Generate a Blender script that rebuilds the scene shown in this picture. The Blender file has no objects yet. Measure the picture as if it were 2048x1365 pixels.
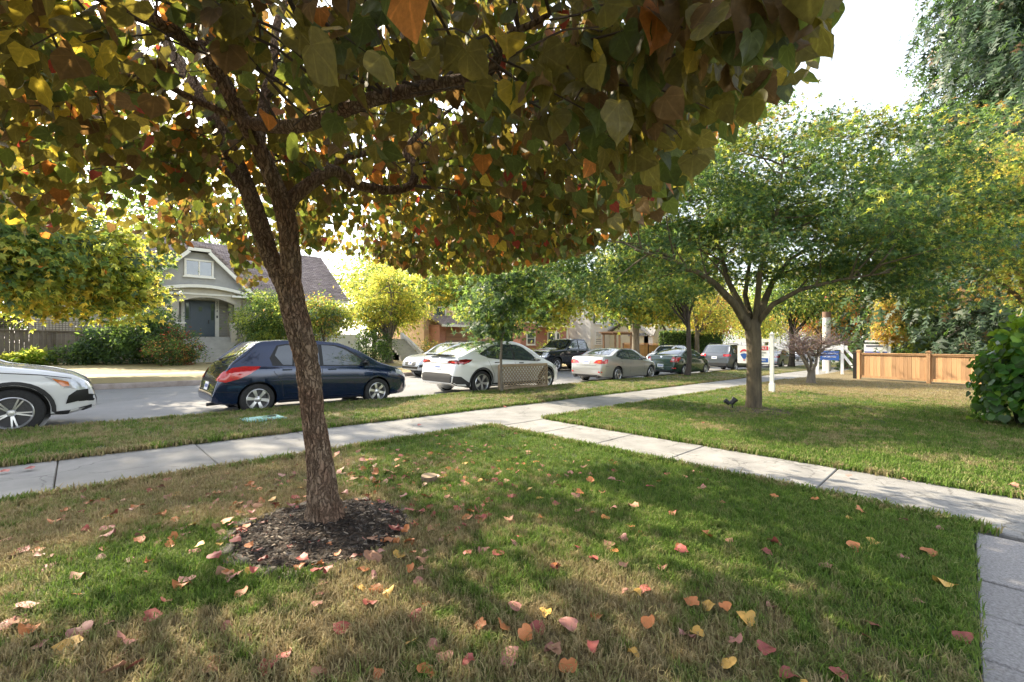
import bpy, bmesh, math, random
import numpy as np
from mathutils import Vector, Matrix, noise as mnoise
from mathutils.bvhtree import BVHTree
from mathutils.geometry import delaunay_2d_cdt
random.seed(7); rng = np.random.default_rng(7)
scene = bpy.context.scene
C = scene.collection
# world frame: X runs along the street, Y across it towards the houses opposite, ground falls 1.6 % along X
K = 0.016; CAM_Z = 1.34; PHI = 0.797; FPX = 890.0
CA, SA = math.cos(PHI), math.sin(PHI)
# ------------------------------------------------------------------ camera
cd = bpy.data.cameras.new('camera'); cam = bpy.data.objects.new('camera', cd); C.objects.link(cam)
cd.sensor_width = 36; cd.lens = FPX * 36 / 2048; cd.clip_start = 0.05; cd.clip_end = 2000
cam.location = (0, 0, CAM_Z); cam.rotation_euler = (math.radians(90), 0, PHI - math.pi / 2)
scene.camera = cam
# ------------------------------------------------------------------ sky and sun
SUN_EL = math.radians(37); SUN_AZ = (-0.16, 0.987)          # horizontal direction towards the sun
w = bpy.data.worlds.new('World'); scene.world = w; w.use_nodes = True
nt = w.node_tree; bg = nt.nodes['Background']
sky = nt.nodes.new('ShaderNodeTexSky'); sky.sky_type = 'NISHITA'; sky.sun_disc = False
sky.sun_elevation = SUN_EL; sky.sun_rotation = math.atan2(SUN_AZ[0], SUN_AZ[1])
sky.air_density = 1.0; sky.dust_density = 1.6; sky.ozone_density = 0.6
hs = nt.nodes.new('ShaderNodeHueSaturation'); hs.inputs['Saturation'].default_value = 0.4
nt.links.new(sky.outputs[0], hs.inputs['Color']); nt.links.new(hs.outputs[0], bg.inputs[0])
bg.inputs[1].default_value = 0.15
sl = bpy.data.lights.new('sun', 'SUN'); so = bpy.data.objects.new('sun', sl); C.objects.link(so)
sl.energy = 3.7; sl.angle = math.radians(0.6); sl.color = (1.0, 0.86, 0.64)
sd = Vector((SUN_AZ[0] * math.cos(SUN_EL), SUN_AZ[1] * math.cos(SUN_EL), math.sin(SUN_EL)))
so.rotation_euler = sd.to_track_quat('Z', 'Y').to_euler(); so.location = (0, 40, 40)
vs = scene.view_settings; vs.view_transform = 'Standard'; vs.look = 'None'; vs.exposure = 1.95; vs.gamma = 1
vs.use_curve_mapping = False
scene.cycles.max_bounces = 6; scene.cycles.transparent_max_bounces = 4; scene.cycles.diffuse_bounces = 3; scene.cycles.use_adaptive_sampling = True; scene.cycles.adaptive_threshold = 0.02
scene.cycles.transmission_bounces = 4; scene.cycles.glossy_bounces = 3
scene.cycles.sample_clamp_indirect = 6; scene.cycles.use_denoising = True

# ------------------------------------------------------------------ helpers
def gz(x): return -K * x
def at(px, py, t):
    "a point of the place seen at photograph pixel (px, py), t metres in front of the camera"
    a = (px - 1024) / FPX; c = -(py - 682.5) / FPX
    return Vector((t * (a * SA + CA), t * (-a * CA + SA), CAM_Z + t * c))
def gnd(px, py, dz=0.0):
    a = (px - 1024) / FPX; c = -(py - 682.5) / FPX; d0 = a * SA + CA; d1 = -a * CA + SA
    t = (CAM_Z - dz) / (-c - K * d0)
    return Vector((t * d0, t * d1, -K * t * d0 + dz))
def project(P):
    P = np.asarray(P, float); t = P[..., 0] * CA + P[..., 1] * SA; a = P[..., 0] * SA - P[..., 1] * CA
    ts = np.where(t > 0.05, t, 0.05)
    return 1024 + FPX * a / ts, 682.5 - FPX * (P[..., 2] - CAM_Z) / ts, t
def link(o, parent=None):
    C.objects.link(o)
    if parent is not None: o.parent = parent
    return o
def tag(o, label=None, cat=None, group=None, kind=None):
    if label: o['label'] = label
    if cat: o['category'] = cat
    if group: o['group'] = group
    if kind: o['kind'] = kind
    return o
def empty(name, loc, rz=0.0):
    o = bpy.data.objects.new(name, None); o.empty_display_size = 0.2
    o.location = loc; o.rotation_euler = (0, 0, rz); C.objects.link(o); return o
def sharpen(me, ang=35):
    bm = bmesh.new(); bm.from_mesh(me); a = math.radians(ang)
    for f in bm.faces: f.smooth = True
    for e in bm.edges:
        if len(e.link_faces) == 2:
            try: e.smooth = e.calc_face_angle() < a
            except ValueError: pass
    bm.to_mesh(me); bm.free()
class MB:
    "collects shapes; build() makes ONE mesh object of them"
    def __init__(s): s.v = []; s.f = []; s.m = []; s.cm = 0
    def add(s, vs, fs):
        n = len(s.v); s.v += [tuple(p) for p in vs]
        s.f += [tuple(i + n for i in f) for f in fs]; s.m += [s.cm] * len(fs); return s
    def box(s, c, d, rot=None, taper=1.0):
        x, y, z = d[0] / 2, d[1] / 2, d[2] / 2
        vs = [Vector((sx * x * (taper if sz > 0 else 1), sy * y * (taper if sz > 0 else 1), sz * z)) for sz in (-1, 1) for sy in (-1, 1) for sx in (-1, 1)]
        if rot is not None: vs = [rot @ p for p in vs]
        c = Vector(c)
        return s.add([p + c for p in vs], [(0, 2, 3, 1), (4, 5, 7, 6), (0, 1, 5, 4), (2, 6, 7, 3), (0, 4, 6, 2), (1, 3, 7, 5)])
    def bar(s, a, b, w, h=None, up=(0, 0, 1)):
        a = Vector(a); b = Vector(b); d = b - a; L = d.length
        if L < 1e-6: return s
        y = d / L; x = y.cross(Vector(up))
        if x.length < 1e-4: x = y.cross(Vector((1, 0, 0)))
        x.normalize(); z = x.cross(y)
        return s.box((a + b) / 2, (w, L, h or w), Matrix((x, y, z)).transposed())
    def tube(s, pts, rad, n=8, cap=True):
        pts = [Vector(p) for p in pts]; m = len(pts)
        if not hasattr(rad, '__len__'): rad = [rad] * m
        vs = []; ref = None
        for i, p in enumerate(pts):
            d = (pts[min(i + 1, m - 1)] - pts[max(i - 1, 0)]).normalized()
            if ref is None: ref = d.cross(Vector((0.31, 0.9, 0.2))).normalized()
            ref = (ref - d * ref.dot(d)).normalized(); o = d.cross(ref)
            for k in range(n):
                a = 2 * math.pi * k / n; vs.append(p + (ref * math.cos(a) + o * math.sin(a)) * rad[i])
        fs = [(i * n + k, i * n + (k + 1) % n, (i + 1) * n + (k + 1) % n, (i + 1) * n + k) for i in range(m - 1) for k in range(n)]
        if cap: fs += [tuple(range(n - 1, -1, -1)), tuple((m - 1) * n + k for k in range(n))]
        return s.add(vs, fs)
    def lathe(s, prof, c=(0, 0, 0), n=24, axis='Z'):
        vs = []
        for r, h in prof:
            for k in range(n):
                a = 2 * math.pi * k / n; p = (r * math.cos(a), r * math.sin(a), h)
                if axis == 'Y': p = (p[0], p[2], p[1])
                vs.append(Vector(p) + Vector(c))
        m = len(prof)
        fs = [(i * n + k, i * n + (k + 1) % n, (i + 1) * n + (k + 1) % n, (i + 1) * n + k) for i in range(m - 1) for k in range(n)]
        return s.add(vs, fs)
    def prism(s, poly, o, ax, ay, depth):
        "polygon in the plane (ax, ay) at o, extruded along depth"
        o = Vector(o); ax = Vector(ax); ay = Vector(ay); dp = Vector(depth); n = len(poly)
        a = [o + ax * p[0] + ay * p[1] for p in poly]
        return s.add(a + [p + dp for p in a], [tuple(range(n - 1, -1, -1)), tuple(range(n, 2 * n))] + [(i, (i + 1) % n, n + (i + 1) % n, n + i) for i in range(n)])
    def quad(s, a, b, c, d): return s.add([a, b, c, d], [(0, 1, 2, 3)])
    def mesh(s, name, mats, smooth=None):
        me = bpy.data.meshes.new(name); me.from_pydata(s.v, [], s.f)
        for m in (mats if isinstance(mats, (list, tuple)) else [mats]): me.materials.append(m)
        if any(s.m): me.polygons.foreach_set('material_index', s.m)
        bm = bmesh.new(); bm.from_mesh(me); bmesh.ops.recalc_face_normals(bm, faces=bm.faces); bm.to_mesh(me); bm.free()
        if smooth: sharpen(me, smooth)
        me.update(); return me
    def build(s, name, mats, parent=None, smooth=None):
        return link(bpy.data.objects.new(name, s.mesh(name, mats, smooth)), parent)

# ------------------------------------------------------------------ materials
_M = {}
def mat(name, col, rough=0.6, col2=None, scale=8.0, bump=0.0, bscale=None, metal=0.0, coat=0.0, stretch=None, spec=0.5, detail=6.0, contrast=(0.3, 0.7), rand=0.0, coords='Object', emit=None, subs=0.0):
    if name in _M: return _M[name]
    m = bpy.data.materials.new(name); m.use_nodes = True; nt = m.node_tree; b = nt.nodes['Principled BSDF']
    b.inputs['Roughness'].default_value = rough; b.inputs['Metallic'].default_value = metal
    b.inputs['Specular IOR Level'].default_value = spec
    if coat: b.inputs['Coat Weight'].default_value = coat; b.inputs['Coat Roughness'].default_value = 0.04
    b.inputs['Base Color'].default_value = (*col, 1)
    if emit: b.inputs['Emission Color'].default_value = (*emit[0], 1); b.inputs['Emission Strength'].default_value = emit[1]
    vec = None
    if col2 or bump or rand:
        if coords == 'World': vec = nt.nodes.new('ShaderNodeNewGeometry').outputs['Position']
        else: vec = nt.nodes.new('ShaderNodeTexCoord').outputs[coords]
        if stretch:
            mp = nt.nodes.new('ShaderNodeMapping'); mp.inputs['Scale'].default_value = stretch
            nt.links.new(vec, mp.inputs['Vector']); vec = mp.outputs[0]
    out = None
    if col2:
        n = nt.nodes.new('ShaderNodeTexNoise'); n.inputs['Scale'].default_value = scale; n.inputs['Detail'].default_value = detail
        n.inputs['Roughness'].default_value = 0.62
        nt.links.new(vec, n.inputs['Vector'])
        r = nt.nodes.new('ShaderNodeValToRGB'); r.color_ramp.elements[0].position = contrast[0]; r.color_ramp.elements[1].position = contrast[1]
        r.color_ramp.elements[0].color = (*col, 1); r.color_ramp.elements[1].color = (*col2, 1)
        nt.links.new(n.outputs['Fac'], r.inputs[0]); out = r.outputs[0]
    if rand:
        oi = nt.nodes.new('ShaderNodeObjectInfo'); h = nt.nodes.new('ShaderNodeHueSaturation')
        mr = nt.nodes.new('ShaderNodeMapRange'); mr.inputs['To Min'].default_value = 1 - rand; mr.inputs['To Max'].default_value = 1 + rand
        nt.links.new(oi.outputs['Random'], mr.inputs[0]); nt.links.new(mr.outputs[0], h.inputs['Value'])
        if out: nt.links.new(out, h.inputs['Color'])
        else: h.inputs['Color'].default_value = (*col, 1)
        out = h.outputs[0]
    if out: nt.links.new(out, b.inputs['Base Color'])
    if bump:
        n = nt.nodes.new('ShaderNodeTexNoise'); n.inputs['Scale'].default_value = bscale or scale * 3; n.inputs['Detail'].default_value = 5
        nt.links.new(vec, n.inputs['Vector'])
        bp = nt.nodes.new('ShaderNodeBump'); bp.inputs['Strength'].default_value = bump; bp.inputs['Distance'].default_value = 0.02
        nt.links.new(n.outputs['Fac'], bp.inputs['Height']); nt.links.new(bp.outputs[0], b.inputs['Normal'])
    _M[name] = m; return m
def leafmat(name, col, tcol, trans=0.45, rough=0.5, veins=0.0, var=0.35):
    "leaf: a diffuse-glossy face mixed with light coming through it"
    if name in _M: return _M[name]
    m = bpy.data.materials.new(name); m.use_nodes = True; nt = m.node_tree; b = nt.nodes['Principled BSDF']
    b.inputs['Roughness'].default_value = rough; b.inputs['Specular IOR Level'].default_value = 0.35
    tr = nt.nodes.new('ShaderNodeBsdfTranslucent'); mx = nt.nodes.new('ShaderNodeMixShader'); mx.inputs[0].default_value = trans
    geo = nt.nodes.new('ShaderNodeNewGeometry')
    n = nt.nodes.new('ShaderNodeTexNoise'); n.inputs['Scale'].default_value = 3.1; n.inputs['Detail'].default_value = 4
    nt.links.new(geo.outputs['Position'], n.inputs['Vector'])
    mr = nt.nodes.new('ShaderNodeMapRange'); mr.inputs['From Min'].default_value = 0.3; mr.inputs['From Max'].default_value = 0.7
    mr.inputs['To Min'].default_value = 1 - var; mr.inputs['To Max'].default_value = 1 + var
    nt.links.new(n.outputs['Fac'], mr.inputs[0]); val = mr.outputs[0]
    ri = nt.nodes.new('ShaderNodeMapRange'); ri.inputs['To Min'].default_value = 0.75; ri.inputs['To Max'].default_value = 1.25
    nt.links.new(geo.outputs['Random Per Island'], ri.inputs[0])
    mu = nt.nodes.new('ShaderNodeMath'); mu.operation = 'MULTIPLY'; nt.links.new(val, mu.inputs[0]); nt.links.new(ri.outputs[0], mu.inputs[1]); val = mu.outputs[0]
    if veins:
        uv = nt.nodes.new('ShaderNodeUVMap'); sx = nt.nodes.new('ShaderNodeSeparateXYZ'); nt.links.new(uv.outputs[0], sx.inputs[0])
        ang = nt.nodes.new('ShaderNodeMath'); ang.operation = 'ARCTAN2'; nt.links.new(sx.outputs[0], ang.inputs[0]); nt.links.new(sx.outputs[1], ang.inputs[1])
        k = nt.nodes.new('ShaderNodeMath'); k.operation = 'MULTIPLY'; k.inputs[1].default_value = 7.0; nt.links.new(ang.outputs[0], k.inputs[0])
        c = nt.nodes.new('ShaderNodeMath'); c.operation = 'COSINE'; nt.links.new(k.outputs[0], c.inputs[0])
        p = nt.nodes.new('ShaderNodeMapRange'); p.inputs['From Min'].default_value = 0.86; p.inputs['From Max'].default_value = 1.0
        p.inputs['To Min'].default_value = 1.0; p.inputs['To Max'].default_value = 1 + veins; nt.links.new(c.outputs[0], p.inputs[0])
        n2 = nt.nodes.new('ShaderNodeTexNoise'); n2.inputs['Scale'].default_value = 75; n2.inputs['Detail'].default_value = 6; n2.inputs['Roughness'].default_value = .7; nt.links.new(geo.outputs['Position'], n2.inputs['Vector'])
        q = nt.nodes.new('ShaderNodeMapRange'); q.inputs['To Min'].default_value = 0.45; q.inputs['To Max'].default_value = 1.55; nt.links.new(n2.outputs['Fac'], q.inputs[0])
        m2 = nt.nodes.new('ShaderNodeMath'); m2.operation = 'MULTIPLY'; nt.links.new(p.outputs[0], m2.inputs[0]); nt.links.new(q.outputs[0], m2.inputs[1])
        m3 = nt.nodes.new('ShaderNodeMath'); m3.operation = 'MULTIPLY'; nt.links.new(m2.outputs[0], m3.inputs[0]); nt.links.new(val, m3.inputs[1]); val = m3.outputs[0]
    for cc, sock in ((col, b.inputs['Base Color']), (tcol, tr.inputs['Color'])):
        h = nt.nodes.new('ShaderNodeHueSaturation'); h.inputs['Color'].default_value = (*cc, 1)
        nt.links.new(val, h.inputs['Value']); nt.links.new(h.outputs[0], sock)
    nt.links.new(b.outputs[0], mx.inputs[1]); nt.links.new(tr.outputs[0], mx.inputs[2])
    nt.links.new(mx.outputs[0], nt.nodes['Material Output'].inputs['Surface'])
    _M[name] = m; return m
def grassmat(name, blade, dry_bias=0.0, green=((0.045, 0.095, 0.018), (0.10, 0.16, 0.03)), tan=((0.22, 0.17, 0.09), (0.36, 0.30, 0.17)), layout=True):
    "turf that dries out in patches; the same patches on the soil and on the blades"
    m = bpy.data.materials.new(name); m.use_nodes = True; nt = m.node_tree; b = nt.nodes['Principled BSDF']; L = nt.links.new
    b.inputs['Roughness'].default_value = 0.75; b.inputs['Specular IOR Level'].default_value = 0.25
    geo = nt.nodes.new('ShaderNodeNewGeometry'); pos = geo.outputs['Position']
    def noi(sc, det=5):
        n = nt.nodes.new('ShaderNodeTexNoise'); n.inputs['Scale'].default_value = sc; n.inputs['Detail'].default_value = det; n.inputs['Roughness'].default_value = 0.6; L(pos, n.inputs['Vector']); return n.outputs['Fac']
    def mth(op, a, c):
        n = nt.nodes.new('ShaderNodeMath'); n.operation = op
        for i, q in enumerate((a, c)):
            if isinstance(q, (int, float)): n.inputs[i].default_value = q
            else: L(q, n.inputs[i])
        return n.outputs[0]
    d = mth('ADD', mth('MULTIPLY', noi(1.1, 6), 1.5), dry_bias - 0.75)
    d = mth('ADD', d, mth('MULTIPLY', mth('SUBTRACT', noi(7.0, 4), 0.5), 1.5))
    if layout:
        sx = nt.nodes.new('ShaderNodeSeparateXYZ'); L(pos, sx.inputs[0])
        g = nt.nodes.new('ShaderNodeMapRange'); g.interpolation_type = 'SMOOTHSTEP'; L(sx.outputs[0], g.inputs[0])
        g.inputs['From Min'].default_value = 1.5; g.inputs['From Max'].default_value = 3.7; g.inputs['To Min'].default_value = 0.26; g.inputs['To Max'].default_value = -0.40
        d = mth('ADD', d, g.outputs[0])
        for (bx, by, br, amt) in ((0.35, 3.35, 0.55, -0.75), (0.75, 3.0, 0.5, -0.7), (2.1, 4.2, 0.5, -0.35), (1.7, 1.9, 0.5, -0.3)):   # greener patches of the lawn
            vd = nt.nodes.new('ShaderNodeVectorMath'); vd.operation = 'DISTANCE'; L(pos, vd.inputs[0]); vd.inputs[1].default_value = (bx, by, 0)
            gb = nt.nodes.new('ShaderNodeMapRange'); gb.interpolation_type = 'SMOOTHSTEP'; L(vd.outputs['Value'], gb.inputs[0]); gb.inputs['From Min'].default_value = br * 1.5; gb.inputs['From Max'].default_value = br * .4; gb.inputs['To Min'].default_value = 0; gb.inputs['To Max'].default_value = amt
            d = mth('ADD', d, gb.outputs[0])
        g2 = nt.nodes.new('ShaderNodeMapRange'); g2.interpolation_type = 'SMOOTHSTEP'; L(sx.outputs[0], g2.inputs[0])
        g3 = nt.nodes.new('ShaderNodeMapRange'); g3.interpolation_type = 'SMOOTHSTEP'; L(sx.outputs[0], g3.inputs[0]); g3.inputs['From Min'].default_value = 5.5; g3.inputs['From Max'].default_value = 7.5; g3.inputs['To Max'].default_value = 0.26
        d = mth('ADD', d, g3.outputs[0])
        g2.inputs['From Min'].default_value = 13; g2.inputs['From Max'].default_value = 21; g2.inputs['To Min'].default_value = 0.0; g2.inputs['To Max'].default_value = 0.75
        d = mth('ADD', d, g2.outputs[0])
    cl = nt.nodes.new('ShaderNodeMapRange'); cl.interpolation_type = 'SMOOTHSTEP'; L(d, cl.inputs[0])
    cl.inputs['From Min'].default_value = -0.28; cl.inputs['From Max'].default_value = 0.34; fac = cl.outputs[0]
    rnd = geo.outputs['Random Per Island'] if blade else noi(95, 3)
    oi = nt.nodes.new('ShaderNodeObjectInfo')
    if blade: rnd = mth('FRACT', mth('ADD', rnd, oi.outputs['Random']), 0)
    def mix(f, c1, c2):
        n = nt.nodes.new('ShaderNodeMix'); n.data_type = 'RGBA'; L(f, n.inputs[0])
        for s, c in ((n.inputs[6], c1), (n.inputs[7], c2)):
            if isinstance(c, tuple): s.default_value = (*c, 1)
            else: L(c, s)
        return n.outputs[2]
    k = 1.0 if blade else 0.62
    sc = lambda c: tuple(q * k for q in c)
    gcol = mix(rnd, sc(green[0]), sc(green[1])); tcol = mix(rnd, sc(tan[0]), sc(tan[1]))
    if blade:
        fac2 = mth('ADD', fac, mth('MULTIPLY', mth('SUBTRACT', oi.outputs['Random'], 0.5), 0.75))
        fc = nt.nodes.new('ShaderNodeClamp'); L(fac2, fc.inputs[0]); fac = fc.outputs[0]
    col = mix(fac, gcol, tcol); L(col, b.inputs['Base Color'])
    if blade:
        tr = nt.nodes.new('ShaderNodeBsdfTranslucent'); L(col, tr.inputs[0]); mx = nt.nodes.new('ShaderNodeMixShader'); mx.inputs[0].default_value = 0.4
        L(b.outputs[0], mx.inputs[1]); L(tr.outputs[0], mx.inputs[2]); L(mx.outputs[0], nt.nodes['Material Output'].inputs['Surface'])
    else:
        bp = nt.nodes.new('ShaderNodeBump'); bp.inputs['Strength'].default_value = 0.9; bp.inputs['Distance'].default_value = 0.03
        L(noi(60, 4), bp.inputs['Height']); L(bp.outputs[0], b.inputs['Normal'])
    return m
# ================================================================== the setting
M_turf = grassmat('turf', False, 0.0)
M_turf_b = grassmat('boulevard_turf', False, 0.0, layout=False)
M_blade = grassmat('grass_blade', True, 0.0, green=((0.065, 0.135, 0.018), (0.175, 0.275, 0.046)), tan=((0.26, 0.20, 0.10), (0.46, 0.38, 0.22)))
M_blade_b = grassmat('boulevard_blade', True, 0.0, green=((0.065, 0.135, 0.018), (0.175, 0.275, 0.046)), tan=((0.26, 0.20, 0.10), (0.46, 0.38, 0.22)), layout=False)
M_dry = grassmat('dry_turf', False, 0.55, green=((0.12, 0.15, 0.04), (0.2, 0.22, 0.07)), tan=((0.42, 0.34, 0.16), (0.60, 0.50, 0.27)), layout=False)
M_conc = mat('concrete', (0.145, 0.145, 0.143), 0.85, (0.26, 0.257, 0.25), 1.6, 0.25, 180, rand=0.07, coords='World', detail=9, contrast=(0.3, 0.72))
M_road = mat('road_surface', (0.145, 0.146, 0.148), 0.85, (0.225, 0.225, 0.224), 0.6, 0.3, 150, coords='World', detail=10)
M_kerb = mat('kerb_concrete', (0.20, 0.16, 0.13), 0.9, (0.36, 0.31, 0.27), 3, 0.3, 60, coords='World')
M_soil = mat('bare_soil', (0.05, 0.038, 0.028), 0.95, (0.10, 0.075, 0.055), 6, 0.6, 70, coords='World')
M_ground = mat('far_ground', (0.09, 0.11, 0.04), 0.95, (0.22, 0.20, 0.10), 0.4, 0.2, 20, coords='World')

def strip(name, x0, x1, prof, m, nx=60, rough=0.0, kind='structure', xs=None):
    "a strip along the street: prof = [(y, height above the falling plane)]"
    xs = np.linspace(x0, x1, nx) if xs is None else xs; vs = []; fs = []; n = len(prof)
    for x in xs:
        for y, z in prof:
            dz = rough * (mnoise.noise(Vector((x * 0.7, y * 0.7, 0))) + 0.5 * mnoise.noise(Vector((x * 2.3, y * 2.3, 5)))) if rough else 0
            vs.append((x, y, gz(x) + z + dz))
    for i in range(len(xs) - 1):
        for j in range(n - 1): fs.append((i * n + j, (i + 1) * n + j, (i + 1) * n + j + 1, i * n + j + 1))
    b = MB(); b.add(vs, fs); o = b.build(name, m, smooth=60); tag(o, kind=kind); return o
strip('ground', -150, 420, [(-150, -0.16), (9.7, -0.16), (19, -0.16), (30, -0.14), (300, 0.0)], M_ground, 40)
def lerp(a, b, n): return [a + (b - a) * i / (n - 1) for i in range(n)]
# front lawn in three pieces around the walkway (X 4.85-6.1) so that the slabs lie in it
LAWN_Z = 0.02
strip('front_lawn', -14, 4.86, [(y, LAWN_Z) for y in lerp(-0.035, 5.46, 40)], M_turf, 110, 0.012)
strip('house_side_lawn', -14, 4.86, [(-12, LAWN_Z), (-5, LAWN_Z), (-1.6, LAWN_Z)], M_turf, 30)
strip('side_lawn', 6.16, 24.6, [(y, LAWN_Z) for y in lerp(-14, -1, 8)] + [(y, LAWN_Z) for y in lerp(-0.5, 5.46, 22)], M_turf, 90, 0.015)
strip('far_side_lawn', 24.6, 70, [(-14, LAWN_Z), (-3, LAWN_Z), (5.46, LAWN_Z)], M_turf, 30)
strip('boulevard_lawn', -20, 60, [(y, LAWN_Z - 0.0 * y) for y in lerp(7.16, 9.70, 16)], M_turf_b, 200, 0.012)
strip('road', -80, 260, [(9.80, -0.118), (12, -0.10), (14.0, -0.085), (16, -0.10), (18.26, -0.118)], M_road, 60)
strip('gutter_strip', -80, 260, [(9.79, -0.1135), (10.25, -0.1085)], mat('gutter_concrete', (0.22, 0.215, 0.2), 0.85, (0.32, 0.31, 0.29), 2, 0.2, 90, coords='World'), 60)
strip('near_kerb', -80, 200, [(9.70, -0.14), (9.70, 0.005), (9.76, 0.008), (9.785, -0.004), (9.80, -0.13)], M_kerb, 60)
strip('far_kerb', -80, 200, [(18.25, -0.13), (18.262, 0.035), (18.29, 0.05), (18.42, 0.052)], M_kerb, 60)
strip('opposite_boulevard', -60, 140, [(18.42, 0.05), (19.5, 0.09), (20.7, 0.09), (21.9, 0.06)], M_dry, 100, 0.015)
strip('opposite_sidewalk', -60, 140, [(21.9, 0.02), (21.9, 0.065), (23.45, 0.07), (23.45, 0.02)], M_conc, 60)
strip('opposite_lawn', -40, 120, [(23.45, 0.075), (25.5, 0.16), (27.5, 0.24), (30, 0.3), (60, 0.4)], M_dry, 100, 0.02)
# sidewalk: concrete slabs, each a piece of the sidewalk
def slab_mesh(name, lx, ly, th=0.12, bev=0.008):
    b = MB(); x, y = lx / 2, ly / 2
    vs = []
    for (ex, ez) in ((0, -th), (0, -bev), (bev, 0)):
        for sx, sy in ((-1, -1), (1, -1), (1, 1), (-1, 1)):
            px, py = sx * (x - ex), sy * (y - ex); vs.append((px, py, ez - K * px))
    b.add(vs, [(0, 1, 5, 4), (1, 2, 6, 5), (2, 3, 7, 6), (3, 0, 4, 7), (4, 5, 9, 8), (5, 6, 10, 9), (6, 7, 11, 10), (7, 4, 8, 11), (8, 9, 10, 11)])
    return b.mesh(name, M_conc)
JX = 1.268; J0 = gnd(449, 939).x
strip('sidewalk', -40, 110, [(5.475, -0.03), (7.145, -0.03)], M_soil, 40)
sw = bpy.data.objects['sidewalk']
sm = slab_mesh('concrete_slab', JX - 0.010, 1.668)
for i in range(-12, 46):
    xc = J0 + JX * (i + 0.5); o = link(bpy.data.objects.new('concrete_slab', sm), sw)
    o.location = (xc, 6.31, gz(xc) + random.uniform(-0.004, 0.002)); o.rotation_euler = (random.uniform(-.003, .003), 0, 0)
xf = J0 + JX * 46
strip('far_sidewalk', xf, 110, [(5.475, 0.0), (7.145, 0.0)], M_conc, 30)
# walkway from the sidewalk to the house behind the camera
wb = MB(); wy0, wy1 = -2.2, 5.46
wb.add([(4.86, wy0, gz(4.86) - 0.03), (6.16, wy0, gz(6.16) - 0.03), (6.16, wy1, gz(6.16) - 0.03), (4.86, wy1, gz(4.86) - 0.03)], [(0, 1, 2, 3)])
wk = tag(wb.build('walkway', M_soil), kind='structure')
M_walk = mat('walkway_concrete', (0.16, 0.158, 0.155), 0.85, (0.285, 0.28, 0.27), 3.0, 0.35, 120, coords='World', detail=10, contrast=(0.28, 0.7), rand=0.05)
def add_cracks(m, scale=1.3, width=0.012, dark=0.35):
    nt = m.node_tree; b = nt.nodes['Principled BSDF']; src = b.inputs['Base Color'].links[0].from_socket
    geo = nt.nodes.new('ShaderNodeNewGeometry'); n = nt.nodes.new('ShaderNodeTexNoise'); n.inputs['Scale'].default_value = 2.5; n.inputs['Detail'].default_value = 6
    nt.links.new(geo.outputs['Position'], n.inputs['Vector'])
    mx = nt.nodes.new('ShaderNodeMix'); mx.data_type = 'VECTOR'; mx.inputs[0].default_value = 0.35
    nt.links.new(geo.outputs['Position'], mx.inputs[4]); nt.links.new(n.outputs['Color'], mx.inputs[5])
    v = nt.nodes.new('ShaderNodeTexVoronoi'); v.feature = 'DISTANCE_TO_EDGE'; v.inputs['Scale'].default_value = scale; nt.links.new(mx.outputs[1], v.inputs['Vector'])
    mr = nt.nodes.new('ShaderNodeMapRange'); mr.inputs['From Min'].default_value = 0.0; mr.inputs['From Max'].default_value = width
    mr.inputs['To Min'].default_value = dark; mr.inputs['To Max'].default_value = 1.0; nt.links.new(v.outputs['Distance'], mr.inputs[0])
    n2 = nt.nodes.new('ShaderNodeTexNoise'); n2.inputs['Scale'].default_value = 1.7; nt.links.new(geo.outputs['Position'], n2.inputs['Vector'])
    th = nt.nodes.new('ShaderNodeMapRange'); th.inputs['From Min'].default_value = 0.44; th.inputs['From Max'].default_value = 0.56; nt.links.new(n2.outputs['Fac'], th.inputs[0])
    mxm = nt.nodes.new('ShaderNodeMath'); mxm.operation = 'MAXIMUM'; nt.links.new(mr.outputs[0], mxm.inputs[0]); nt.links.new(th.outputs[0], mxm.inputs[1])
    h = nt.nodes.new('ShaderNodeHueSaturation'); nt.links.new(src, h.inputs['Color']); nt.links.new(mxm.outputs[0], h.inputs['Value']); nt.links.new(h.outputs[0], b.inputs['Base Color'])
add_cracks(M_walk, 2.4, 0.02, 0.5); add_cracks(M_walk, 5.5, 0.03, 0.72); add_cracks(M_conc, 0.7, 0.006, 0.55); add_cracks(M_road, 0.35, 0.006, 0.6)
ys = [-2.2, -0.62, 1.02, 2.52, 3.6, 4.62, 5.455]; ws = [gnd(1632, 990).y]
for a, b2 in zip(ys[:-1], ys[1:]):
    b = MB(); x0, x1 = 4.865, 6.15; g = 0.006; z0 = -0.12
    vs = []
    for e, z in ((0, z0), (0, -0.006), (0.007, 0.002)):
        for (x, y) in ((x0 + e, a + g + e), (x1 - e, a + g + e), (x1 - e, b2 - g - e), (x0 + e, b2 - g - e)): vs.append((x, y, gz(x) + z))
    b.add(vs, [(0, 1, 5, 4), (1, 2, 6, 5), (2, 3, 7, 6), (3, 0, 4, 7), (4, 5, 9, 8), (5, 6, 10, 9), (6, 7, 11, 10), (7, 4, 8, 11), (8, 9, 10, 11)])
    b.build('concrete_slab', M_walk, wk)
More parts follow.
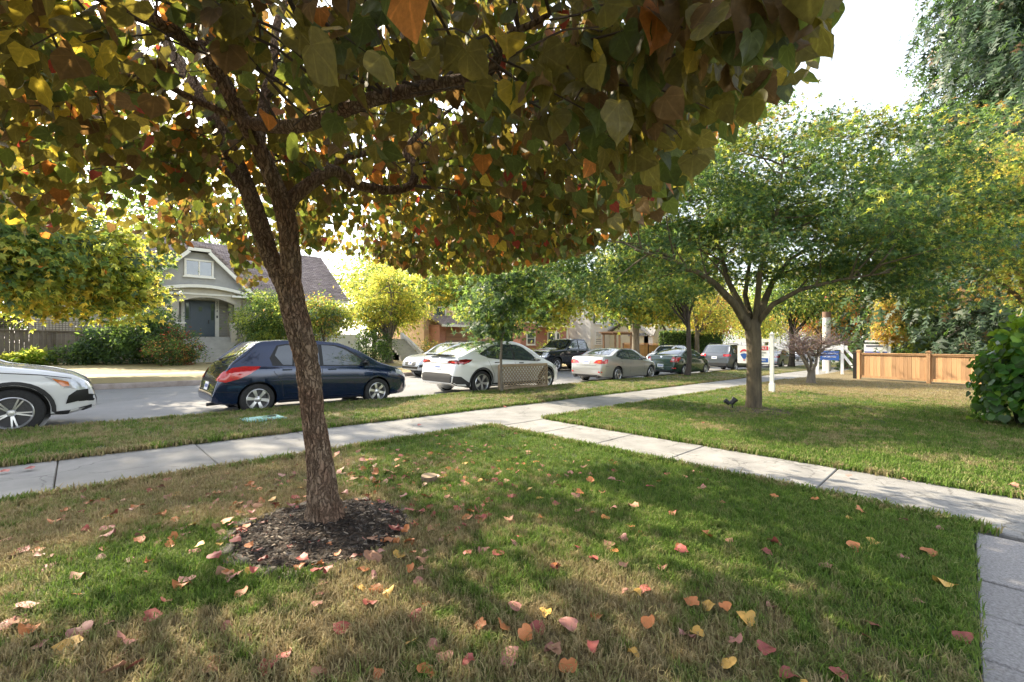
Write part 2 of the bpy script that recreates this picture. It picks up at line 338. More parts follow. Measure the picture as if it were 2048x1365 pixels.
# aggregate paver path at the right edge of the photograph
M_pav = mat('paver_aggregate', (0.17, 0.16, 0.16), 0.9, (0.34, 0.33, 0.33), 70, 0.5, 160, coords='World', detail=3, rand=0.1)
pb = MB(); pb.add([(-3, -1.6, gz(-3) - 0.05), (4.80, -1.6, gz(4.8) - 0.05), (4.80, -0.03, gz(4.8) - 0.05), (-3, -0.03, gz(-3) - 0.05)], [(0, 1, 2, 3)])
pv = tag(pb.build('paver_path', M_soil), kind='structure')
x = -3.0
pm = {}
for i in range(16):
    L = 0.485
    if x + L > 4.83: break
    for yc, wy in ((-0.41, 0.75), (-1.165, 0.74)):
        b = MB(); b.box((0, 0, -0.03), (L - 0.012, wy - 0.012, 0.07)) if 'p' not in pm else None
        if 'p' not in pm:
            me = b.mesh('paver', M_pav); bm = bmesh.new(); bm.from_mesh(me); bmesh.ops.bevel(bm, geom=[e for e in bm.edges if min(v.co.z for v in e.verts) > 0], offset=0.006, segments=1, affect='EDGES'); bm.to_mesh(me); bm.free(); pm['p'] = me
        o = link(bpy.data.objects.new('paver', pm['p']), pv); o.location = (x + L / 2, yc, gz(x + L / 2) + 0.0 + random.uniform(-.006, .003))
        o.rotation_euler = (random.uniform(-.006, .006), K + random.uniform(-.006, .006), random.uniform(-.006, .006))
    x += L
# ================================================================== cars
def paint(name, col, metal=0.35, rough=0.32): return mat(name, col, rough, metal=metal, coat=1.0, spec=0.5)
M_glass = mat('car_glass', (0.03, 0.042, 0.05), 0.03, spec=1.0, coat=1.0)
M_black = mat('black_trim', (0.012, 0.012, 0.013), 0.45)
M_plastic = mat('grey_cladding', (0.03, 0.03, 0.032), 0.65)
M_tyre = mat('tyre_rubber', (0.014, 0.014, 0.015), 0.85, (0.03, 0.03, 0.03), 30)
M_alloy = mat('alloy', (0.62, 0.62, 0.63), 0.28, metal=0.85)
M_darkalloy = mat('dark_alloy', (0.06, 0.06, 0.065), 0.35, metal=0.6)
M_chrome = mat('chrome', (0.8, 0.8, 0.8), 0.12, metal=1.0)
M_red = mat('tail_red', (0.42, 0.012, 0.02), 0.12, (0.62, 0.03, 0.03), 25, coat=1.0)
M_redd = mat('tail_dark_red', (0.16, 0.006, 0.01), 0.1, coat=1.0)
M_lens = mat('head_lens', (0.45, 0.47, 0.5), 0.08, (0.78, 0.8, 0.82), 14, coat=1.0, metal=0.3)
M_amber = mat('amber_lens', (0.6, 0.16, 0.02), 0.15, coat=1.0)
M_plate = mat('plate_white', (0.72, 0.74, 0.78), 0.4)
M_plateblue = mat('plate_blue', (0.05, 0.1, 0.35), 0.5)

def sm(f, n=6):
    k = np.ones(n) / n; g = np.concatenate([np.full(n, f[0]), f, np.full(n, f[-1])]); return np.convolve(np.convolve(g, k, 'same'), k, 'same')[n:-n]
class Car:
    def __init__(s, name, label, S, body_mat, loc, rz, group='cars parked along the street'):
        s.S = S; L = S['L']; s.L = L
        s.root = empty(name, loc, rz); s.root.rotation_euler = (0, K * math.cos(rz), rz)
        tag(s.root, label, 'truck' if 'pickup' in name else 'car', group)
        s.body(body_mat)
    def body(s, bm_):
        S = s.S; L = s.L; N = 170
        u = np.linspace(0, 1, N); xs = L * (0.5 - 0.5 * np.cos(np.pi * u)) * 0.45 + L * u * 0.55   # denser towards both ends
        P = lambda k, n=5: sm(np.interp(xs, [p[0] for p in S[k]], [p[1] for p in S[k]]), n)
        top = P('top', S.get('smooth', 4)); bot = P('bot'); belt = P('belt', 8); plan = P('plan', 5) * S['W'] / 2; tum = S.get('tum', 0.36)
        fl = S.get('flare', 0.0)
        rows = []
        for i, x in enumerate(xs):
            zt, zb, w = top[i], bot[i], plan[i]; be = min(belt[i], zt - 0.035)
            be = max(be, zb + 0.03); pts = [(0, zb), (w * 0.6, zb), (w * 0.88, zb + 0.005), (w * 0.945, zb + 0.04)]
            h = be - zb
            for q, k in ((0.18, 0.965), (0.3, 0.972), (0.42, 0.985), (0.55, 0.996), (0.68, 1.0), (0.8, 0.998), (0.9, 0.99), (0.96, 0.982), (1.0, 0.968)):
                zz = zb + 0.04 + (h - 0.04) * q
                for xw in S['wheels']:
                    d = abs(x - xw)
                    if fl and d < S['rw'] + 0.16: k = k + fl * (1 - (d / (S['rw'] + 0.16)) ** 2) * math.exp(-((zz - S['rw'] * 2) / 0.2) ** 2)
                pts.append((w * k, zz))
            g = max(zt - be - 0.03, 0.0); y0 = w * 0.968
            for q in (0.2, 0.4, 0.6, 0.8, 0.93): pts.append((y0 - 0.012 - g * q * tum - 0.02 * q * q, be + 0.004 + g * q))
            ye = y0 - 0.012 - g * tum - 0.02
            ye = max(ye, 0.02)
            pts.append((ye - 0.02, be + g + 0.014)); ys_ = ye - 0.045; ys_ = max(ys_, 0.015)
            cr = S.get('crown', 0.03)
            for q in (1.0, 0.85, 0.65, 0.45, 0.25, 0.1, 0.0): pts.append((ys_ * q, zt - cr * q ** 2.4 * min(1, g * 6 + .35)))
            rows.append([(x, y, z) for y, z in pts])
        n = len(rows[0]); vs = []; fs = []
        for r in rows: vs += r
        for i in range(N - 1):
            for j in range(n - 1): fs.append((i * n + j, (i + 1) * n + j, (i + 1) * n + j + 1, i * n + j + 1))
        V = np.array(vs); Rr = S['rw'] + S.get('gap', 0.045)
        keep = np.ones(len(fs), bool)
        F = np.array(fs)
        for xw in S['wheels']:
            d = np.hypot(V[:, 0] - xw, V[:, 2] - S['rw']); ins = (d < Rr) & (V[:, 1] > S['W'] * 0.30) & (V[:, 2] < Rr + S['rw'] + .02)
            allin = ins[F].all(1); keep &= ~allin
            nin = ins & (V[:, 1] > S['W'] * 0.36)
            a = np.arctan2(V[:, 2] - S['rw'], V[:, 0] - xw); edge = np.zeros(len(V), bool); edge[F[~allin & ins[F].any(1)].ravel()] = True
            mv = edge & nin; V[mv, 0] = xw + Rr * np.cos(a[mv]); V[mv, 2] = S['rw'] + Rr * np.sin(a[mv])
        F = F[keep]
        b = MB(); b.add([tuple(p) for p in V], [tuple(f) for f in F]); m = len(V)
        b.add([(p[0], -p[1], p[2]) for p in V], [tuple(f[::-1]) for f in F])
        b.add([rows[0][j] for j in range(n)] + [(p[0], -p[1], p[2]) for p in rows[0][1:-1][::-1]], [tuple(range(2 * n - 2))])
        b.add([rows[-1][j] for j in range(n)] + [(p[0], -p[1], p[2]) for p in rows[-1][1:-1][::-1]], [tuple(range(2 * n - 2))])
        me = bpy.data.meshes.new('body'); me.from_pydata(b.v, [], b.f); me.materials.append(bm_)
        bm = bmesh.new(); bm.from_mesh(me); bmesh.ops.remove_doubles(bm, verts=bm.verts, dist=0.0006); bmesh.ops.recalc_face_normals(bm, faces=bm.faces); bm.to_mesh(me)
        s.bvh = BVHTree.FromBMesh(bm); bm.free(); sharpen(me, S.get('crease', 38))
        o = link(bpy.data.objects.new('body', me), s.root); o.location = (-L / 2, 0, 0); s.bodyo = o
        # dark wheel wells and floor
        for xw in S['wheels']:
            for sy in (1, -1):
                w = MB(); W2 = S['W'] / 2
                pr = [(xw + Rr * 1.02 * math.cos(t), S['rw'] + Rr * 1.02 * math.sin(t)) for t in np.linspace(-0.35, math.pi + 0.35, 17)]
                a = [(p[0], sy * (W2 - 0.07), p[1]) for p in pr]; c = [(p[0], sy * (W2 - 0.36), p[1]) for p in pr]
                w.add(a + c, [(i, i + 1, 18 + i, 17 + i) for i in range(16)] + [tuple(range(17, 34))])
                q = w.build('wheel_well', M_black, s.root); q.location = (-L / 2, 0, 0)
    def hit(s, o, d):
        h = s.bvh.ray_cast(Vector(o), Vector(d)); return h[0], h[1]
    def patch(s, name, view, poly, m, off=0.006, both=True, step=0.07, parent=None, skip_mirror=False):
        "a thin panel that follows the body: poly lies in the side (x, z) or end (y, z) view"
        V2 = [Vector((p[0], p[1])) for p in poly]; n0 = len(V2)
        out = []
        for i in range(n0):
            a, c = V2[i], V2[(i + 1) % n0]; k = max(1, int((c - a).length / step)); out += [a + (c - a) * j / k for j in range(k)]
        n = len(out); x0 = min(p.x for p in out); x1 = max(p.x for p in out); z0 = min(p.y for p in out); z1 = max(p.y for p in out)
        inner = []
        def inside(p):
            r = False; j = n - 1
            for i in range(n):
                if (out[i].y > p.y) != (out[j].y > p.y) and p.x < (out[j].x - out[i].x) * (p.y - out[i].y) / (out[j].y - out[i].y) + out[i].x: r = not r
                j = i
            return r
        x = x0 + step / 2
        while x < x1:
            z = z0 + step / 2
            while z < z1:
                p = Vector((x, z))
                if inside(p) and min((p - q).length for q in out) > step * 0.35: inner.append(p)
                z += step
            x += step
        r = delaunay_2d_cdt(out + inner, [], [list(range(n))], 1, 1e-6)
        res = []
        dirs = {'S': ((0, -1, 0), lambda p: (p.x, 3.0, p.y)), 'F': ((-1, 0, 0), lambda p: (s.L + 2, p.x, p.y)), 'B': ((1, 0, 0), lambda p: (-2, p.x, p.y)),
                'T': ((0, 0, -1), lambda p: (p.x, p.y, 4.0)), 'BC': ((0.7071, -0.7071, 0), lambda p: (-2.0 + p.x * 0.7071, 2.0 + p.x * 0.7071, p.y)),
                'FC': ((-0.7071, -0.7071, 0), lambda p: (s.L + 2.0 - p.x * 0.7071, 2.0 + p.x * 0.7071, p.y))}
        d, of = dirs[view]; vs = []
        for p in r[0]:
            h, nn = s.hit(of(p), d)
            if h is None: h = Vector(of(p)) + Vector(d) * 2.5; nn = -Vector(d)
            if nn.dot(Vector(d)) > 0: nn = -nn
            vs.append(h + nn * off)
        for sgn in ((1, -1) if both else (1,)):
            b = MB(); b.add([(v.x, v.y * sgn, v.z) for v in vs], [tuple(f) if sgn > 0 else tuple(f[::-1]) for f in r[2]])
            me = b.mesh(name, m, smooth=60); o = link(bpy.data.objects.new(name, me), parent or s.root)
            if parent is None: o.location = (-s.L / 2, 0, 0)
            res.append(o)
        return res
    def line(s, name, view, pts, m=None, w=0.008, off=0.003, both=True, parent=None):
        V = []
        for a, c in zip(pts[:-1], pts[1:]):
            a = Vector(a); c = Vector(c); k = max(1, int((c - a).length / 0.08)); V += [a + (c - a) * j / k for j in range(k)]
        V.append(Vector(pts[-1])); L = []; R = []
        for i, p in enumerate(V):
            d = (V[min(i + 1, len(V) - 1)] - V[max(i - 1, 0)]).normalized(); nrm = Vector((-d.y, d.x)) * w / 2; L.append(p + nrm); R.append(p - nrm)
        return s.patch(name, view, L + R[::-1], m or M_black, off, both, 0.12, parent)
    def wheels(s, style, m=None, tyre=0.62, n=6, width=0.2, back=None):
        S = s.S; R = S['rw']; rr = R * tyre / 0.96 if tyre > 0.6 else R * tyre
        key = (style, R, tyre, n, (m or M_alloy).name)
        t = MB(); hw = width / 2
        t.lathe([(rr, -hw * .9), (R * 0.9, -hw), (R * 0.975, -hw * .86), (R, -hw * .55), (R, hw * .55), (R * 0.975, hw * .86), (R * 0.9, hw), (rr * 1.01, hw * .92), (rr * .985, hw * .8)], n=40, axis='Y')
        tm = t.mesh('tyre', M_tyre, 50)
        r = MB(); f = hw * .82
        r.lathe([(rr * 1.0, f + .012), (rr * 0.95, f + .018), (rr * 0.90, f + .004), (rr * .88, -hw * .6)], n=40, axis='Y')
        def spoke(a, r0, r1, w0, w1, y0, y1, th=0.03):
            ca, sa_ = math.cos(a), math.sin(a); vs = []
            for (ra, w_, yy) in ((r0, w0, y0), ((r0 + r1) / 2, (w0 + w1) / 2 * .92, (y0 + y1) / 2 + .004), (r1, w1, y1)):
                for sx in (-1, 1):
                    for yb in (yy, yy - th): vs.append((ra * ca - sx * w_ / 2 * sa_, yb, ra * sa_ + sx * w_ / 2 * ca))
            fs = []
            for i in (0, 4): fs += [(i, i + 2, i + 6, i + 4), (i + 1, i + 5, i + 7, i + 3), (i, i + 4, i + 5, i + 1), (i + 2, i + 3, i + 7, i + 6)]
            r.add(vs, fs)
        if style == 'six':
            for k in range(6): spoke(2 * math.pi * k / 6 + .52, rr * .24, rr * .93, rr * .22, rr * .34, f - .004, f + .004)
            r.lathe([(0.0, f + .012), (rr * .2, f + .01), (rr * .3, f - .004), (rr * .31, f - .04)], n=24, axis='Y')
        elif style == 'split':
            for k in range(n):
                for d in (-.13, .13): spoke(2 * math.pi * k / n + d + .3, rr * .16, rr * .94, rr * .10, rr * .085, f - .01, f + .004)
            r.lathe([(0.0, f + .006), (rr * .16, f + .004), (rr * .22, f - .012), (rr * .22, f - .04)], n=24, axis='Y')
        elif style == 'turbine':
            for k in range(n): spoke(2 * math.pi * k / n + .2, rr * .1, rr * .94, rr * .16, rr * .40, f - .006, f + .002); 
            r.lathe([(0.0, f + .006), (rr * .13, f + .004), (rr * .15, f - .03)], n=24, axis='Y')
        elif style == 'five':
            for k in range(5):
                spoke(2 * math.pi * k / 5 + .3, rr * .15, rr * .93, rr * .18, rr * .26, f - .01, f + .004)
            r.lathe([(0.0, f + .008), (rr * .18, f + .004), (rr * .24, f - .012), (rr * .24, f - .04)], n=24, axis='Y')
        rm = r.mesh('rim', m or M_alloy, 40)
        bk = MB(); bk.lathe([(0, hw * .3), (rr * .9, hw * .3)], n=32, axis='Y'); bk.lathe([(rr * .3, hw * .42), (rr * .62, hw * .42), (rr * .62, hw * .3)], n=32, axis='Y'); bkm = bk.mesh('brake_disc', back or M_darkalloy)
        for xw in S['wheels']:
            for sy in (1, -1):
                e = bpy.data.objects.new('wheel', tm); link(e, s.root); e.location = (xw - s.L / 2, sy * (S['W'] / 2 - hw - 0.015), R)
                e.rotation_euler = (0, random.uniform(0, 6), 0)
                if sy < 0: e.rotation_euler = (0, random.uniform(0, 6), math.pi)
                link(bpy.data.objects.new('rim', rm), e); link(bpy.data.objects.new('brake_disc', bkm), e)
    def mirror(s, x, z, m, y=None):
        for sy in (1, -1):
            h, nn = s.hit((x, 3, z), (0, -1, 0)); yy = h.y
            b = MB(); b.box((0, 0, 0), (0.13, 0.2, 0.13)); me = b.mesh('mirror', [m])
            bm = bmesh.new(); bm.from_mesh(me); bmesh.ops.bevel(bm, geom=bm.edges[:], offset=0.045, segments=3, affect='EDGES')
            for v in bm.verts: v.co.x += v.co.y * -0.15 * 1
            bm.to_mesh(me); bm.free(); sharpen(me, 50)
            o = link(bpy.data.objects.new('mirror', me), s.root); o.location = (x - s.L / 2, sy * (yy + 0.10), z + 0.05)
            if sy < 0: o.scale.y = -1
            k = MB(); k.box((x - s.L / 2 + .01, sy * (yy + .02), z + .0), (.06, .1, .04)); k.build('mirror_stalk', M_black, o).matrix_parent_inverse = Matrix.Translation(o.location).inverted()
    def plate(s, view, z, w=0.32, h=0.155, y=0.0):
        o = s.patch('number_plate', view, [(y - w / 2, z), (y + w / 2, z), (y + w / 2, z + h), (y - w / 2, z + h)], M_plate, 0.012, False)[0]
        for k in range(6): s.patch('plate_character', view, [(y - w * .38 + k * w * .13, z + h * .3), (y - w * .30 + k * w * .13, z + h * .3), (y - w * .30 + k * w * .13, z + h * .72), (y - w * .38 + k * w * .13, z + h * .72)], M_plateblue, 0.0145, False, 0.2, o)
    def handle(s, x, z, m, w=0.17):
        for sy in (1, -1):
            h, nn = s.hit((x, 3, z), (0, -1, 0)); b = MB(); b.box((x - s.L / 2, sy * (h.y + .022), z), (w, 0.022, 0.028)); b.box((x - s.L / 2 - w * .4, sy * (h.y + .008), z), (.03, .035, .025)); b.box((x - s.L / 2 + w * .4, sy * (h.y + .008), z), (.03, .035, .025)); b.build('door_handle', m, s.root)
    def badge(s, view, y, z, r=0.045, m=None):
        s.patch('badge', view, [(y + r * math.cos(t) * 1.3, z + r * math.sin(t)) for t in np.linspace(0, 2 * math.pi, 17)[:-1]], m or M_chrome, 0.012, False, 0.03)
    def wiper(s): pass
def arch_trim(car, m, wd=0.05):
    S = car.S; Rr = S['rw'] + S.get('gap', .045)
    for xw in S['wheels']:
        a = np.linspace(-0.25, math.pi + 0.25, 19)
        p = [(xw + (Rr + wd) * math.cos(t), S['rw'] + (Rr + wd) * math.sin(t)) for t in a] + [(xw + (Rr + .006) * math.cos(t), S['rw'] + (Rr + .006) * math.sin(t)) for t in a[::-1]]
        car.patch('arch_trim', 'S', [q for q in p if q[1] > S['zsill']], m, 0.012, True, 0.06)
CARPLAN = [(0, 0.80), (0.06, 0.86), (0.2, 0.93), (0.5, 0.975), (1.0, 1.0), (3.2, 1.0)]
def plan(L, front=(0.62, 0.16)): return [(0, 0.80), (0.06, 0.87), (0.2, 0.935), (0.5, 0.975), (1.1, 1.0), (L - 1.3, 1.0), (L - 0.6, 0.965), (L - 0.3, 0.91), (L - 0.12, 0.82), (L, 0.62)]
NEAR_Y = 9.98
def loc_near(x_rear_wheel, S, y=NEAR_Y):
    xc = x_rear_wheel - S['wheels'][0] + S['L'] / 2
    return (xc, y + S['W'] / 2, gz(xc) - 0.112)
def loc_far(x_front_wheel, S, y_side):
    xc = x_front_wheel - S['wheels'][1] + S['L'] / 2; xc = x_front_wheel + (S['wheels'][1] - S['L'] / 2)
    return (xc, y_side + S['W'] / 2, gz(xc) - 0.112)

# --- blue five-door hatchback
S = dict(L=4.3, W=1.7, wheels=(0.76, 3.36), rw=0.315, zsill=0.2, tum=0.30, crown=0.04,
         top=[(0, 0.42), (0.02, 0.62), (0.06, 0.74), (0.13, 0.86), (0.24, 1.02), (0.32, 1.10), (0.52, 1.28), (0.72, 1.46), (0.80, 1.495), (1.3, 1.535), (1.9, 1.54), (2.45, 1.49), (2.9, 1.32), (3.35, 1.06), (3.5, 1.0), (3.9, 0.90), (4.12, 0.78), (4.22, 0.66), (4.28, 0.52), (4.3, 0.36)],
         bot=[(0, 0.30), (0.1, 0.24), (0.5, 0.21), (3.7, 0.20), (4.15, 0.22), (4.3, 0.27)],
         belt=[(0, 0.95), (0.6, 1.0), (1.2, 0.985), (2.0, 0.955), (3.2, 0.92), (3.6, 0.88), (4.0, 0.78), (4.3, 0.6)], plan=plan(4.3), flare=0.012)
M_blue = paint('blue_paint', (0.002, 0.014, 0.055), 0.4, 0.2)
c = Car('hatchback_car', 'dark blue five-door hatchback parked at the kerb behind the near tree trunk', S, M_blue, loc_near(2.606, S), 0)
c.wheels('six', tyre=0.655); c.mirror(3.02, 0.98, M_black)
c.patch('rear_door_window', 'S', [(1.22, 1.0), (1.98, 0.985), (1.98, 1.42), (1.30, 1.41), (1.16, 1.38), (1.08, 1.2)], M_glass)
c.patch('front_door_window', 'S', [(2.06, 0.98), (3.08, 0.955), (2.95, 1.10), (2.6, 1.32), (2.35, 1.405), (2.06, 1.42)], M_glass)
c.patch('window_surround', 'S', [(1.02, 0.985), (3.16, 0.935), (3.0, 1.12), (2.62, 1.36), (2.36, 1.432), (1.3, 1.44), (1.13, 1.405), (0.98, 1.15)], M_black, 0.003)
c.line('window_divider', 'S', [(1.42, 0.99), (1.47, 1.42)], w=0.035, off=0.008)
c.patch('windscreen', 'F', [(-0.62, 1.04), (0.62, 1.04), (0.5, 1.44), (-0.5, 1.44)], M_glass, both=False)
c.patch('rear_window', 'B', [(-0.58, 1.10), (0.58, 1.10), (0.52, 1.42), (0.40, 1.455), (-0.40, 1.455), (-0.52, 1.42)], M_glass, both=False)
c.patch('tail_lamp', 'S', [(0.09, 0.70), (0.20, 0.68), (0.42, 0.74), (0.62, 0.84), (0.80, 0.975), (0.50, 0.985), (0.3, 0.955), (0.17, 0.86)], M_red, 0.012)
c.patch('tail_lamp', 'B', [(0.56, 0.72), (0.70, 0.70), (0.82, 0.74), (0.83, 0.93), (0.74, 0.9), (0.62, 0.8)], M_red, 0.012)
c.patch('head_lamp', 'S', [(3.88, 0.74), (4.05, 0.68), (4.20, 0.62), (4.16, 0.72), (4.04, 0.80), (3.86, 0.84)], M_lens, 0.008)
c.patch('head_lamp', 'F', [(0.42, 0.66), (0.7, 0.62), (0.72, 0.76), (0.5, 0.76)], M_lens, 0.008)
c.plate('B', 0.50); c.badge('B', 0, 0.86, 0.05)
for x, zt in ((2.02, 0.985), (3.24, 0.93)): c.line('door_gap', 'S', [(x, zt), (x + .02, 0.6), (x - .02, 0.3)])
c.line('door_gap', 'S', [(1.02, 1.0), (1.05, 0.85), (1.2, 0.66), (1.24, 0.34)]); c.line('door_gap', 'S', [(1.24, .31), (3.2, .3)])
c.line('side_moulding', 'S', [(1.3, 0.42), (3.1, 0.40)], M_blue, 0.03, 0.014)
c.patch('sill', 'S', [(1.16, 0.215), (2.96, 0.215), (2.96, 0.27), (1.16, 0.27)], M_plastic, 0.01)
c.handle(1.3, 0.9, M_blue); c.handle(2.25, 0.885, M_blue)
c.line('bumper_seam', 'B', [(-0.8, 0.655), (0.8, 0.655)], M_black, .01, both=False); c.line('bumper_seam', 'S', [(0.05, 0.66), (0.42, 0.62)], M_black, .01)
c.line('bumper_strip', 'S', [(0.05, .5), (0.42, .48)], M_black, .012); c.line('bumper_strip', 'B', [(-.78, .49), (.78, .49)], M_black, .012, both=False)
c.line('tailgate_gap', 'S', [(0.1, 1.0), (0.30, 1.02), (0.55, 1.2), (.78, 1.45)], w=.012)
b = MB(); b.tube([(-2.2, -.45, .24), (-1.8, -.45, .26)], .035, 10); b.build('exhaust_pipe', M_darkalloy, c.root)
b = MB(); b.tube([(-1.86, .1, 1.11), (-1.75, -.15, 1.17), (-1.70, -.34, 1.2)], .012, 5); b.box((-1.87, .1, 1.1), (.05, .08, .05)); b.build('rear_wiper', M_black, c.root)
BLUE_SPEC = S
# --- white coupe-backed electric crossover
S = dict(L=4.75, W=1.92, wheels=(0.98, 3.87), rw=0.355, zsill=0.24, tum=0.42, crown=0.05, smooth=6,
         top=[(0, 0.50), (0.02, 0.74), (0.06, 0.95), (0.10, 1.08), (0.16, 1.14), (0.30, 1.155), (0.55, 1.26), (1.0, 1.43), (1.5, 1.56), (2.1, 1.62), (2.5, 1.615), (2.9, 1.52), (3.3, 1.33), (3.75, 1.06), (3.95, 0.99), (4.3, 0.88), (4.55, 0.74), (4.68, 0.6), (4.75, 0.4)],
         bot=[(0, 0.36), (0.15, 0.28), (0.6, 0.23), (4.1, 0.22), (4.55, 0.22), (4.75, 0.28)],
         belt=[(0, 1.02), (0.6, 1.07), (1.2, 1.06), (2.2, 1.0), (3.4, 0.95), (4.0, 0.9), (4.4, 0.78), (4.75, 0.58)], plan=plan(4.75), flare=0.014, gap=0.05)
M_white = paint('white_paint', (0.74, 0.75, 0.76), 0.0, 0.25)
c = Car('electric_crossover_car', 'white coupe-backed electric crossover parked behind the lattice panel', S, M_white, loc_near(8.535, S), 0)
c.wheels('turbine', tyre=0.69, n=5); c.mirror(3.28, 1.0, M_white)
arch_trim(c, M_plastic, 0.055)
c.patch('side_window', 'S', [(0.98, 1.19), (1.25, 1.10), (1.7, 1.055), (2.30, 1.02), (2.30, 1.485), (1.9, 1.49), (1.5, 1.42), (1.15, 1.28)], M_glass)
c.patch('front_door_window', 'S', [(2.36, 1.015), (3.38, 0.975), (3.18, 1.16), (2.85, 1.385), (2.62, 1.465), (2.36, 1.487)], M_glass)
c.patch('window_surround', 'S', [(0.92, 1.20), (1.22, 1.085), (1.7, 1.035), (3.46, 0.955), (3.22, 1.19), (2.88, 1.41), (2.62, 1.49), (1.9, 1.512), (1.46, 1.44), (1.1, 1.29)], M_black, 0.003)
c.patch('windscreen', 'F', [(-0.66, 1.06), (0.66, 1.06), (0.52, 1.54), (-0.52, 1.54)], M_glass, both=False)
c.patch('rear_window', 'T', [(0.36, -0.56), (0.36, 0.56), (1.0, 0.56), (1.7, 0.53), (1.7, -0.53), (1.0, -0.56)], M_glass, both=False, step=.1)
c.patch('glass_roof', 'T', [(1.76, -0.55), (1.76, 0.55), (2.75, 0.54), (2.75, -0.54)], M_glass, both=False, step=.1)
c.patch('tail_lamp', 'S', [(0.10, 0.93), (0.30, 0.90), (0.50, 0.965), (0.62, 1.04), (0.40, 1.055), (0.13, 1.03)], M_redd, 0.01)
c.patch('tail_lamp', 'B', [(0.42, 0.945), (0.70, 0.92), (0.87, 0.90), (0.90, 1.02), (0.72, 1.03), (0.5, 1.01)], M_redd, 0.01)
c.patch('tail_lamp_bar', 'B', [(0.62, 0.955), (0.84, 0.935), (0.85, 0.965), (0.64, 0.985)], M_red, 0.016); c.patch('tail_lamp_bar', 'S', [(0.16, 0.945), (0.36, 0.93), (0.50, 0.99), (0.48, 1.01), (.34, .965), (0.17, 0.975)], M_red, 0.016)
c.patch('lower_bumper', 'B', [(-0.82, 0.38), (0.82, 0.38), (0.84, 0.56), (0.62, 0.64), (-0.62, 0.64), (-0.84, 0.56)], M_plastic, 0.008, False)
c.patch('lower_bumper', 'S', [(0.02, 0.37), (0.15, 0.30), (0.56, 0.25), (0.57, 0.36), (0.42, 0.44), (0.24, 0.56), (0.02, 0.58)], M_plastic, 0.008)
c.patch('sill', 'S', [(1.4, 0.235), (3.44, 0.225), (3.44, 0.32), (1.4, 0.33)], M_plastic, 0.01)
c.plate('B', 0.74); c.line('tailgate_gap', 'B', [(-.55, .925), (.42, .925)], w=.014, both=False)
b = MB(); b.prism([(-.06, 0), (0.12, .0), (.0, .035), (-.08, .04)], (-2.25, -.62, 1.15), (1, 0, 0), (0, 0, 1), (0, 1.24, 0)); b.build('spoiler_lip', M_plastic, c.root)
for x, zt in ((2.33, 1.0), (3.52, 0.93)): c.line('door_gap', 'S', [(x, zt), (x + .03, 0.6), (x - .01, 0.36)])
c.line('door_gap', 'S', [(1.18, 1.08), (1.3, 0.85), (1.46, 0.6), (1.48, 0.36)]); c.handle(1.55, 0.95, M_black); c.handle(2.6, 0.92, M_black)
c.patch('camera_badge', 'S', [(3.62, .84), (3.76, .86), (3.72, .80)], M_black, .008)
c.patch('head_lamp', 'S', [(4.2, 0.72), (4.5, 0.66), (4.6, .64), (4.45, .76), (4.2, 0.83)], M_lens, 0.008); c.badge('B', 0, 1.04, .04)
# --- champagne silver sedan
def sedan(L, H, wb, f, rw):
    r = L - wb - f; w1 = r; w2 = r + wb
    return dict(L=L, W=1.78, wheels=(w1, w2), rw=rw, zsill=0.22, tum=0.36, crown=0.05, smooth=5,
         top=[(0, 0.46), (0.02, 0.70), (0.06, 0.90), (0.10, 1.02), (0.16, 1.075), (0.55, 1.10), (0.75, 1.12), (1.15, 1.29), (1.5, H - .03), (1.9, H), (2.4, H - 0.015), (2.75, H - .12), (3.15, 1.12), (3.35, 1.0), (3.6, 0.95), (L - .45, 0.83), (L - .2, .73), (L - .08, .6), (L, .38)],
         bot=[(0, 0.30), (0.15, 0.23), (0.6, 0.19), (L - .7, 0.18), (L - .2, 0.2), (L, 0.26)],
         belt=[(0, 0.98), (0.6, 1.01), (1.2, 0.985), (2.2, 0.93), (3.2, 0.89), (3.7, 0.84), (L - .4, 0.76), (L, .55)], plan=plan(L), flare=0.015)
S = sedan(4.58, 1.425, 2.73, 0.8, 0.325)
M_champ = paint('champagne_paint', (0.40, 0.395, 0.385), 0.6, 0.3)
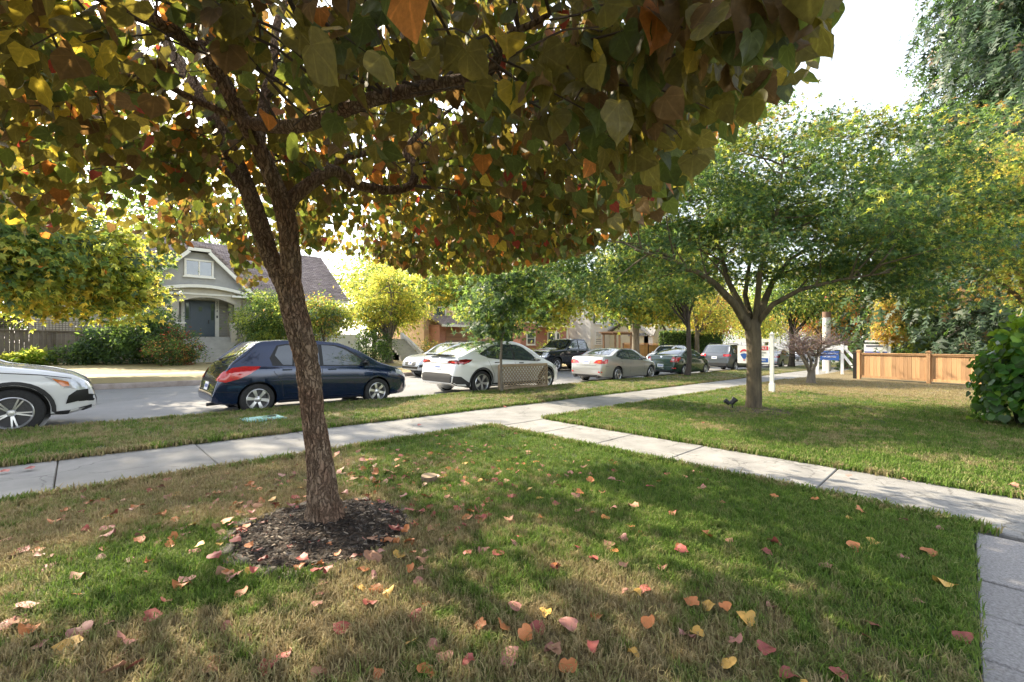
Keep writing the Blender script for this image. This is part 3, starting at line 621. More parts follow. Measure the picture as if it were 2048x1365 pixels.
def finish_sedan(c, lamp, mirror_m, style, rm, plate_z=0.84, lampB=None):
    S = c.S
    c.wheels(style, rm, tyre=0.68, n=5); c.mirror(3.0, 0.95, mirror_m)
    c.patch('rear_door_window', 'S', [(1.02, 1.07), (1.3, 0.985), (1.95, 0.955), (1.95, 1.335), (1.55, 1.335), (1.25, 1.25)], M_glass)
    c.patch('front_door_window', 'S', [(2.02, 0.95), (3.0, 0.915), (2.8, 1.12), (2.5, 1.28), (2.3, 1.33), (2.02, 1.34)], M_glass)
    c.patch('window_surround', 'S', [(0.96, 1.08), (1.27, 0.965), (3.08, 0.897), (2.83, 1.14), (2.52, 1.302), (2.3, 1.352), (1.54, 1.358), (1.2, 1.265)], M_black, 0.003)
    c.patch('windscreen', 'F', [(-0.6, 0.99), (0.6, 0.99), (0.48, 1.36), (-0.48, 1.36)], M_glass, both=False)
    c.patch('rear_window', 'B', [(-0.56, 1.135), (0.56, 1.135), (0.47, 1.375), (-0.47, 1.375)], M_glass, both=False)
    c.patch('tail_lamp', 'B', lampB or [(0.36, 0.80), (0.82, 0.77), (0.84, 0.90), (0.72, 0.955), (0.46, 0.90)], M_red, 0.01)
    c.patch('tail_lamp', 'S', [(0.05, 0.78), (0.30, 0.80), (0.36, 0.95), (0.2, 0.96), (0.08, 0.92)], M_red, 0.01)
    c.patch('lamp_accent', 'B', [(0.55, 0.83), (0.68, 0.82), (0.70, 0.88), (0.57, 0.88)], M_amber if lamp == 'amber' else M_lens, 0.014)
    c.plate('B', plate_z - .08); c.badge('B', 0, 0.99, .035)
    c.patch('lower_bumper', 'B', [(-0.7, 0.26), (0.7, 0.26), (0.66, 0.34), (-0.66, 0.34)], M_plastic, 0.008, False)
    c.line('boot_gap', 'B', [(-.5, .74), (-.46, .70), (.46, .70), (.5, .74)], w=.012, both=False); c.line('bumper_seam', 'S', [(0.04, .72), (.40, .66)], w=.008)
    w1, w2 = S['wheels']
    c.line('door_gap', 'S', [(1.99, 0.95), (2.0, 0.55), (1.98, 0.26)]); c.line('door_gap', 'S', [(3.12, 0.88), (3.16, 0.6), (3.1, 0.26)])
    c.line('door_gap', 'S', [(1.1, 1.0), (1.3, 0.85), (w1 + .42, 0.55), (w1 + .43, 0.26)]); c.handle(1.42, 0.86, c.bodyo.data.materials[0]); c.handle(2.25, 0.83, c.bodyo.data.materials[0])
    c.patch('reflector', 'B', [(.6, .42), (.76, .42), (.74, .48), (.62, .48)], M_red, .008)
    for sy in (-1, 1):
        b = MB(); b.tube([(-S['L'] / 2 - .01, sy * .55, .24), (-S['L'] / 2 + .3, sy * .55, .25)], .045, 12); b.build('exhaust_pipe', M_darkalloy, c.root)
    c.patch('head_lamp', 'S', [(S['L'] - .55, 0.66), (S['L'] - .22, 0.62), (S['L'] - .25, .72), (S['L'] - .5, 0.79)], M_lens, 0.008)
c = Car('sedan_car', 'champagne silver four-door sedan parked ahead of the white crossover', S, M_champ, loc_near(15.85, S), 0)
finish_sedan(c, 'amber', M_champ, 'split', M_alloy)
# --- dark green sedan
S = sedan(4.4, 1.41, 2.6, 0.84, 0.305); S['W'] = 1.7
M_green = paint('dark_green_paint', (0.006, 0.035, 0.025), 0.4, 0.25)
c = Car('sedan_car', 'dark green older sedan parked beside the boulevard tree', S, M_green, loc_near(22.0, S), 0)
finish_sedan(c, 'white', M_green, 'five', M_alloy, 0.56, [(0.5, 0.76), (0.80, 0.74), (0.83, 0.98), (0.6, 1.0)])
# --- sport utility vehicles and wagons
def suv(L, H, W, wb, f, rw, hood=1.02, rear=0.14):
    r = L - wb - f
    return dict(L=L, W=W, wheels=(r, r + wb), rw=rw, zsill=0.28, tum=0.30, crown=0.04, smooth=4,
         top=[(0, 0.52), (0.02, 0.8), (0.05, 0.98), (rear, 1.1), (rear + .2, 1.28), (rear + .48, H - .1), (rear + .62, H - .04), (1.4, H), (2.2, H - .005), (2.6, H - .06), (2.95, H - .2), (3.3, hood + .14), (3.48, hood + .03), (L - .6, hood - .06), (L - .3, hood - .14), (L - .12, hood - .26), (L - .04, hood - .42), (L, .44)],
         bot=[(0, 0.40), (0.15, 0.32), (0.6, 0.27), (L - .9, 0.26), (L - .3, 0.28), (L, 0.36)],
         belt=[(0, 1.04), (0.6, 1.1), (1.4, 1.08), (2.4, 1.04), (3.3, 1.0), (3.7, .97), (L - .5, .9), (L, .62)], plan=[(0, 0.84), (0.06, 0.90), (0.2, 0.95), (0.5, 0.98), (1.1, 1.0), (L - 1.2, 1.0), (L - 0.55, 0.975), (L - 0.25, 0.92), (L - 0.08, 0.83), (L, 0.70)], flare=0.018, gap=0.05)
def finish_suv(c, m, style, clad=True, rails=True, rim=None, front=None, n=5):
    S = c.S; H = max(p[1] for p in S['top']); L = S['L']; hd = S['belt'][5][1]
    c.wheels(style, rim, tyre=0.64, n=n); c.mirror(3.2, 1.02, m)
    if clad:
        arch_trim(c, M_plastic, 0.06); w1, w2 = S['wheels']
        c.patch('sill', 'S', [(w1 + .42, 0.275), (w2 - .42, 0.27), (w2 - .42, 0.38), (w1 + .42, 0.385)], M_plastic, 0.012)
        c.patch('lower_bumper', 'B', [(-.8, .4), (.8, .4), (.82, .56), (-.82, .56)], M_plastic, .01, False)
    zt = H - .11
    c.patch('rear_quarter_window', 'S', [(0.62, 1.15), (1.2, 1.115), (1.2, zt - .01), (0.86, zt - .03)], M_glass)
    c.patch('rear_door_window', 'S', [(1.27, 1.11), (2.06, 1.07), (2.06, zt), (1.27, zt)], M_glass)
    c.patch('front_door_window', 'S', [(2.13, 1.065), (3.2, 1.02), (3.02, 1.2), (2.72, zt - .09), (2.5, zt - .02), (2.13, zt)], M_glass)
    c.patch('window_surround', 'S', [(0.56, 1.13), (3.29, 1.0), (3.06, 1.22), (2.74, zt - .07), (2.5, zt + .01), (0.86, zt + .01)], M_black, 0.003)
    c.patch('windscreen', 'F', [(-0.66, hd + .13), (0.66, hd + .13), (0.56, H - .09), (-0.56, H - .09)], M_glass, both=False)
    c.patch('rear_window', 'B', [(-0.6, 1.16), (0.6, 1.16), (0.56, H - .13), (-0.56, H - .13)], M_glass, both=False)
    c.patch('tail_lamp', 'B', [(0.52, 0.98), (0.84, 0.96), (0.86, 1.10), (0.56, 1.08)], M_red, 0.012); c.patch('tail_lamp', 'S', [(0.05, .96), (.28, .99), (.32, 1.08), (.1, 1.1)], M_red, .012)
    c.plate('B', 0.80)
    c.line('door_gap', 'S', [(2.09, 1.05), (2.11, .7), (2.08, .4)]); c.line('door_gap', 'S', [(3.3, 1.0), (3.34, .7), (3.28, .4)]); c.line('door_gap', 'S', [(1.2, 1.1), (1.25, .9), (S['wheels'][0] + .5, .6), (S['wheels'][0] + .5, .4)])
    c.handle(1.5, 1.0, m); c.handle(2.4, .97, m)
    # face of the car
    c.patch('head_lamp', 'F', [(0.50, hd - .20), (0.82, hd - .17), (0.86, hd - .30), (0.52, hd - .33)], M_lens, 0.01)
    c.patch('head_lamp', 'S', [(L - .62, hd - .10), (L - .3, hd - .17), (L - .07, hd - .26), (L - .08, hd - .34), (L - .3, hd - .31), (L - .46, hd - .2)], M_lens, 0.01)
    c.patch('grille', 'F', [(-0.46, hd - .20), (0.46, hd - .20), (0.40, hd - .44), (-0.40, hd - .44)], M_black, 0.008, False)
    for k in range(3): c.line('grille_bar', 'F', [(-.44 + .015 * k, hd - .25 - .07 * k), (.44 - .015 * k, hd - .25 - .07 * k)], M_chrome, .016, .014, False)
    c.badge('F', 0, hd - .30, .05)
    c.patch('lower_intake', 'F', [(-.62, .40), (.62, .40), (.66, .50), (-.66, .50)], M_black, .008, False)
    c.patch('fog_recess', 'F', [(.60, .46), (.80, .48), (.80, .60), (.64, .56)], M_black, .01)
    if rails:
        for sy in (-1, 1):
            b = MB(); b.tube([(-L / 2 + .75, sy * .56, H - .04), (-L / 2 + .8, sy * .56, H + .035), (-L / 2 + 1.6, sy * .58, H + .05), (-L / 2 + 2.4, sy * .56, H + .03), (-L / 2 + 2.5, sy * .56, H - .05)], .018, 6); b.build('roof_rail', M_plastic, c.root)
# white crossover cut by the left edge: its front faces along the street
S = suv(4.62, 1.73, 1.82, 2.67, 0.93, 0.36, hood=1.06); S['belt'][5] = (3.7, 1.0)
c = Car('crossover_car', 'white crossover with black arch trim cut off by the left edge of the photo', S, M_white, loc_near(-0.71 - 2.67, S, 9.96), 0)
finish_suv(c, M_white, 'split', rim=M_alloy)
L = S['L']
c.patch('fog_recess', 'S', [(L - .36, .45), (L - .17, .50), (L - .10, .56), (L - .11, .67), (L - .24, .66), (L - .33, .58)], M_black, .014)
c.patch('lower_bumper', 'S', [(L - .50, .275), (L - .25, .29), (L - .06, .36), (L - .06, .41), (L - .3, .35), (L - .50, .34)], M_plastic, .012)
c.patch('turn_lens', 'S', [(L - .52, hd_ := 0.86), (L - .34, .80), (L - .32, .73), (L - .40, .73)], M_amber, .016)
c.line('bonnet_gap', 'S', [(L - 1.25, .985), (L - .64, .92), (L - .3, .85)], w=.012)
# silver wagon opposite
S = suv(4.78, 1.62, 1.82, 2.74, 0.96, 0.345, hood=1.04)
M_silver = paint('silver_blue_paint', (0.46, 0.50, 0.56), 0.6, 0.3)
c = Car('wagon_car', 'silver blue wagon facing the camera on the opposite kerb beside the steps', S, M_silver, loc_far(11.5, S, 16.38), math.pi)
finish_suv(c, M_silver, 'five'); c.plate('F', .56)
# black pickup truck opposite
S = dict(L=5.8, W=2.0, wheels=(1.2, 4.85), rw=0.41, zsill=0.36, tum=0.26, crown=0.04, smooth=4,
         top=[(0, .62), (0.02, 1.0), (0.05, 1.25), (0.1, 1.30), (1.72, 1.31), (1.76, 1.34), (1.86, 1.86), (1.98, 1.92), (2.4, 1.95), (3.0, 1.94), (3.3, 1.88), (3.75, 1.5), (4.0, 1.34), (4.2, 1.31), (5.3, 1.22), (5.6, 1.14), (5.72, 1.0), (5.78, .7), (5.8, .5)],
         bot=[(0, .58), (.2, .5), (1, .46), (5, .44), (5.6, .42), (5.8, .48)], belt=[(0, 1.27), (1.7, 1.29), (3, 1.27), (4, 1.26), (5, 1.2), (5.6, 1.05), (5.8, .8)],
         plan=[(0, .95), (.1, .98), (.4, 1), (5.0, 1), (5.5, .98), (5.7, .93), (5.8, .86)], flare=.03, gap=.07)
M_bpaint = paint('black_paint', (0.012, 0.016, 0.026), 0.4, 0.25)
c = Car('pickup_truck', 'black crew-cab pickup truck facing the camera across the street', S, M_bpaint, loc_far(19.6, S, 16.35), math.pi)
c.wheels('five', M_alloy, tyre=0.58); c.mirror(3.72, 1.36, M_chrome); arch_trim(c, M_plastic, .06)
c.patch('rear_door_window', 'S', [(1.95, 1.33), (2.75, 1.32), (2.75, 1.84), (2.02, 1.83)], M_glass); c.patch('front_door_window', 'S', [(2.85, 1.32), (3.75, 1.29), (3.68, 1.42), (3.28, 1.76), (3.1, 1.83), (2.85, 1.85)], M_glass)
c.patch('window_surround', 'S', [(1.88, 1.31), (3.85, 1.27), (3.72, 1.45), (3.3, 1.79), (3.1, 1.86), (1.95, 1.865)], M_black, .003)
c.patch('windscreen', 'F', [(-.72, 1.40), (.72, 1.40), (.64, 1.84), (-.64, 1.84)], M_glass, both=False)
c.patch('grille', 'F', [(-.55, .80), (.55, .80), (.58, 1.10), (-.58, 1.10)], M_black, .01, False)
for k in range(2): c.line('grille_bar', 'F', [(-.55, .88 + .12 * k), (.55, .88 + .12 * k)], M_chrome, .045, .018, False)
c.patch('head_lamp', 'F', [(.62, .84), (.92, .84), (.93, 1.08), (.62, 1.1)], M_lens, .01); c.patch('bumper_bar', 'F', [(-.9, .52), (.9, .52), (.9, .72), (-.9, .72)], M_chrome, .03, False)
c.line('door_gap', 'S', [(2.8, 1.3), (2.8, .55)]); c.line('door_gap', 'S', [(1.78, 1.3), (1.78, .5)], w=.02); c.line('door_gap', 'S', [(3.95, 1.25), (3.95, .55)]); c.handle(2.05, 1.16, M_chrome); c.handle(3.0, 1.16, M_chrome)
c.patch('step_bar', 'S', [(1.75, .48), (4.2, .47), (4.2, .54), (1.75, .55)], M_plastic, .05)
# white wagon with roof bars further along the opposite kerb
S = suv(4.7, 1.66, 1.8, 2.65, .95, .34)
c = Car('wagon_car', 'white wagon with roof bars parked opposite, seen between the two sedans', S, M_white, loc_far(33.6, S, 16.4), math.pi)
finish_suv(c, M_white, 'five')
# grey SUV beyond the green sedan
S = suv(4.78, 1.73, 1.92, 2.82, .95, .36)
M_grey = paint('grey_paint', (0.085, 0.095, 0.11), 0.5, 0.3)
c = Car('suv_car', 'grey SUV parked beyond the green sedan, rear towards the camera', S, M_grey, loc_near(29.1, S), 0)
finish_suv(c, M_grey, 'five')
# far traffic and parked cars at the end of the street
S = suv(4.6, 1.7, 1.85, 2.67, .95, .36)
c = Car('suv_car', 'white SUV coming up the far end of the street behind the bare tree', S, M_white, (62.5, 13.9, gz(62.5) - .105), math.pi)
finish_suv(c, M_white, 'five', rails=False)
S = suv(4.7, 1.75, 1.9, 2.7, .95, .37)
c = Car('suv_car', 'black SUV at the far end of the street just left of the white one', S, M_bpaint, (60.5, 17.3, gz(60.5) - .112), math.pi)
finish_suv(c, M_bpaint, 'five')
S = sedan(4.58, 1.425, 2.73, 0.8, 0.325)
c = Car('sedan_car', 'pale silver sedan parked far off behind the blue sign and the cedar fence', S, M_silver, (40.5, 10.9, gz(40.5) - .112), 0)
finish_sedan(c, 'white', M_silver, 'five', M_alloy)
# ================================================================== houses
M_stucco = mat('grey_stucco', (0.33, 0.325, 0.31), 0.9, (0.38, 0.375, 0.36), 4, 0.3, 120)
M_beige = mat('beige_stucco', (0.47, 0.43, 0.36), 0.9, (0.54, 0.50, 0.42), 3, 0.25, 120)
M_trim = mat('cream_trim', (0.72, 0.70, 0.62), 0.6, (0.80, 0.78, 0.71), 5)
M_siding = mat('taupe_siding', (0.30, 0.29, 0.26), 0.8)
M_door = mat('slate_door', (0.06, 0.085, 0.105), 0.45, (0.075, 0.10, 0.12), 3)
M_pane = mat('window_pane', (0.03, 0.04, 0.05), 0.04, (0.10, 0.12, 0.13), 1.2, coat=1.0, spec=1.0)
M_curt = mat('pale_blind', (0.5, 0.55, 0.6), 0.5)
M_stone = mat('step_concrete', (0.34, 0.33, 0.31), 0.9, (0.46, 0.45, 0.42), 3, 0.3, 50)
M_iron = mat('black_iron', (0.015, 0.015, 0.016), 0.5)
def shingle(name, c1, c2):
    if name in _M: return _M[name]
    m = bpy.data.materials.new(name); m.use_nodes = True; nt = m.node_tree; b = nt.nodes['Principled BSDF']; b.inputs['Roughness'].default_value = 0.9; b.inputs['Specular IOR Level'].default_value = 0.2
    tc = nt.nodes.new('ShaderNodeTexCoord'); mp = nt.nodes.new('ShaderNodeMapping'); mp.inputs['Rotation'].default_value = (math.radians(-38), 0, 0)
    nt.links.new(tc.outputs['Object'], mp.inputs[0]); br = nt.nodes.new('ShaderNodeTexBrick'); br.inputs['Scale'].default_value = 1.0
    br.inputs['Brick Width'].default_value = 0.32; br.inputs['Row Height'].default_value = 0.16; br.inputs['Mortar Size'].default_value = 0.012; br.offset = 0.5
    br.inputs['Color1'].default_value = (*c1, 1); br.inputs['Color2'].default_value = (*c2, 1); br.inputs['Mortar'].default_value = tuple(q * 0.35 for q in c1) + (1,)
    nt.links.new(mp.outputs[0], br.inputs[0]); n = nt.nodes.new('ShaderNodeTexNoise'); n.inputs['Scale'].default_value = 1.2; n.inputs['Detail'].default_value = 7; nt.links.new(tc.outputs['Object'], n.inputs['Vector'])
    mx = nt.nodes.new('ShaderNodeMix'); mx.data_type = 'RGBA'; mx.blend_type = 'OVERLAY'; mx.inputs[0].default_value = 0.5; nt.links.new(br.outputs[0], mx.inputs[6]); nt.links.new(n.outputs['Fac'], mx.inputs[7])
    nt.links.new(mx.outputs[2], b.inputs['Base Color']); bp = nt.nodes.new('ShaderNodeBump'); bp.inputs['Strength'].default_value = 0.6; bp.inputs['Distance'].default_value = 0.02
    nt.links.new(br.outputs['Fac'], bp.inputs['Height']); bp.invert = True; nt.links.new(bp.outputs[0], b.inputs['Normal']); _M[name] = m; return m
M_roof = shingle('brown_shingles', (0.22, 0.175, 0.165), (0.33, 0.27, 0.25))
M_roofg = shingle('grey_shingles', (0.22, 0.215, 0.21), (0.32, 0.31, 0.30))
def window(parent, x0, x1, z0, z1, y, cols=2, rows=1, frame=0.10, glass=None, tm=None, face=-1):
    "a real window: frame, sill, glazing bars and a pane set back in the wall; faces -Y"
    tm = tm or M_trim; d = face
    f = MB()
    for (a, b_) in (((x0 - frame, z0 - frame), (x0, z1 + frame)), ((x1, z0 - frame), (x1 + frame, z1 + frame)), ((x0, z1), (x1, z1 + frame)), ((x0, z0 - frame), (x1, z0))):
        f.box(((a[0] + b_[0]) / 2, y + d * .03, (a[1] + b_[1]) / 2), (abs(b_[0] - a[0]), .12, abs(b_[1] - a[1])))
    o = f.build('window', tm, parent)
    s = MB(); s.box(((x0 + x1) / 2, y + d * .07, z0 - frame - .03), (x1 - x0 + 2 * frame + .14, .2, .06)); s.build('sill', tm, o)
    wdt = (x1 - x0) / cols; h = (z1 - z0) / rows
    for i in range(cols):
        for j in range(rows):
            p = MB(); p.box((x0 + wdt * (i + .5), y + d * .01, z0 + h * (j + .5)), (wdt - .004, .02, h - .004)); p.build('pane', glass or M_pane, o)
    for i in range(1, cols): k = MB(); k.box((x0 + wdt * i, y + d * .035, (z0 + z1) / 2), (.07, .07, z1 - z0)); k.build('glazing_bar', tm, o)
    for j in range(1, rows): k = MB(); k.box(((x0 + x1) / 2, y + d * .032, z0 + h * j), (x1 - x0, .06, .05)); k.build('glazing_bar', tm, o)
    return o
# --- grey bungalow with the arched porch, opposite
H0 = empty('bungalow_house', (5.3, 32, 0.3))
def hp(mb, name, m, parent=None, smooth=None):
    o = mb.build(name, m, None, smooth); o.parent = parent or H0
    if parent is None: o.matrix_parent_inverse = Matrix.Translation(H0.location).inverted()
    return o
tag(H0, 'grey stucco bungalow with arched porch, slate door and brown shingle roof', 'house')
b = MB(); b.box((6.0, 36.6, 2.2), (15.4, 8.6, 4.1)); hp(b, 'wall', M_beige)
# main roof: ridge along the street
b = MB()
x0, x1 = -2.4, 14.1
b.prism([(31.55, 4.12), (36.6, 7.85), (41.65, 4.12), (41.65, 4.32), (36.6, 8.08), (31.55, 4.32)], (x0, 0, 0), (0, 1, 0), (0, 0, 1), (x1 - x0, 0, 0)); rf = hp(b, 'roof', M_roof)
for i in range(24):
    yy = 31.5 + i * .217; zz = 4.335 + i * .1605
    k = MB(); k.bar((x0 - .02, yy, zz), (x1 + .02, yy, zz), .235, .022, up=(0, -.594, .804)); o = k.build('shingle_course', M_roof, None); o.parent = H0; o.matrix_parent_inverse = Matrix.Translation(H0.location).inverted()
b = MB(); b.box((5.85, 31.53, 4.17), (16.5, .12, .2)); hp(b, 'gutter', M_trim)
b = MB(); b.box((12.2, 38, 8.0), (.9, .7, 1.6)); b.box((12.2, 38, 8.85), (1.05, .85, .12)); hp(b, 'chimney', mat('brick_chimney', (.25, .1, .07), .9, (.35, .16, .11), 12))
# gable bay in front
GX, GY = 4.98, 30.6
gab = [(2.45, 4.38), (4.55, 6.42), (5.42, 6.42), (7.5, 4.38)]
b = MB(); b.prism(gab, (0, GY + .35, 0), (1, 0, 0), (0, 0, 1), (0, 5.0, 0)); hp(b, 'gable_wall', M_stucco)
b = MB(); b.prism([(2.02, 4.12), (4.5, 6.60), (5.46, 6.60), (7.92, 4.12), (7.92, 4.32), (5.52, 6.76), (4.44, 6.76), (2.02, 4.32)], (0, GY - .06, 0), (1, 0, 0), (0, 0, 1), (0, 6.5, 0)); hp(b, 'gable_roof', M_roof)
b = MB(); b.prism([(4.3, 6.44), (5.66, 6.44), (5.2, 7.06), (4.76, 7.06)], (0, GY - .02, 0), (1, 0, 0), (0, .35, .94), (0, 1.2, .25)); hp(b, 'gable_hip', M_roof)
for pl in ([(2.0, 4.05), (4.42, 6.46), (4.58, 6.36), (2.2, 3.98)], [(7.94, 4.05), (5.54, 6.46), (5.38, 6.36), (7.74, 3.98)], [(4.40, 6.44), (5.56, 6.44), (5.50, 6.62), (4.46, 6.62)]):
    b = MB(); b.prism(pl, (0, GY - .14, 0), (1, 0, 0), (0, 0, 1), (0, .12, 0)); hp(b, 'rake_board', M_trim)
wd = window(H0, 4.42, 5.62, 5.12, 5.92, GY + .33, 2, 1)
wd.matrix_parent_inverse = Matrix.Translation(H0.location).inverted()
# porch front with segmental arch
ax = np.linspace(4.05, 6.72, 13); arch = [(x, 3.52 + .34 * (1 - ((x - 5.385) / 1.335) ** 2)) for x in ax]
top_arc = [(x, 4.12 + .32 * (1 - ((x - 5.15) / 2.1) ** 2)) for x in np.linspace(7.1, 3.2, 13)]
b = MB(); b.prism([(3.2, .25), (4.05, .25)] + arch + [(6.72, .25), (7.1, .25)] + top_arc, (0, GY + .1, 0), (1, 0, 0), (0, 0, 1), (0, .35, 0)); hp(b, 'porch_front', M_beige)
b = MB(); b.box((3.62, 31.4, 2.2), (.84, 1.4, 4.0)); hp(b, 'porch_side', M_beige); b = MB(); b.box((6.91, 31.4, 2.2), (.38, 1.4, 4.0)); hp(b, 'porch_side', M_beige)
for i in range(12):
    xa, xb = 3.0 + i * .36, 3.36 + i * .36
    za = 4.13 + .33 * (1 - ((xa - 5.15) / 2.15) ** 2); zb = 4.13 + .33 * (1 - ((xb - 5.15) / 2.15) ** 2)
    b = MB(); b.bar((xa - .004, GY - .02, za), (xb + .004, GY - .02, zb), .5, .17); hp(b, 'arch_moulding', M_trim)
for xa, xb in ((2.9, 4.2), (6.55, 7.4)): b = MB(); b.box(((xa + xb) / 2, GY - .05, 3.98), (xb - xa, .4, .12)); hp(b, 'porch_ledge', M_trim)
# recess with door
b = MB(); b.box((5.4, 31.6, 1.45), (2.7, 1.9, .25)); hp(b, 'porch_floor', M_stone)
b = MB(); b.box((5.4, 31.6, 4.02), (2.7, 1.9, .1)); hp(b, 'porch_ceiling', M_trim)
for i in range(15):
    for (xa, xb) in ((6.24, 6.72), (4.05, 4.36)):
        k = MB(); k.box(((xa + xb) / 2, 32.26 - .0, 1.66 + i * .155), (xb - xa, .05, .145), Matrix.Rotation(.12, 3, 'X')); hp(k, 'siding_board', M_siding)
b = MB(); b.box((4.44, 32.24, 2.75), (.16, .12, 2.35)); b.box((6.14, 32.24, 2.75), (.2, .12, 2.35)); b.box((5.3, 32.23, 3.88), (1.9, .13, .14)); hp(b, 'door_frame', M_trim)
dr = MB(); dr.box((5.28, 32.22, 2.68), (.98, .07, 2.14)); door = hp(dr, 'door', M_door)
for xx in (4.65, 5.9): k = MB(); k.box((xx, 32.215, 2.68), (.26, .06, 2.14)); hp(k, 'sidelight', M_door); k = MB(); k.box((xx, 32.18, 3.1), (.15, .02, 1.0)); hp(k, 'sidelight_pane', M_pane)
k = MB(); k.box((5.28, 32.17, 3.25), (.16, .03, .26)); q = hp(k, 'door_pane', M_pane, door)
k = MB(); k.box((5.70, 32.16, 2.5), (.05, .06, .22)); k.box((5.70, 32.13, 2.44), (.04, .08, .04)); hp(k, 'door_handle', M_iron, door)
k = MB(); k.box((6.14, 32.17, 2.82), (.07, .03, .15)); hp(k, 'doorbell', M_iron)
k = MB(); k.box((5.35, 31.6, 3.93), (.24, .24, .1)); k.box((5.35, 31.6, 3.87), (.18, .18, .05)); hp(k, 'porch_lamp', M_trim)
def text(name, body, loc, size, m, rot, parent=None, extr=0.004, align='CENTER', sx=1.0):
    cu = bpy.data.curves.new(name, 'FONT'); cu.body = body; cu.size = size; cu.extrude = extr; cu.align_x = align; cu.align_y = 'CENTER'; cu.materials.append(m); cu.resolution_u = 2
    o = bpy.data.objects.new(name, cu); C.objects.link(o); me = bpy.data.meshes.new_from_object(o); bpy.data.objects.remove(o); me.name = name
    if not me.materials: me.materials.append(m)
    o = link(bpy.data.objects.new(name, me), parent); o.location = loc; o.rotation_euler = rot; o.scale = (sx, 1, 1)
    return o
for i, ch in enumerate('2514'):
    o = text('house_number', ch, (6.14, 32.165, 3.68 - i * .17), .19, M_iron, (math.pi / 2, 0, 0)); o.parent = H0; o.matrix_parent_inverse = Matrix.Translation(H0.location).inverted()
# steps and rails
for i in range(8):
    k = MB(); z = 0.32 + i * .158; y = 28.75 + i * .27; k.box((5.4, (y + 31) / 2 + .02 * 0, z + .079 - .3), (2.5, 31 - y, .76 - .004 * i)); hp(k, 'step', M_stone)
for xx in (4.1, 6.62):
    k = MB(); k.box((xx, 30.35, 1.75), (.3, .3, 1.1)); k.cm = 0; pd = hp(k, 'pedestal', M_beige); k = MB(); k.box((xx, 30.35, 2.34), (.4, .4, .08)); hp(k, 'pedestal_cap', M_trim, pd)
    k = MB(); xr = xx + (.2 if xx > 5 else -.12); k.tube([(xr, 30.3, 2.45), (xr, 29.0, 1.35)], .02, 6); k.tube([(xr, 30.3, 1.7), (xr, 30.3, 2.5)], .022, 6); k.tube([(xr, 29.0, .4), (xr, 29.0, 1.38)], .022, 6); hp(k, 'handrail', M_iron)
wl = window(H0, 2.1, 2.78, 1.95, 3.35, 32.28, 1, 2, frame=.14); wl.matrix_parent_inverse = Matrix.Translation(H0.location).inverted()
wr = window(H0, 9.0, 10.6, 1.9, 3.3, 32.28, 2, 1, frame=.12); wr.matrix_parent_inverse = Matrix.Translation(H0.location).inverted()
k = MB(); k.box((2.0, 31.9, 1.2), (2.2, .5, .16)); hp(k, 'planter_ledge', M_stone)
# --- white gate beside the bungalow, steps of the next garden
g = empty('white_gate', (12.2, 29.6, .3)); tag(g, 'tall white boarded garden gate beside the bungalow', 'gate')
M_wht = mat('white_boards', (0.70, 0.71, 0.70), 0.6, (0.78, 0.78, 0.77), 4)
for i in range(22):
    k = MB(); k.box((-1.6 + i * .155, 0, 0.75), (.150, .03, 1.5)); k.build('board', M_wht, g)
for z in (.25, 1.25): k = MB(); k.box((0.03, .05, z), (3.4, .06, .1)); k.build('rail', M_wht, g)
k = MB(); k.box((1.1, -.03, .95), (.06, .04, .16)); k.build('latch', M_iron, g)
for xx in (-1.72, 1.82): k = MB(); k.box((xx, 0, .8), (.14, .14, 1.65)); k.build('post', M_wht, g)
st = empty('garden_steps', (16.6, 27.2, .22)); tag(st, 'concrete garden steps with sloping cheek wall behind the silver wagon', 'steps')
for i in range(8): k = MB(); k.box((0, i * .3 + .6, .08 + i * .16 - .4), (1.5, 1.5, .96)); k.build('step', M_stone, st)
k = MB(); k.prism([(-.3, -.2), (-.3, .35), (2.6, 1.75), (2.6, -.2)], (.78, 0, 0), (0, 1, 0), (0, 0, 1), (.22, 0, 0)); k.build('cheek_wall', M_stone, st)

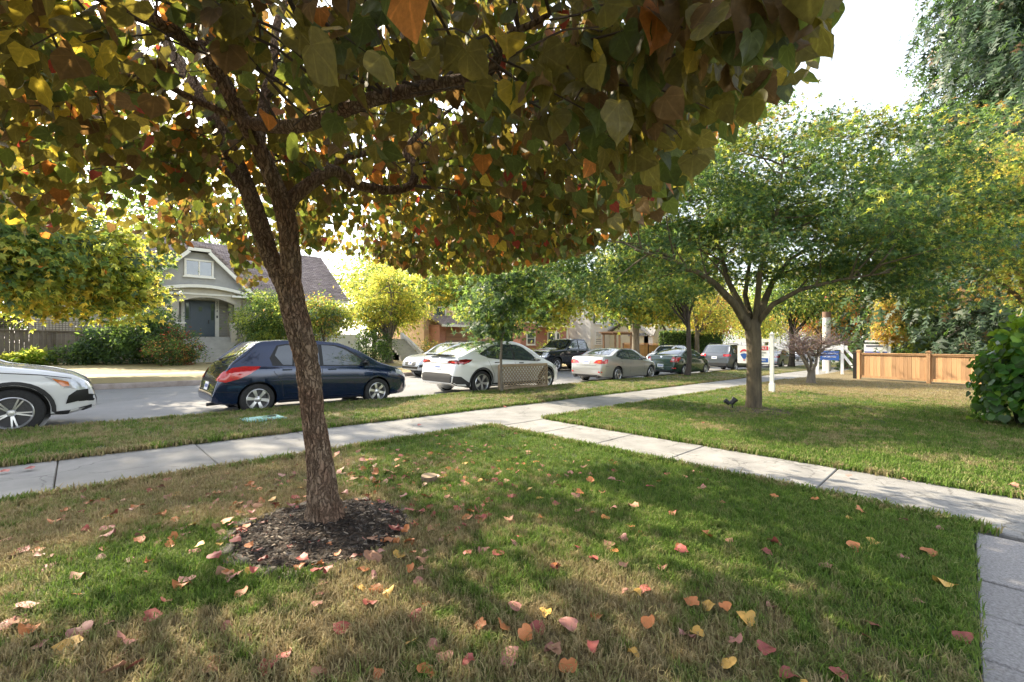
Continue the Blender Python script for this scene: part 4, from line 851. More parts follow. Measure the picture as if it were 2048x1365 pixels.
# --- plainer houses further along
def simple_house(name, label, x0, x1, y0, depth, zb, h, rise, wall, roof, axis='X', over=.5, wins=(), trimm=None, extras=None):
    r = empty(name, ((x0 + x1) / 2, y0, zb)); tag(r, label, 'house'); T = Matrix.Translation(r.location).inverted()
    def put(mb, nm, m, par=None):
        o = mb.build(nm, m, None); o.parent = par or r
        if par is None: o.matrix_parent_inverse = T
        return o
    y1 = y0 + depth; k = MB(); k.box(((x0 + x1) / 2, (y0 + y1) / 2, zb + h / 2), (x1 - x0, depth, h)); put(k, 'wall', wall)
    e = zb + h
    if axis == 'X':
        ym = (y0 + y1) / 2; k = MB(); k.prism([(y0 - over, e - .05), (ym, e + rise), (y1 + over, e - .05), (y1 + over, e + .15), (ym, e + rise + .22), (y0 - over, e + .15)], (x0 - over, 0, 0), (0, 1, 0), (0, 0, 1), (x1 - x0 + 2 * over, 0, 0)); put(k, 'roof', roof)
        k = MB(); k.prism([(y0, e), (ym, e + rise), (y1, e)], (x0 + .02, 0, 0), (0, 1, 0), (0, 0, 1), (x1 - x0 - .04, 0, 0)); put(k, 'gable_wall', wall)
    else:
        xm = (x0 + x1) / 2; k = MB(); k.prism([(x0 - over, e - .05), (xm, e + rise), (x1 + over, e - .05), (x1 + over, e + .15), (xm, e + rise + .22), (x0 - over, e + .15)], (0, y0 - over, 0), (1, 0, 0), (0, 0, 1), (0, depth + 2 * over, 0)); put(k, 'roof', roof)
        k = MB(); k.prism([(x0, e), (xm, e + rise), (x1, e)], (0, y0 + .02, 0), (1, 0, 0), (0, 0, 1), (0, depth - .04, 0)); put(k, 'gable_wall', wall)
        for sg in (-1, 1): k = MB(); k.bar((xm, y0 - over - .03, e + rise + .06), (xm + sg * ((x1 - x0) / 2 + over), y0 - over - .03, e - .0), .06, .22); put(k, 'rake_board', trimm or M_trim)
    k = MB(); k.box(((x0 + x1) / 2, y0 - over - .05 if axis == 'X' else y0 - .05, e + .02), (x1 - x0 + 2 * over, .1, .16)); put(k, 'fascia', trimm or M_trim)
    for (a, b_, c_, d_, cols, rows) in wins:
        wn = window(r, x0 + a, x0 + b_, zb + c_, zb + d_, y0 - .02, cols, rows, tm=trimm); wn.matrix_parent_inverse = T
    return r, put
M_peach = mat('peach_stucco', (0.60, 0.40, 0.27), 0.85, (0.66, 0.45, 0.31), 2)
M_brick = mat('brick_red', (0.30, 0.13, 0.09), 0.9, (0.42, 0.2, 0.14), 14)
M_offw = mat('offwhite_siding', (0.62, 0.62, 0.60), 0.8, (0.70, 0.69, 0.66), 2)
M_cream = mat('cream_siding', (0.58, 0.52, 0.36), 0.8, (0.64, 0.58, 0.42), 2)
r, put = simple_house('stucco_house', 'peach stucco house seen between the trees behind the silver wagon', 23.5, 32.5, 36, 9, .2, 5.6, 2.4, M_peach, M_roof, 'Y', wins=((1.2, 2.4, 3.2, 4.4, 1, 1), (5.6, 7.0, 3.2, 4.4, 2, 1)))
k = MB(); k.box((26.9, 35.2, 1.5), (5.6, 1.8, 2.7)); put(k, 'garage', M_brick)
k = MB(); k.prism([(33.6, 2.7), (36.1, 3.75), (36.1, 3.9), (33.6, 2.85)], (23.9, 0, 0), (0, 1, 0), (0, 0, 1), (6.2, 0, 0)); put(k, 'garage_roof', M_roof); k = MB(); k.box((27, 33.55, 2.78), (6.3, .1, .22)); put(k, 'garage_fascia', M_trim)
k = MB(); k.box((26.9, 34.27, 1.3), (4.2, .06, 2.2)); gd = put(k, 'garage_door', mat('brown_garage_door', (.26, .13, .07), .6))
for i in range(3): k = MB(); k.box((26.9, 34.23, .62 + i * .55), (4.1, .03, .03)); put(k, 'door_groove', M_iron)
r, put = simple_house('brick_house', 'brick house half hidden behind the big tree across the street', 34.5, 43, 34, 9, .1, 5.4, 2.2, M_brick, M_roof, 'X', wins=((1, 2.2, .9, 2.2, 1, 2), (4.5, 6.5, .9, 2.2, 2, 1), (1, 2.2, 3.4, 4.6, 1, 2), (6.4, 7.6, 3.4, 4.6, 1, 2)))
k = MB(); k.box((38.5, 32.6, 3.0), (2.4, 2.6, .16)); put(k, 'porch_roof', M_trim)
for xx in (37.5, 39.5): k = MB(); k.box((xx, 31.5, 1.5), (.18, .18, 2.9)); put(k, 'porch_post', M_trim)
r, put = simple_house('white_house', 'white boarded house with dark shutters behind the pickup truck', 46, 58, 33, 9, 0, 5.6, 2.6, M_offw, M_roofg, 'X', trimm=M_wht, wins=((1, 2.3, 1, 2.5, 1, 2), (5, 6.3, 1, 2.5, 1, 2), (1, 2.3, 3.6, 5.0, 1, 2), (5, 6.3, 3.6, 5.0, 2, 2), (9, 10.3, 3.6, 5.0, 2, 2)))
for i in range(22): k = MB(); k.box((52, 32.97, .4 + i * .24), (12, .03, .225), Matrix.Rotation(.1, 3, 'X')); put(k, 'siding_board', M_offw)
for xx in (46.7, 48.7, 50.7, 52.7): k = MB(); k.box((xx, 32.92, 4.3), (.3, .05, 1.5)); put(k, 'shutter', mat('slate_shutter', (.05, .06, .09), .6))
r, put = simple_house('garage_building', 'cream garage with pale grey gabled roof behind the wood fence', 50.2, 57.6, 27.4, 6, -.5, 2.5, 2.0, M_cream, M_roofg, 'X', trimm=M_wht)
k = MB(); k.prism([(50.0, 1.95), (52.0, 3.9), (54.0, 1.95), (54.0, 2.1), (52.0, 4.1), (50.0, 2.1)], (0, 26.6, 0), (1, 0, 0), (0, 0, 1), (0, 3.5, 0)); put(k, 'front_roof', M_roofg)
k = MB(); k.prism([(50.2, -.5), (53.8, -.5), (53.8, 1.95), (52.0, 3.75), (50.2, 1.95)], (0, 26.8, 0), (1, 0, 0), (0, 0, 1), (0, 1.2, 0)); put(k, 'front_gable', M_offw)
r, put = simple_house('timbered_house', 'white house with dark timber strips right of the garage', 60, 70, 30, 8, -.9, 5.8, 2.4, M_offw, M_roofg, 'Y', trimm=M_wht, wins=((1.2, 2.6, 3.3, 4.9, 2, 2), (5.6, 7, 3.3, 4.9, 2, 2), (1.2, 2.8, .8, 2.3, 1, 1)))
for xx in (60.3, 63.6, 64.9, 69.7): k = MB(); k.box((xx, 29.95, 2.0), (.26, .08, 5.6)); put(k, 'timber', M_iron)
k = MB(); k.box((65, 29.94, 2.05), (10, .08, .2)); put(k, 'timber', M_iron)
r, put = simple_house('grey_house', 'grey roofed house at the left behind the lattice fence', -16, -5, 33, 9, .3, 4.2, 3.4, M_beige, M_roof, 'X', wins=((1, 2.5, 1.2, 2.7, 2, 1), (6, 8, 1.2, 2.7, 2, 1)))

# ================================================================== fences
M_cedar = mat('cedar_boards', (0.34, 0.18, 0.08), 0.7, (0.47, 0.28, 0.135), 2.5, 0.2, 40, rand=0.28, stretch=(6, 6, 0.6))
M_brown = mat('brown_boards', (0.13, 0.075, 0.045), 0.8, (0.20, 0.12, 0.075), 3, rand=0.15)
M_weath = mat('weathered_boards', (0.16, 0.13, 0.11), 0.9, (0.26, 0.22, 0.19), 3, rand=0.2)
def board_fence(name, label, pts, h, bw, m, post_h=None, pm_=None, gap=0.006, base=0.08, cap=True, rails=True, zfun=None, post_every=2.44, lattice=0.0, side=-1):
    r = empty(name, (pts[0][0], pts[0][1], gz(pts[0][0]))); tag(r, label, 'fence'); O = Vector(r.location)
    bmesh_ = {}
    for a, c in zip(pts[:-1], pts[1:]):
        a = Vector((*a, 0)); c = Vector((*c, 0)); L = (c - a).length; d = (c - a) / L; nrm = Vector((-d.y, d.x, 0)) * side; ang = math.atan2(d.y, d.x)
        zf = zfun or (lambda p: gz(p.x))
        n = int(L / bw); me = bmesh_.get(bw)
        if me is None: k = MB(); k.box((0, 0, h / 2), (bw - gap, .022, h)); me = k.mesh('board', m); bmesh_[bw] = me
        for i in range(n):
            p = a + d * (bw * (i + .5)); o = link(bpy.data.objects.new('board', me), r); o.location = p + Vector((0, 0, zf(p) + base)) - O + nrm * random.uniform(-.003, .003); o.rotation_euler = (0, 0, ang)
        npst = max(1, round(L / post_every)); ph = post_h or h + .15
        for i in range(npst + 1):
            p = a + d * (L * i / npst) + nrm * .03; k = MB(); k.box((0, 0, ph / 2), (.12, .12, ph)); k.box((0, 0, ph + .02), (.17, .17, .04)); k.box((0, 0, ph + .055), (.1, .1, .03)) if cap else None
            o = k.build('post', pm_ or m, r); o.location = p + Vector((0, 0, zf(p))) - O; o.rotation_euler = (0, 0, ang)
        if rails:
            for zz, hh in ((base + .05, .10), (base + h - .02, .06)):
                k = MB(); k.bar(a + nrm * .035 + Vector((0, 0, zf(a) + zz)) - O, c + nrm * .035 + Vector((0, 0, zf(c) + zz)) - O, .035, hh); k.build('rail', m, r)
            k = MB(); k.bar(a + Vector((0, 0, zf(a) + base + h + .02)) - O, c + Vector((0, 0, zf(c) + base + h + .02)) - O, .14, .035); k.build('cap_rail', m, r)
        if lattice:
            z0 = base + h + .03
            nl = int(L / .11)
            for i in range(nl): p = a + d * (L * (i + .5) / nl); k = MB(); k.box((0, 0, lattice / 2), (.025, .012, lattice)); o = k.build('lattice_slat', m, r); o.location = p + Vector((0, 0, zf(p) + z0)) - O; o.rotation_euler = (0, 0, ang)
            for j in range(int(lattice / .1)): k = MB(); k.bar(a + Vector((0, 0, zf(a) + z0 + .05 + j * .1)) - O + nrm * .013, c + Vector((0, 0, zf(c) + z0 + .05 + j * .1)) - O + nrm * .013, .012, .025); k.build('lattice_slat', m, r)
    return r
board_fence('cedar_fence', 'low new cedar board fence at the right edge of the lawn', [(25.55, 3.45), (24.72, 1.08), (23.5, -2.4)], 1.08, .138, M_cedar, post_h=1.27, base=.10, post_every=2.5, side=-1)
k = MB(); k.box((25.72, 3.62, gz(25.7) + .6), (.16, .16, 1.2)); tag(k.build('dark_post', M_iron), 'black square post at the street end of the cedar fence', 'post')
board_fence('brown_fence', 'tall dark brown fence in the shade behind the cedar fence', [(38, 6), (41, -12)], 1.75, .15, M_brown, base=.05, post_every=2.4)
board_fence('garden_fence', 'orange wood fence behind the pickup truck and silver sedan', [(41.5, 25.6), (61, 24.6)], 1.55, .15, mat('orange_fence', (0.52, 0.28, 0.13), .75, (0.62, 0.36, 0.18), 3, rand=.15), base=.05, post_every=2.4, pm_=M_brown, lattice=.22)
board_fence('lattice_fence', 'weathered brown fence with lattice top left of the bungalow', [(-5.2, 30.4), (1.2, 30.4)], 1.5, .15, M_weath, base=.3, post_every=2.2, lattice=.5)
pg = empty('pergola', (40.6, 25.0, gz(40.6))); tag(pg, 'brown timber pergola gateway at the end of the orange fence', 'pergola')
for yy in (-.0, 1.4):
    for xx in (-1.5, 1.5): k = MB(); k.box((xx, yy, 1.35), (.16, .16, 2.7)); k.build('post', M_brown, pg)
    k = MB(); k.box((0, yy, 2.75), (3.9, .08, .2)); k.build('beam', M_brown, pg)
for i in range(9): k = MB(); k.box((-1.7 + i * .42, .7, 2.9), (.06, 2.2, .12)); k.build('rafter', M_brown, pg)
wl2 = MB(); wl2.box((-7.5, 29.2, .75), (5.0, .25, 1.3)); tag(wl2.build('garden_wall', M_stone), 'low grey concrete garden wall at the far left', 'wall')

# ================================================================== lattice tree guard on the boulevard
M_latt = mat('tan_lattice', (0.26, 0.19, 0.125), 0.8, (0.36, 0.27, 0.185), 6, rand=.08)
lp = Vector((8.85, 9.60, gz(8.85) + .02)); lq = Vector((10.95, 9.60, gz(10.95) + .02))
lt = empty('tree_guard', lp); tag(lt, 'tan diagonal lattice panel standing on the boulevard beside the white crossover', 'panel')
d = lq - lp; Lw = 2.1; Hh = .76
for a, c in (((0, 0, 0), (0, 0, Hh)), ((Lw, 0, gz(Lw)), (Lw, 0, Hh + gz(Lw)))): k = MB(); k.bar(a, c, .07, .045); k.build('frame_post', M_latt, lt)
for z in (Hh - .02, .06): k = MB(); k.bar((0, -.004, z), (Lw, -.004, z + gz(Lw)), .05, .07); k.build('frame_rail', M_latt, lt)
for sgn, yy in ((1, -.008), (-1, .008)):
    n = 30
    for i in range(-7, 18):
        x0 = i * .125
        a = (x0, 0.08) if sgn > 0 else (x0 + .68, .08); e = (x0 + .66, .74) if sgn > 0 else (x0 + .02, .74)
        (xa, za), (xb, zb) = a, e
        lo, hi = 0.02, Lw - .02
        def clip(xa, za, xb, zb):
            if (xa < lo and xb < lo) or (xa > hi and xb > hi): return None
            def cut(x, z, x2, z2):
                for lim, f in ((lo, x < lo), (hi, x > hi)):
                    if f: t = (lim - x) / (x2 - x); return lim, z + (z2 - z) * t
                return x, z
            p = cut(xa, za, xb, zb); q = cut(xb, zb, xa, za); return p, q
        r_ = clip(xa, za, xb, zb)
        if r_ is None or abs(r_[0][0] - r_[1][0]) < .05: continue
        (xa, za), (xb, zb) = r_
        k = MB(); k.bar((xa, yy, za + gz(xa)), (xb, yy, zb + gz(xb)), .034, .012, up=(0, 1, 0)) if False else k.bar((xa, yy, za + gz(xa)), (xb, yy, zb + gz(xb)), .012, .028); k.build('slat', M_latt, lt)
# backing seen through the far part of the lattice is only the car: none needed

# ================================================================== signs
M_sign = mat('sign_white', (0.82, 0.82, 0.82), 0.5); M_sred = mat('sign_red', (0.55, 0.03, 0.05), 0.5); M_sblue = mat('sign_blue', (0.02, 0.09, 0.36), 0.5); M_sgrey = mat('sign_text_grey', (0.12, 0.13, 0.16), .6)
def sale_sign(name, label, p, w=.92, wh=.58, ph=1.78, detail=True):
    r = empty(name, (p[0], p[1], gz(p[0]))); tag(r, label, 'sign')
    k = MB(); k.box((0, 0, ph / 2), (.10, .10, ph)); k.box((0, 0, ph + .02), (.13, .13, .03)); k.box((0, 0, ph + .06), (.08, .08, .06), taper=.3); o = k.build('post', M_sign, r)
    k = MB(); k.box((.0, 0, .14), (.14, .14, .28)); k.build('post_sleeve', M_sign, o)
    k = MB(); k.box((0, .42, ph - .18), (.07, 1.24, .10)); k.build('arm', M_sign, r)
    k = MB(); k.box((0, .08 + w / 2, ph - .33 - wh / 2), (.02, w, wh)); pn = k.build('panel', M_sign, r)
    for yy in (.2, w - .04): k = MB(); k.tube([(0, yy, ph - .34), (0, yy, ph - .22)], .006, 5); k.build('hook', M_iron, r)
    return r, pn, ph - .33
R90 = (math.pi / 2, 0, -math.pi / 2)
r, pn, zt = sale_sign('sale_sign', 'white colonial post sign with balloon panel and red band behind the maple trunk', (15.38, 4.23))
# seen from -X: left is +Y
def sgn_box(par, y0, y1, z0, z1, m, nm, x=-.013): k = MB(); k.box((x, (y0 + y1) / 2, (z0 + z1) / 2), (.006, abs(y1 - y0), abs(z1 - z0))); return k.build(nm, m, par)
sgn_box(pn, .10, .62, zt - .15, zt - .03, M_sred, 'red_band'); text('lettering', 'FOR SALE', (-.018, .36, zt - .09), .105, M_sign, R90, pn, .001)
text('lettering', 'Webster', (-.015, .33, zt - .22), .10, M_sgrey, R90, pn, .001); text('lettering', 'GROUP', (-.015, .33, zt - .31), .06, M_sgrey, R90, pn, .001)
sgn_box(pn, .10, .60, zt - .53, zt - .40, M_sblue, 'blue_band'); text('lettering', '604.263.2823', (-.018, .34, zt - .465), .062, M_sign, R90, pn, .001)
bl = [(.80 + .11 * math.cos(t), zt - .27 + .13 * math.sin(t)) for t in np.linspace(0, 2 * math.pi, 25)[:-1]]
def shape(par, pts, m, nm, x): k = MB(); k.prism(pts, (x, 0, 0), (0, 1, 0), (0, 0, 1), (-.003, 0, 0)); k.build(nm, m, par)
tt = np.linspace(0, math.pi, 13)
shape(pn, [(.80 + .125 * math.cos(t), zt - .25 + .125 * math.sin(t)) for t in tt] + [(.80 - .125 + .25 * i / 6, zt - .25 + .06 * math.sin(math.pi * i / 6)) for i in range(1, 6)], M_sred, 'balloon_top', -.012)
shape(pn, [(.80 - .115 + .23 * i / 8, zt - .30 + .045 * math.sin(math.pi * i / 8)) for i in range(9)] + [(.83, zt - .44), (.77, zt - .44)], M_sblue, 'balloon_base', -.012)
shape(pn, [(.77, zt - .46), (.83, zt - .46), (.825, zt - .49), (.775, zt - .49)], M_sred, 'balloon_basket', -.012)
# blue board on white posts near the street corner
r = empty('builder_sign', (29.4, 4.7, gz(29.4))); tag(r, 'blue board on white timber posts with diagonal braces beyond the bare tree', 'sign')
for yy, h in ((1.12, 1.5), (.75, 1.2), (.0, 1.75)): k = MB(); k.box((0 if yy != .75 else .5, yy, h / 2), (.13, .13, h)); k.build('post', M_sign, r)
k = MB(); k.box((0, .52, 1.45), (.1, 1.5, .22)); k.build('top_board', M_sign, r)
k = MB(); k.box((-.09, .55, 1.02), (.03, .86, .5)); pn = k.build('panel', M_sblue, r)
text('lettering', 'JOHN STEVENS', (-.108, .55, 1.12), .115, M_sign, R90, pn, .001); text('lettering', '604.780.5607', (-.108, .55, .95), .115, M_sign, R90, pn, .001)
for y1, z1 in ((-1.0, .25), (-.75, .55)): k = MB(); k.bar((0, -.02, 1.55 if z1 < .5 else 1.1), (0, y1, z1 if z1 < .5 else .0), .06, .12); k.build('brace', M_sign, r)
# third, small sign behind the fence
r, pn, zt = sale_sign('sale_sign', 'small white hanging sign behind the cedar fence below the yellow tree', (31.0, 2.9), w=1.0, wh=.5, ph=2.0)
sgn_box(pn, .1, 1.06, zt - .5, zt - .4, M_sblue, 'blue_band'); sgn_box(pn, .2, 1.0, zt - .16, zt - .06, M_sgrey, 'dark_band')
# thick pale post, its shaded top put in as dark colour
k = MB(); k.tube([(0, 0, 0), (0, 0, 2), (0, 0, 3.45)], [.22, .215, .21], 16); k.cm = 1; k.tube([(0, 0, 3.45), (0, 0, 3.8)], [.235, .235], 16); k.cm = 0; o = k.build('white_post', [mat('pale_pole', (.55, .52, .48), .9, (.66, .63, .58), 4, stretch=(8, 8, .5), bump=.3, bscale=20), M_brown], None, 60); o.location = (33.5, 6.15, gz(33.5) - .1)
tag(o, 'thick white post with shade-dark top behind the blue board', 'post')

# ================================================================== small things on the ground
pc = gnd(858, 966, .02); k = MB(); k.lathe([(0.082, -.02), (.077, .04), (.075, .068), (.072, .074)], n=24); k.lathe([(.072, .074), (0, .074)], n=24); k.m[-24:] = [1] * 24
o = k.build('stump', [mat('stump_bark', (.09, .06, .04), .9, (.17, .12, .08), 30), mat('cut_wood', (.30, .21, .13), .8, (.42, .31, .20), 25)], None, 50); o.location = pc; o.rotation_euler = (.05, -.03, 0); tag(o, 'small round cut stump in the lawn between the tree and the walkway', 'stump')
pc = gnd(528, 838, .03); r = empty('utility_cover', pc); tag(r, 'flat pale teal utility cover set in the boulevard grass', 'cover'); r.rotation_euler = (0, K, .05)
M_teal = mat('teal_cover', (.20, .42, .40), .6, (.30, .52, .50), 9)
k = MB(); k.box((0, 0, -.02), (.62, .44, .07)); k.build('frame', M_teal, r); k = MB(); k.box((0, 0, .018), (.54, .36, .012)); k.build('lid', M_teal, r)
k = MB(); k.tube([(.14 + .07 * math.cos(t), .04 + .035 * math.sin(t), .03) for t in np.linspace(0, 2 * math.pi, 13)], .008, 5); k.build('lid_ring', M_iron, r)
pc = gnd(1465, 818, .02); r = empty('garden_spotlight', pc); tag(r, 'small black garden spotlight on a stake beside the maple trunk', 'light')
k = MB(); k.tube([(0, 0, -.02), (0, 0, .12)], .014, 8); k.build('stake', M_iron, r)
k = MB(); k.lathe([(.001, -.09), (.05, -.085), (.055, 0), (.07, .06), (.066, .07), (.02, .066)], n=16); o = k.build('lamp_head', M_iron, r, 50); o.location = (.02, -.01, .17); o.rotation_euler = (.5, .5, 0)
k = MB(); k.lathe([(.001, -.07), (.04, -.065), (.045, 0), (.055, .05), (.05, .058), (.02, .055)], n=16); o = k.build('lamp_head', M_iron, r, 50); o.location = (-.07, .09, .15); o.rotation_euler = (-.7, -.6, 0)
k = MB(); k.tube([(0, 0, .1), (-.05, .07, .12)], .012, 6); k.build('arm', M_iron, r)
# ================================================================== trees and shrubs
def leafmesh(name, P, T, N, S, tmpl, midx, mats, parent=None, fold=None, local=None):
    "one mesh of many leaves: each leaf is its own little surface at P, pointing along T, facing N, S metres long"
    V, F, = tmpl; P = np.asarray(P); n = len(P); k = len(V); T = T / np.linalg.norm(T, axis=1, keepdims=True)
    X = np.cross(T, N); X /= np.linalg.norm(X, axis=1, keepdims=True) + 1e-9; Z = np.cross(X, T)
    S = np.asarray(S)[:, None, None]; fo = (np.ones(n) if fold is None else fold)[:, None, None]
    W = P[:, None, :] + S * (V[None, :, 0:1] * X[:, None, :] + V[None, :, 1:2] * T[:, None, :] + fo * V[None, :, 2:3] * Z[:, None, :])
    F = np.asarray(F); nf = len(F)
    idx = (F[None] + (np.arange(n) * k)[:, None, None]).reshape(-1)
    me = bpy.data.meshes.new(name); me.vertices.add(n * k); me.vertices.foreach_set('co', W.reshape(-1).astype(np.float32))
    me.loops.add(n * nf * 3); me.loops.foreach_set('vertex_index', idx.astype(np.int32))
    me.polygons.add(n * nf); me.polygons.foreach_set('loop_start', (np.arange(n * nf) * 3).astype(np.int32)); me.polygons.foreach_set('loop_total', np.full(n * nf, 3, np.int32))
    for m in mats: me.materials.append(m)
    me.polygons.foreach_set('material_index', np.repeat(np.asarray(midx, np.int32), nf))
    uv = me.uv_layers.new(name='UVMap'); uvs = np.tile(V[:, :2], (n, 1))[idx]; uv.data.foreach_set('uv', uvs.reshape(-1).astype(np.float32))
    me.update(calc_edges=True); o = link(bpy.data.objects.new(name, me), parent); return o
def heart(res=0):
    "heart-shaped leaf, tip along +y, stalk at the origin, folded on the midrib"
    pts = [(0.0, 0.0), (0.22, -0.12), (0.45, -0.04), (0.57, 0.20), (0.53, 0.46), (0.36, 0.70), (0.12, 0.86), (0, 1.02)]
    mid = [(0, 0.0), (0, .25), (0, .5), (0, .78)]
    V = []; z = lambda x, y: 0.10 * abs(x) - 0.22 * (y - .15) ** 2 - .16 * x * x + .02 * math.sin(9 * y + 5 * x)
    for p in pts: V.append((p[0], p[1], z(*p)))
    for p in pts[1:-1]: V.append((-p[0], p[1], z(-p[0], p[1])))
    for p in mid[1:]: V.append((p[0], p[1], z(*p)))
    # right: 0..7 (0 base,7 tip), left: 8..13, mid: 14,15,16
    F = [(0, 1, 14), (1, 2, 14), (2, 3, 14), (3, 15, 14), (3, 4, 15), (4, 5, 15), (5, 16, 15), (5, 6, 16), (6, 7, 16),
         (0, 14, 8), (8, 14, 9), (9, 14, 10), (10, 14, 15), (10, 15, 11), (11, 15, 12), (12, 15, 16), (12, 16, 13), (13, 16, 7)]
    return np.array(V), np.array(F)
def heart_low():
    V = [(0, 0, 0), (.40, -.08, .02), (.56, .30, .02), (.24, .78, -.10), (0, 1.02, -.20), (-.40, -.08, .02), (-.56, .30, .02), (-.24, .78, -.10), (0, .4, -.02)]
    F = [(0, 1, 8), (1, 2, 8), (2, 3, 8), (3, 4, 8), (0, 8, 5), (5, 8, 6), (6, 8, 7), (7, 8, 4)]
    return np.array(V), np.array(F)
def star(lobes=5, narrow=.30):
    V = [(0, 0, 0)]; F = []; n = lobes; angs = np.linspace(-2.1, 2.1, n); lens = 1 - .38 * (np.abs(angs) / 2.1) ** 1.3
    for i, (a, l) in enumerate(zip(angs, lens)):
        for da, r, z in ((-narrow, .42 * l, .03), (0, l, -.16 * l)):
            V.append((r * math.sin(a + da), r * math.cos(a + da), z))
    V.append((.4 * math.sin(2.1 + narrow), .4 * math.cos(2.1 + narrow), .03))
    for i in range(len(V) - 2): F.append((0, i + 1, i + 2))
    return np.array(V), np.array(F)
def palm(lobes=5, w=.13):
    "palmate leaf of slender pointed lobes, one triangle for each"
    V = []; F = []; angs = np.linspace(-1.95, 1.95, lobes) if lobes > 3 else np.linspace(-1.0, 1.0, 3)
    for a in angs:
        l = 1 - .36 * (abs(a) / 2) ** 1.3; k = len(V); c, s_ = math.cos(a), math.sin(a); ww = w * l * (1.0 if lobes > 3 else 2.0); r0 = .02
        V += [(r0 * s_ - ww * c, r0 * c + ww * s_, .02), (r0 * s_ + ww * c, r0 * c - ww * s_, .02), (l * s_, l * c, -.16 * l)]; F.append((k, k + 1, k + 2))
    return np.array(V), np.array(F)
def lance():
    V = [(0, 0, 0), (.24, .45, .06), (0, 1, -.12), (-.24, .45, .06)]
    return np.array(V), np.array([(0, 1, 2), (0, 2, 3)])
def spray():
    "flat drooping conifer spray"
    V = [(0, 0, 0)]; F = []
    for i, (y, r) in enumerate(((.2, .30), (.5, .26), (.76, .16))):
        for sg in (-1, 1):
            k = len(V); V += [(0, y - .10, -.04 * y), (sg * r, y + .16, -.10 * y - .05 * r), (0, y + .10, -.10 * y)]; F.append((k, k + 1, k + 2))
    k = len(V); V += [(-.04, 0, 0), (.04, 0, 0), (0, 1.08, -.22)]; F.append((k, k + 1, k + 2))
    return np.array(V), np.array(F)
HEART, HEARTL, STAR, LANCE, SPRAY = heart(), heart_low(), palm(5, .17), lance(), spray(); STAR3 = palm(3, .17)
def unit(v): return v / (np.linalg.norm(v, axis=-1, keepdims=True) + 1e-9)
M_bark = mat('brown_bark', (0.055, 0.04, 0.03), 0.95, (0.17, 0.13, 0.10), 7, 0.8, 26, stretch=(1, 1, .22), coords='World')
M_barkg = mat('grey_bark', (0.09, 0.075, 0.06), 0.95, (0.22, 0.19, 0.155), 7, 0.7, 26, stretch=(1, 1, .25), coords='World')
M_barkd = mat('dark_bark', (0.03, 0.024, 0.02), 0.95, (0.09, 0.07, 0.055), 8, 0.7, 26, stretch=(1, 1, .25), coords='World')
LM = dict(
    olive=leafmat('leaf_olive', (0.11, 0.11, 0.035), (0.38, 0.35, 0.06), .5), green=leafmat('leaf_green', (0.07, 0.12, 0.04), (0.28, 0.42, 0.08), .5),
    dark=leafmat('leaf_dark', (0.04, 0.075, 0.03), (0.14, 0.25, 0.05), .4), ygreen=leafmat('leaf_yellow_green', (0.19, 0.23, 0.05), (0.66, 0.70, 0.12), .55),
    yellow=leafmat('leaf_yellow', (0.40, 0.32, 0.06), (0.85, 0.72, 0.12), .55), gold=leafmat('leaf_gold', (0.40, 0.24, 0.07), (0.7, 0.42, 0.10), .45),
    orange=leafmat('leaf_orange', (0.36, 0.13, 0.03), (0.65, 0.22, 0.04), .45), red=leafmat('leaf_red', (0.24, 0.04, 0.03), (0.45, 0.07, 0.04), .4),
    mgreen=leafmat('leaf_maple_green', (0.055, 0.105, 0.038), (0.17, 0.29, 0.07), .42), mdark=leafmat('leaf_maple_dark', (0.04, 0.08, 0.04), (0.11, 0.20, 0.06), .38),
    blue=leafmat('leaf_blue_green', (0.065, 0.11, 0.065), (0.18, 0.28, 0.12), .4), conifer=leafmat('leaf_cedar', (0.035, 0.058, 0.032), (0.08, 0.12, 0.045), .25),
    coniferb=leafmat('leaf_cedar_brown', (0.16, 0.10, 0.045), (0.25, 0.16, 0.06), .3), gloss=leafmat('leaf_glossy', (0.045, 0.12, 0.025), (0.20, 0.42, 0.04), .38, rough=.3), ylow=leafmat('leaf_lime', (0.14, 0.26, 0.03), (0.40, 0.55, 0.05), .45, rough=.3))
def curve_pts(a, b, n, sag=0.0, wob=0.05, seed=0):
    rr = random.Random(seed); a = Vector(a); b = Vector(b); L = (b - a).length; off = Vector((rr.uniform(-1, 1), rr.uniform(-1, 1), rr.uniform(-.4, .4))) * wob * L
    out = []
    for i in range(n):
        t = i / (n - 1); p = a.lerp(b, t) + off * math.sin(math.pi * t) + Vector((0, 0, sag * L * math.sin(math.pi * t)))
        if 0 < i < n - 1: p += Vector((rr.uniform(-1, 1), rr.uniform(-1, 1), rr.uniform(-1, 1))) * wob * L * .25
        out.append(p)
    return out
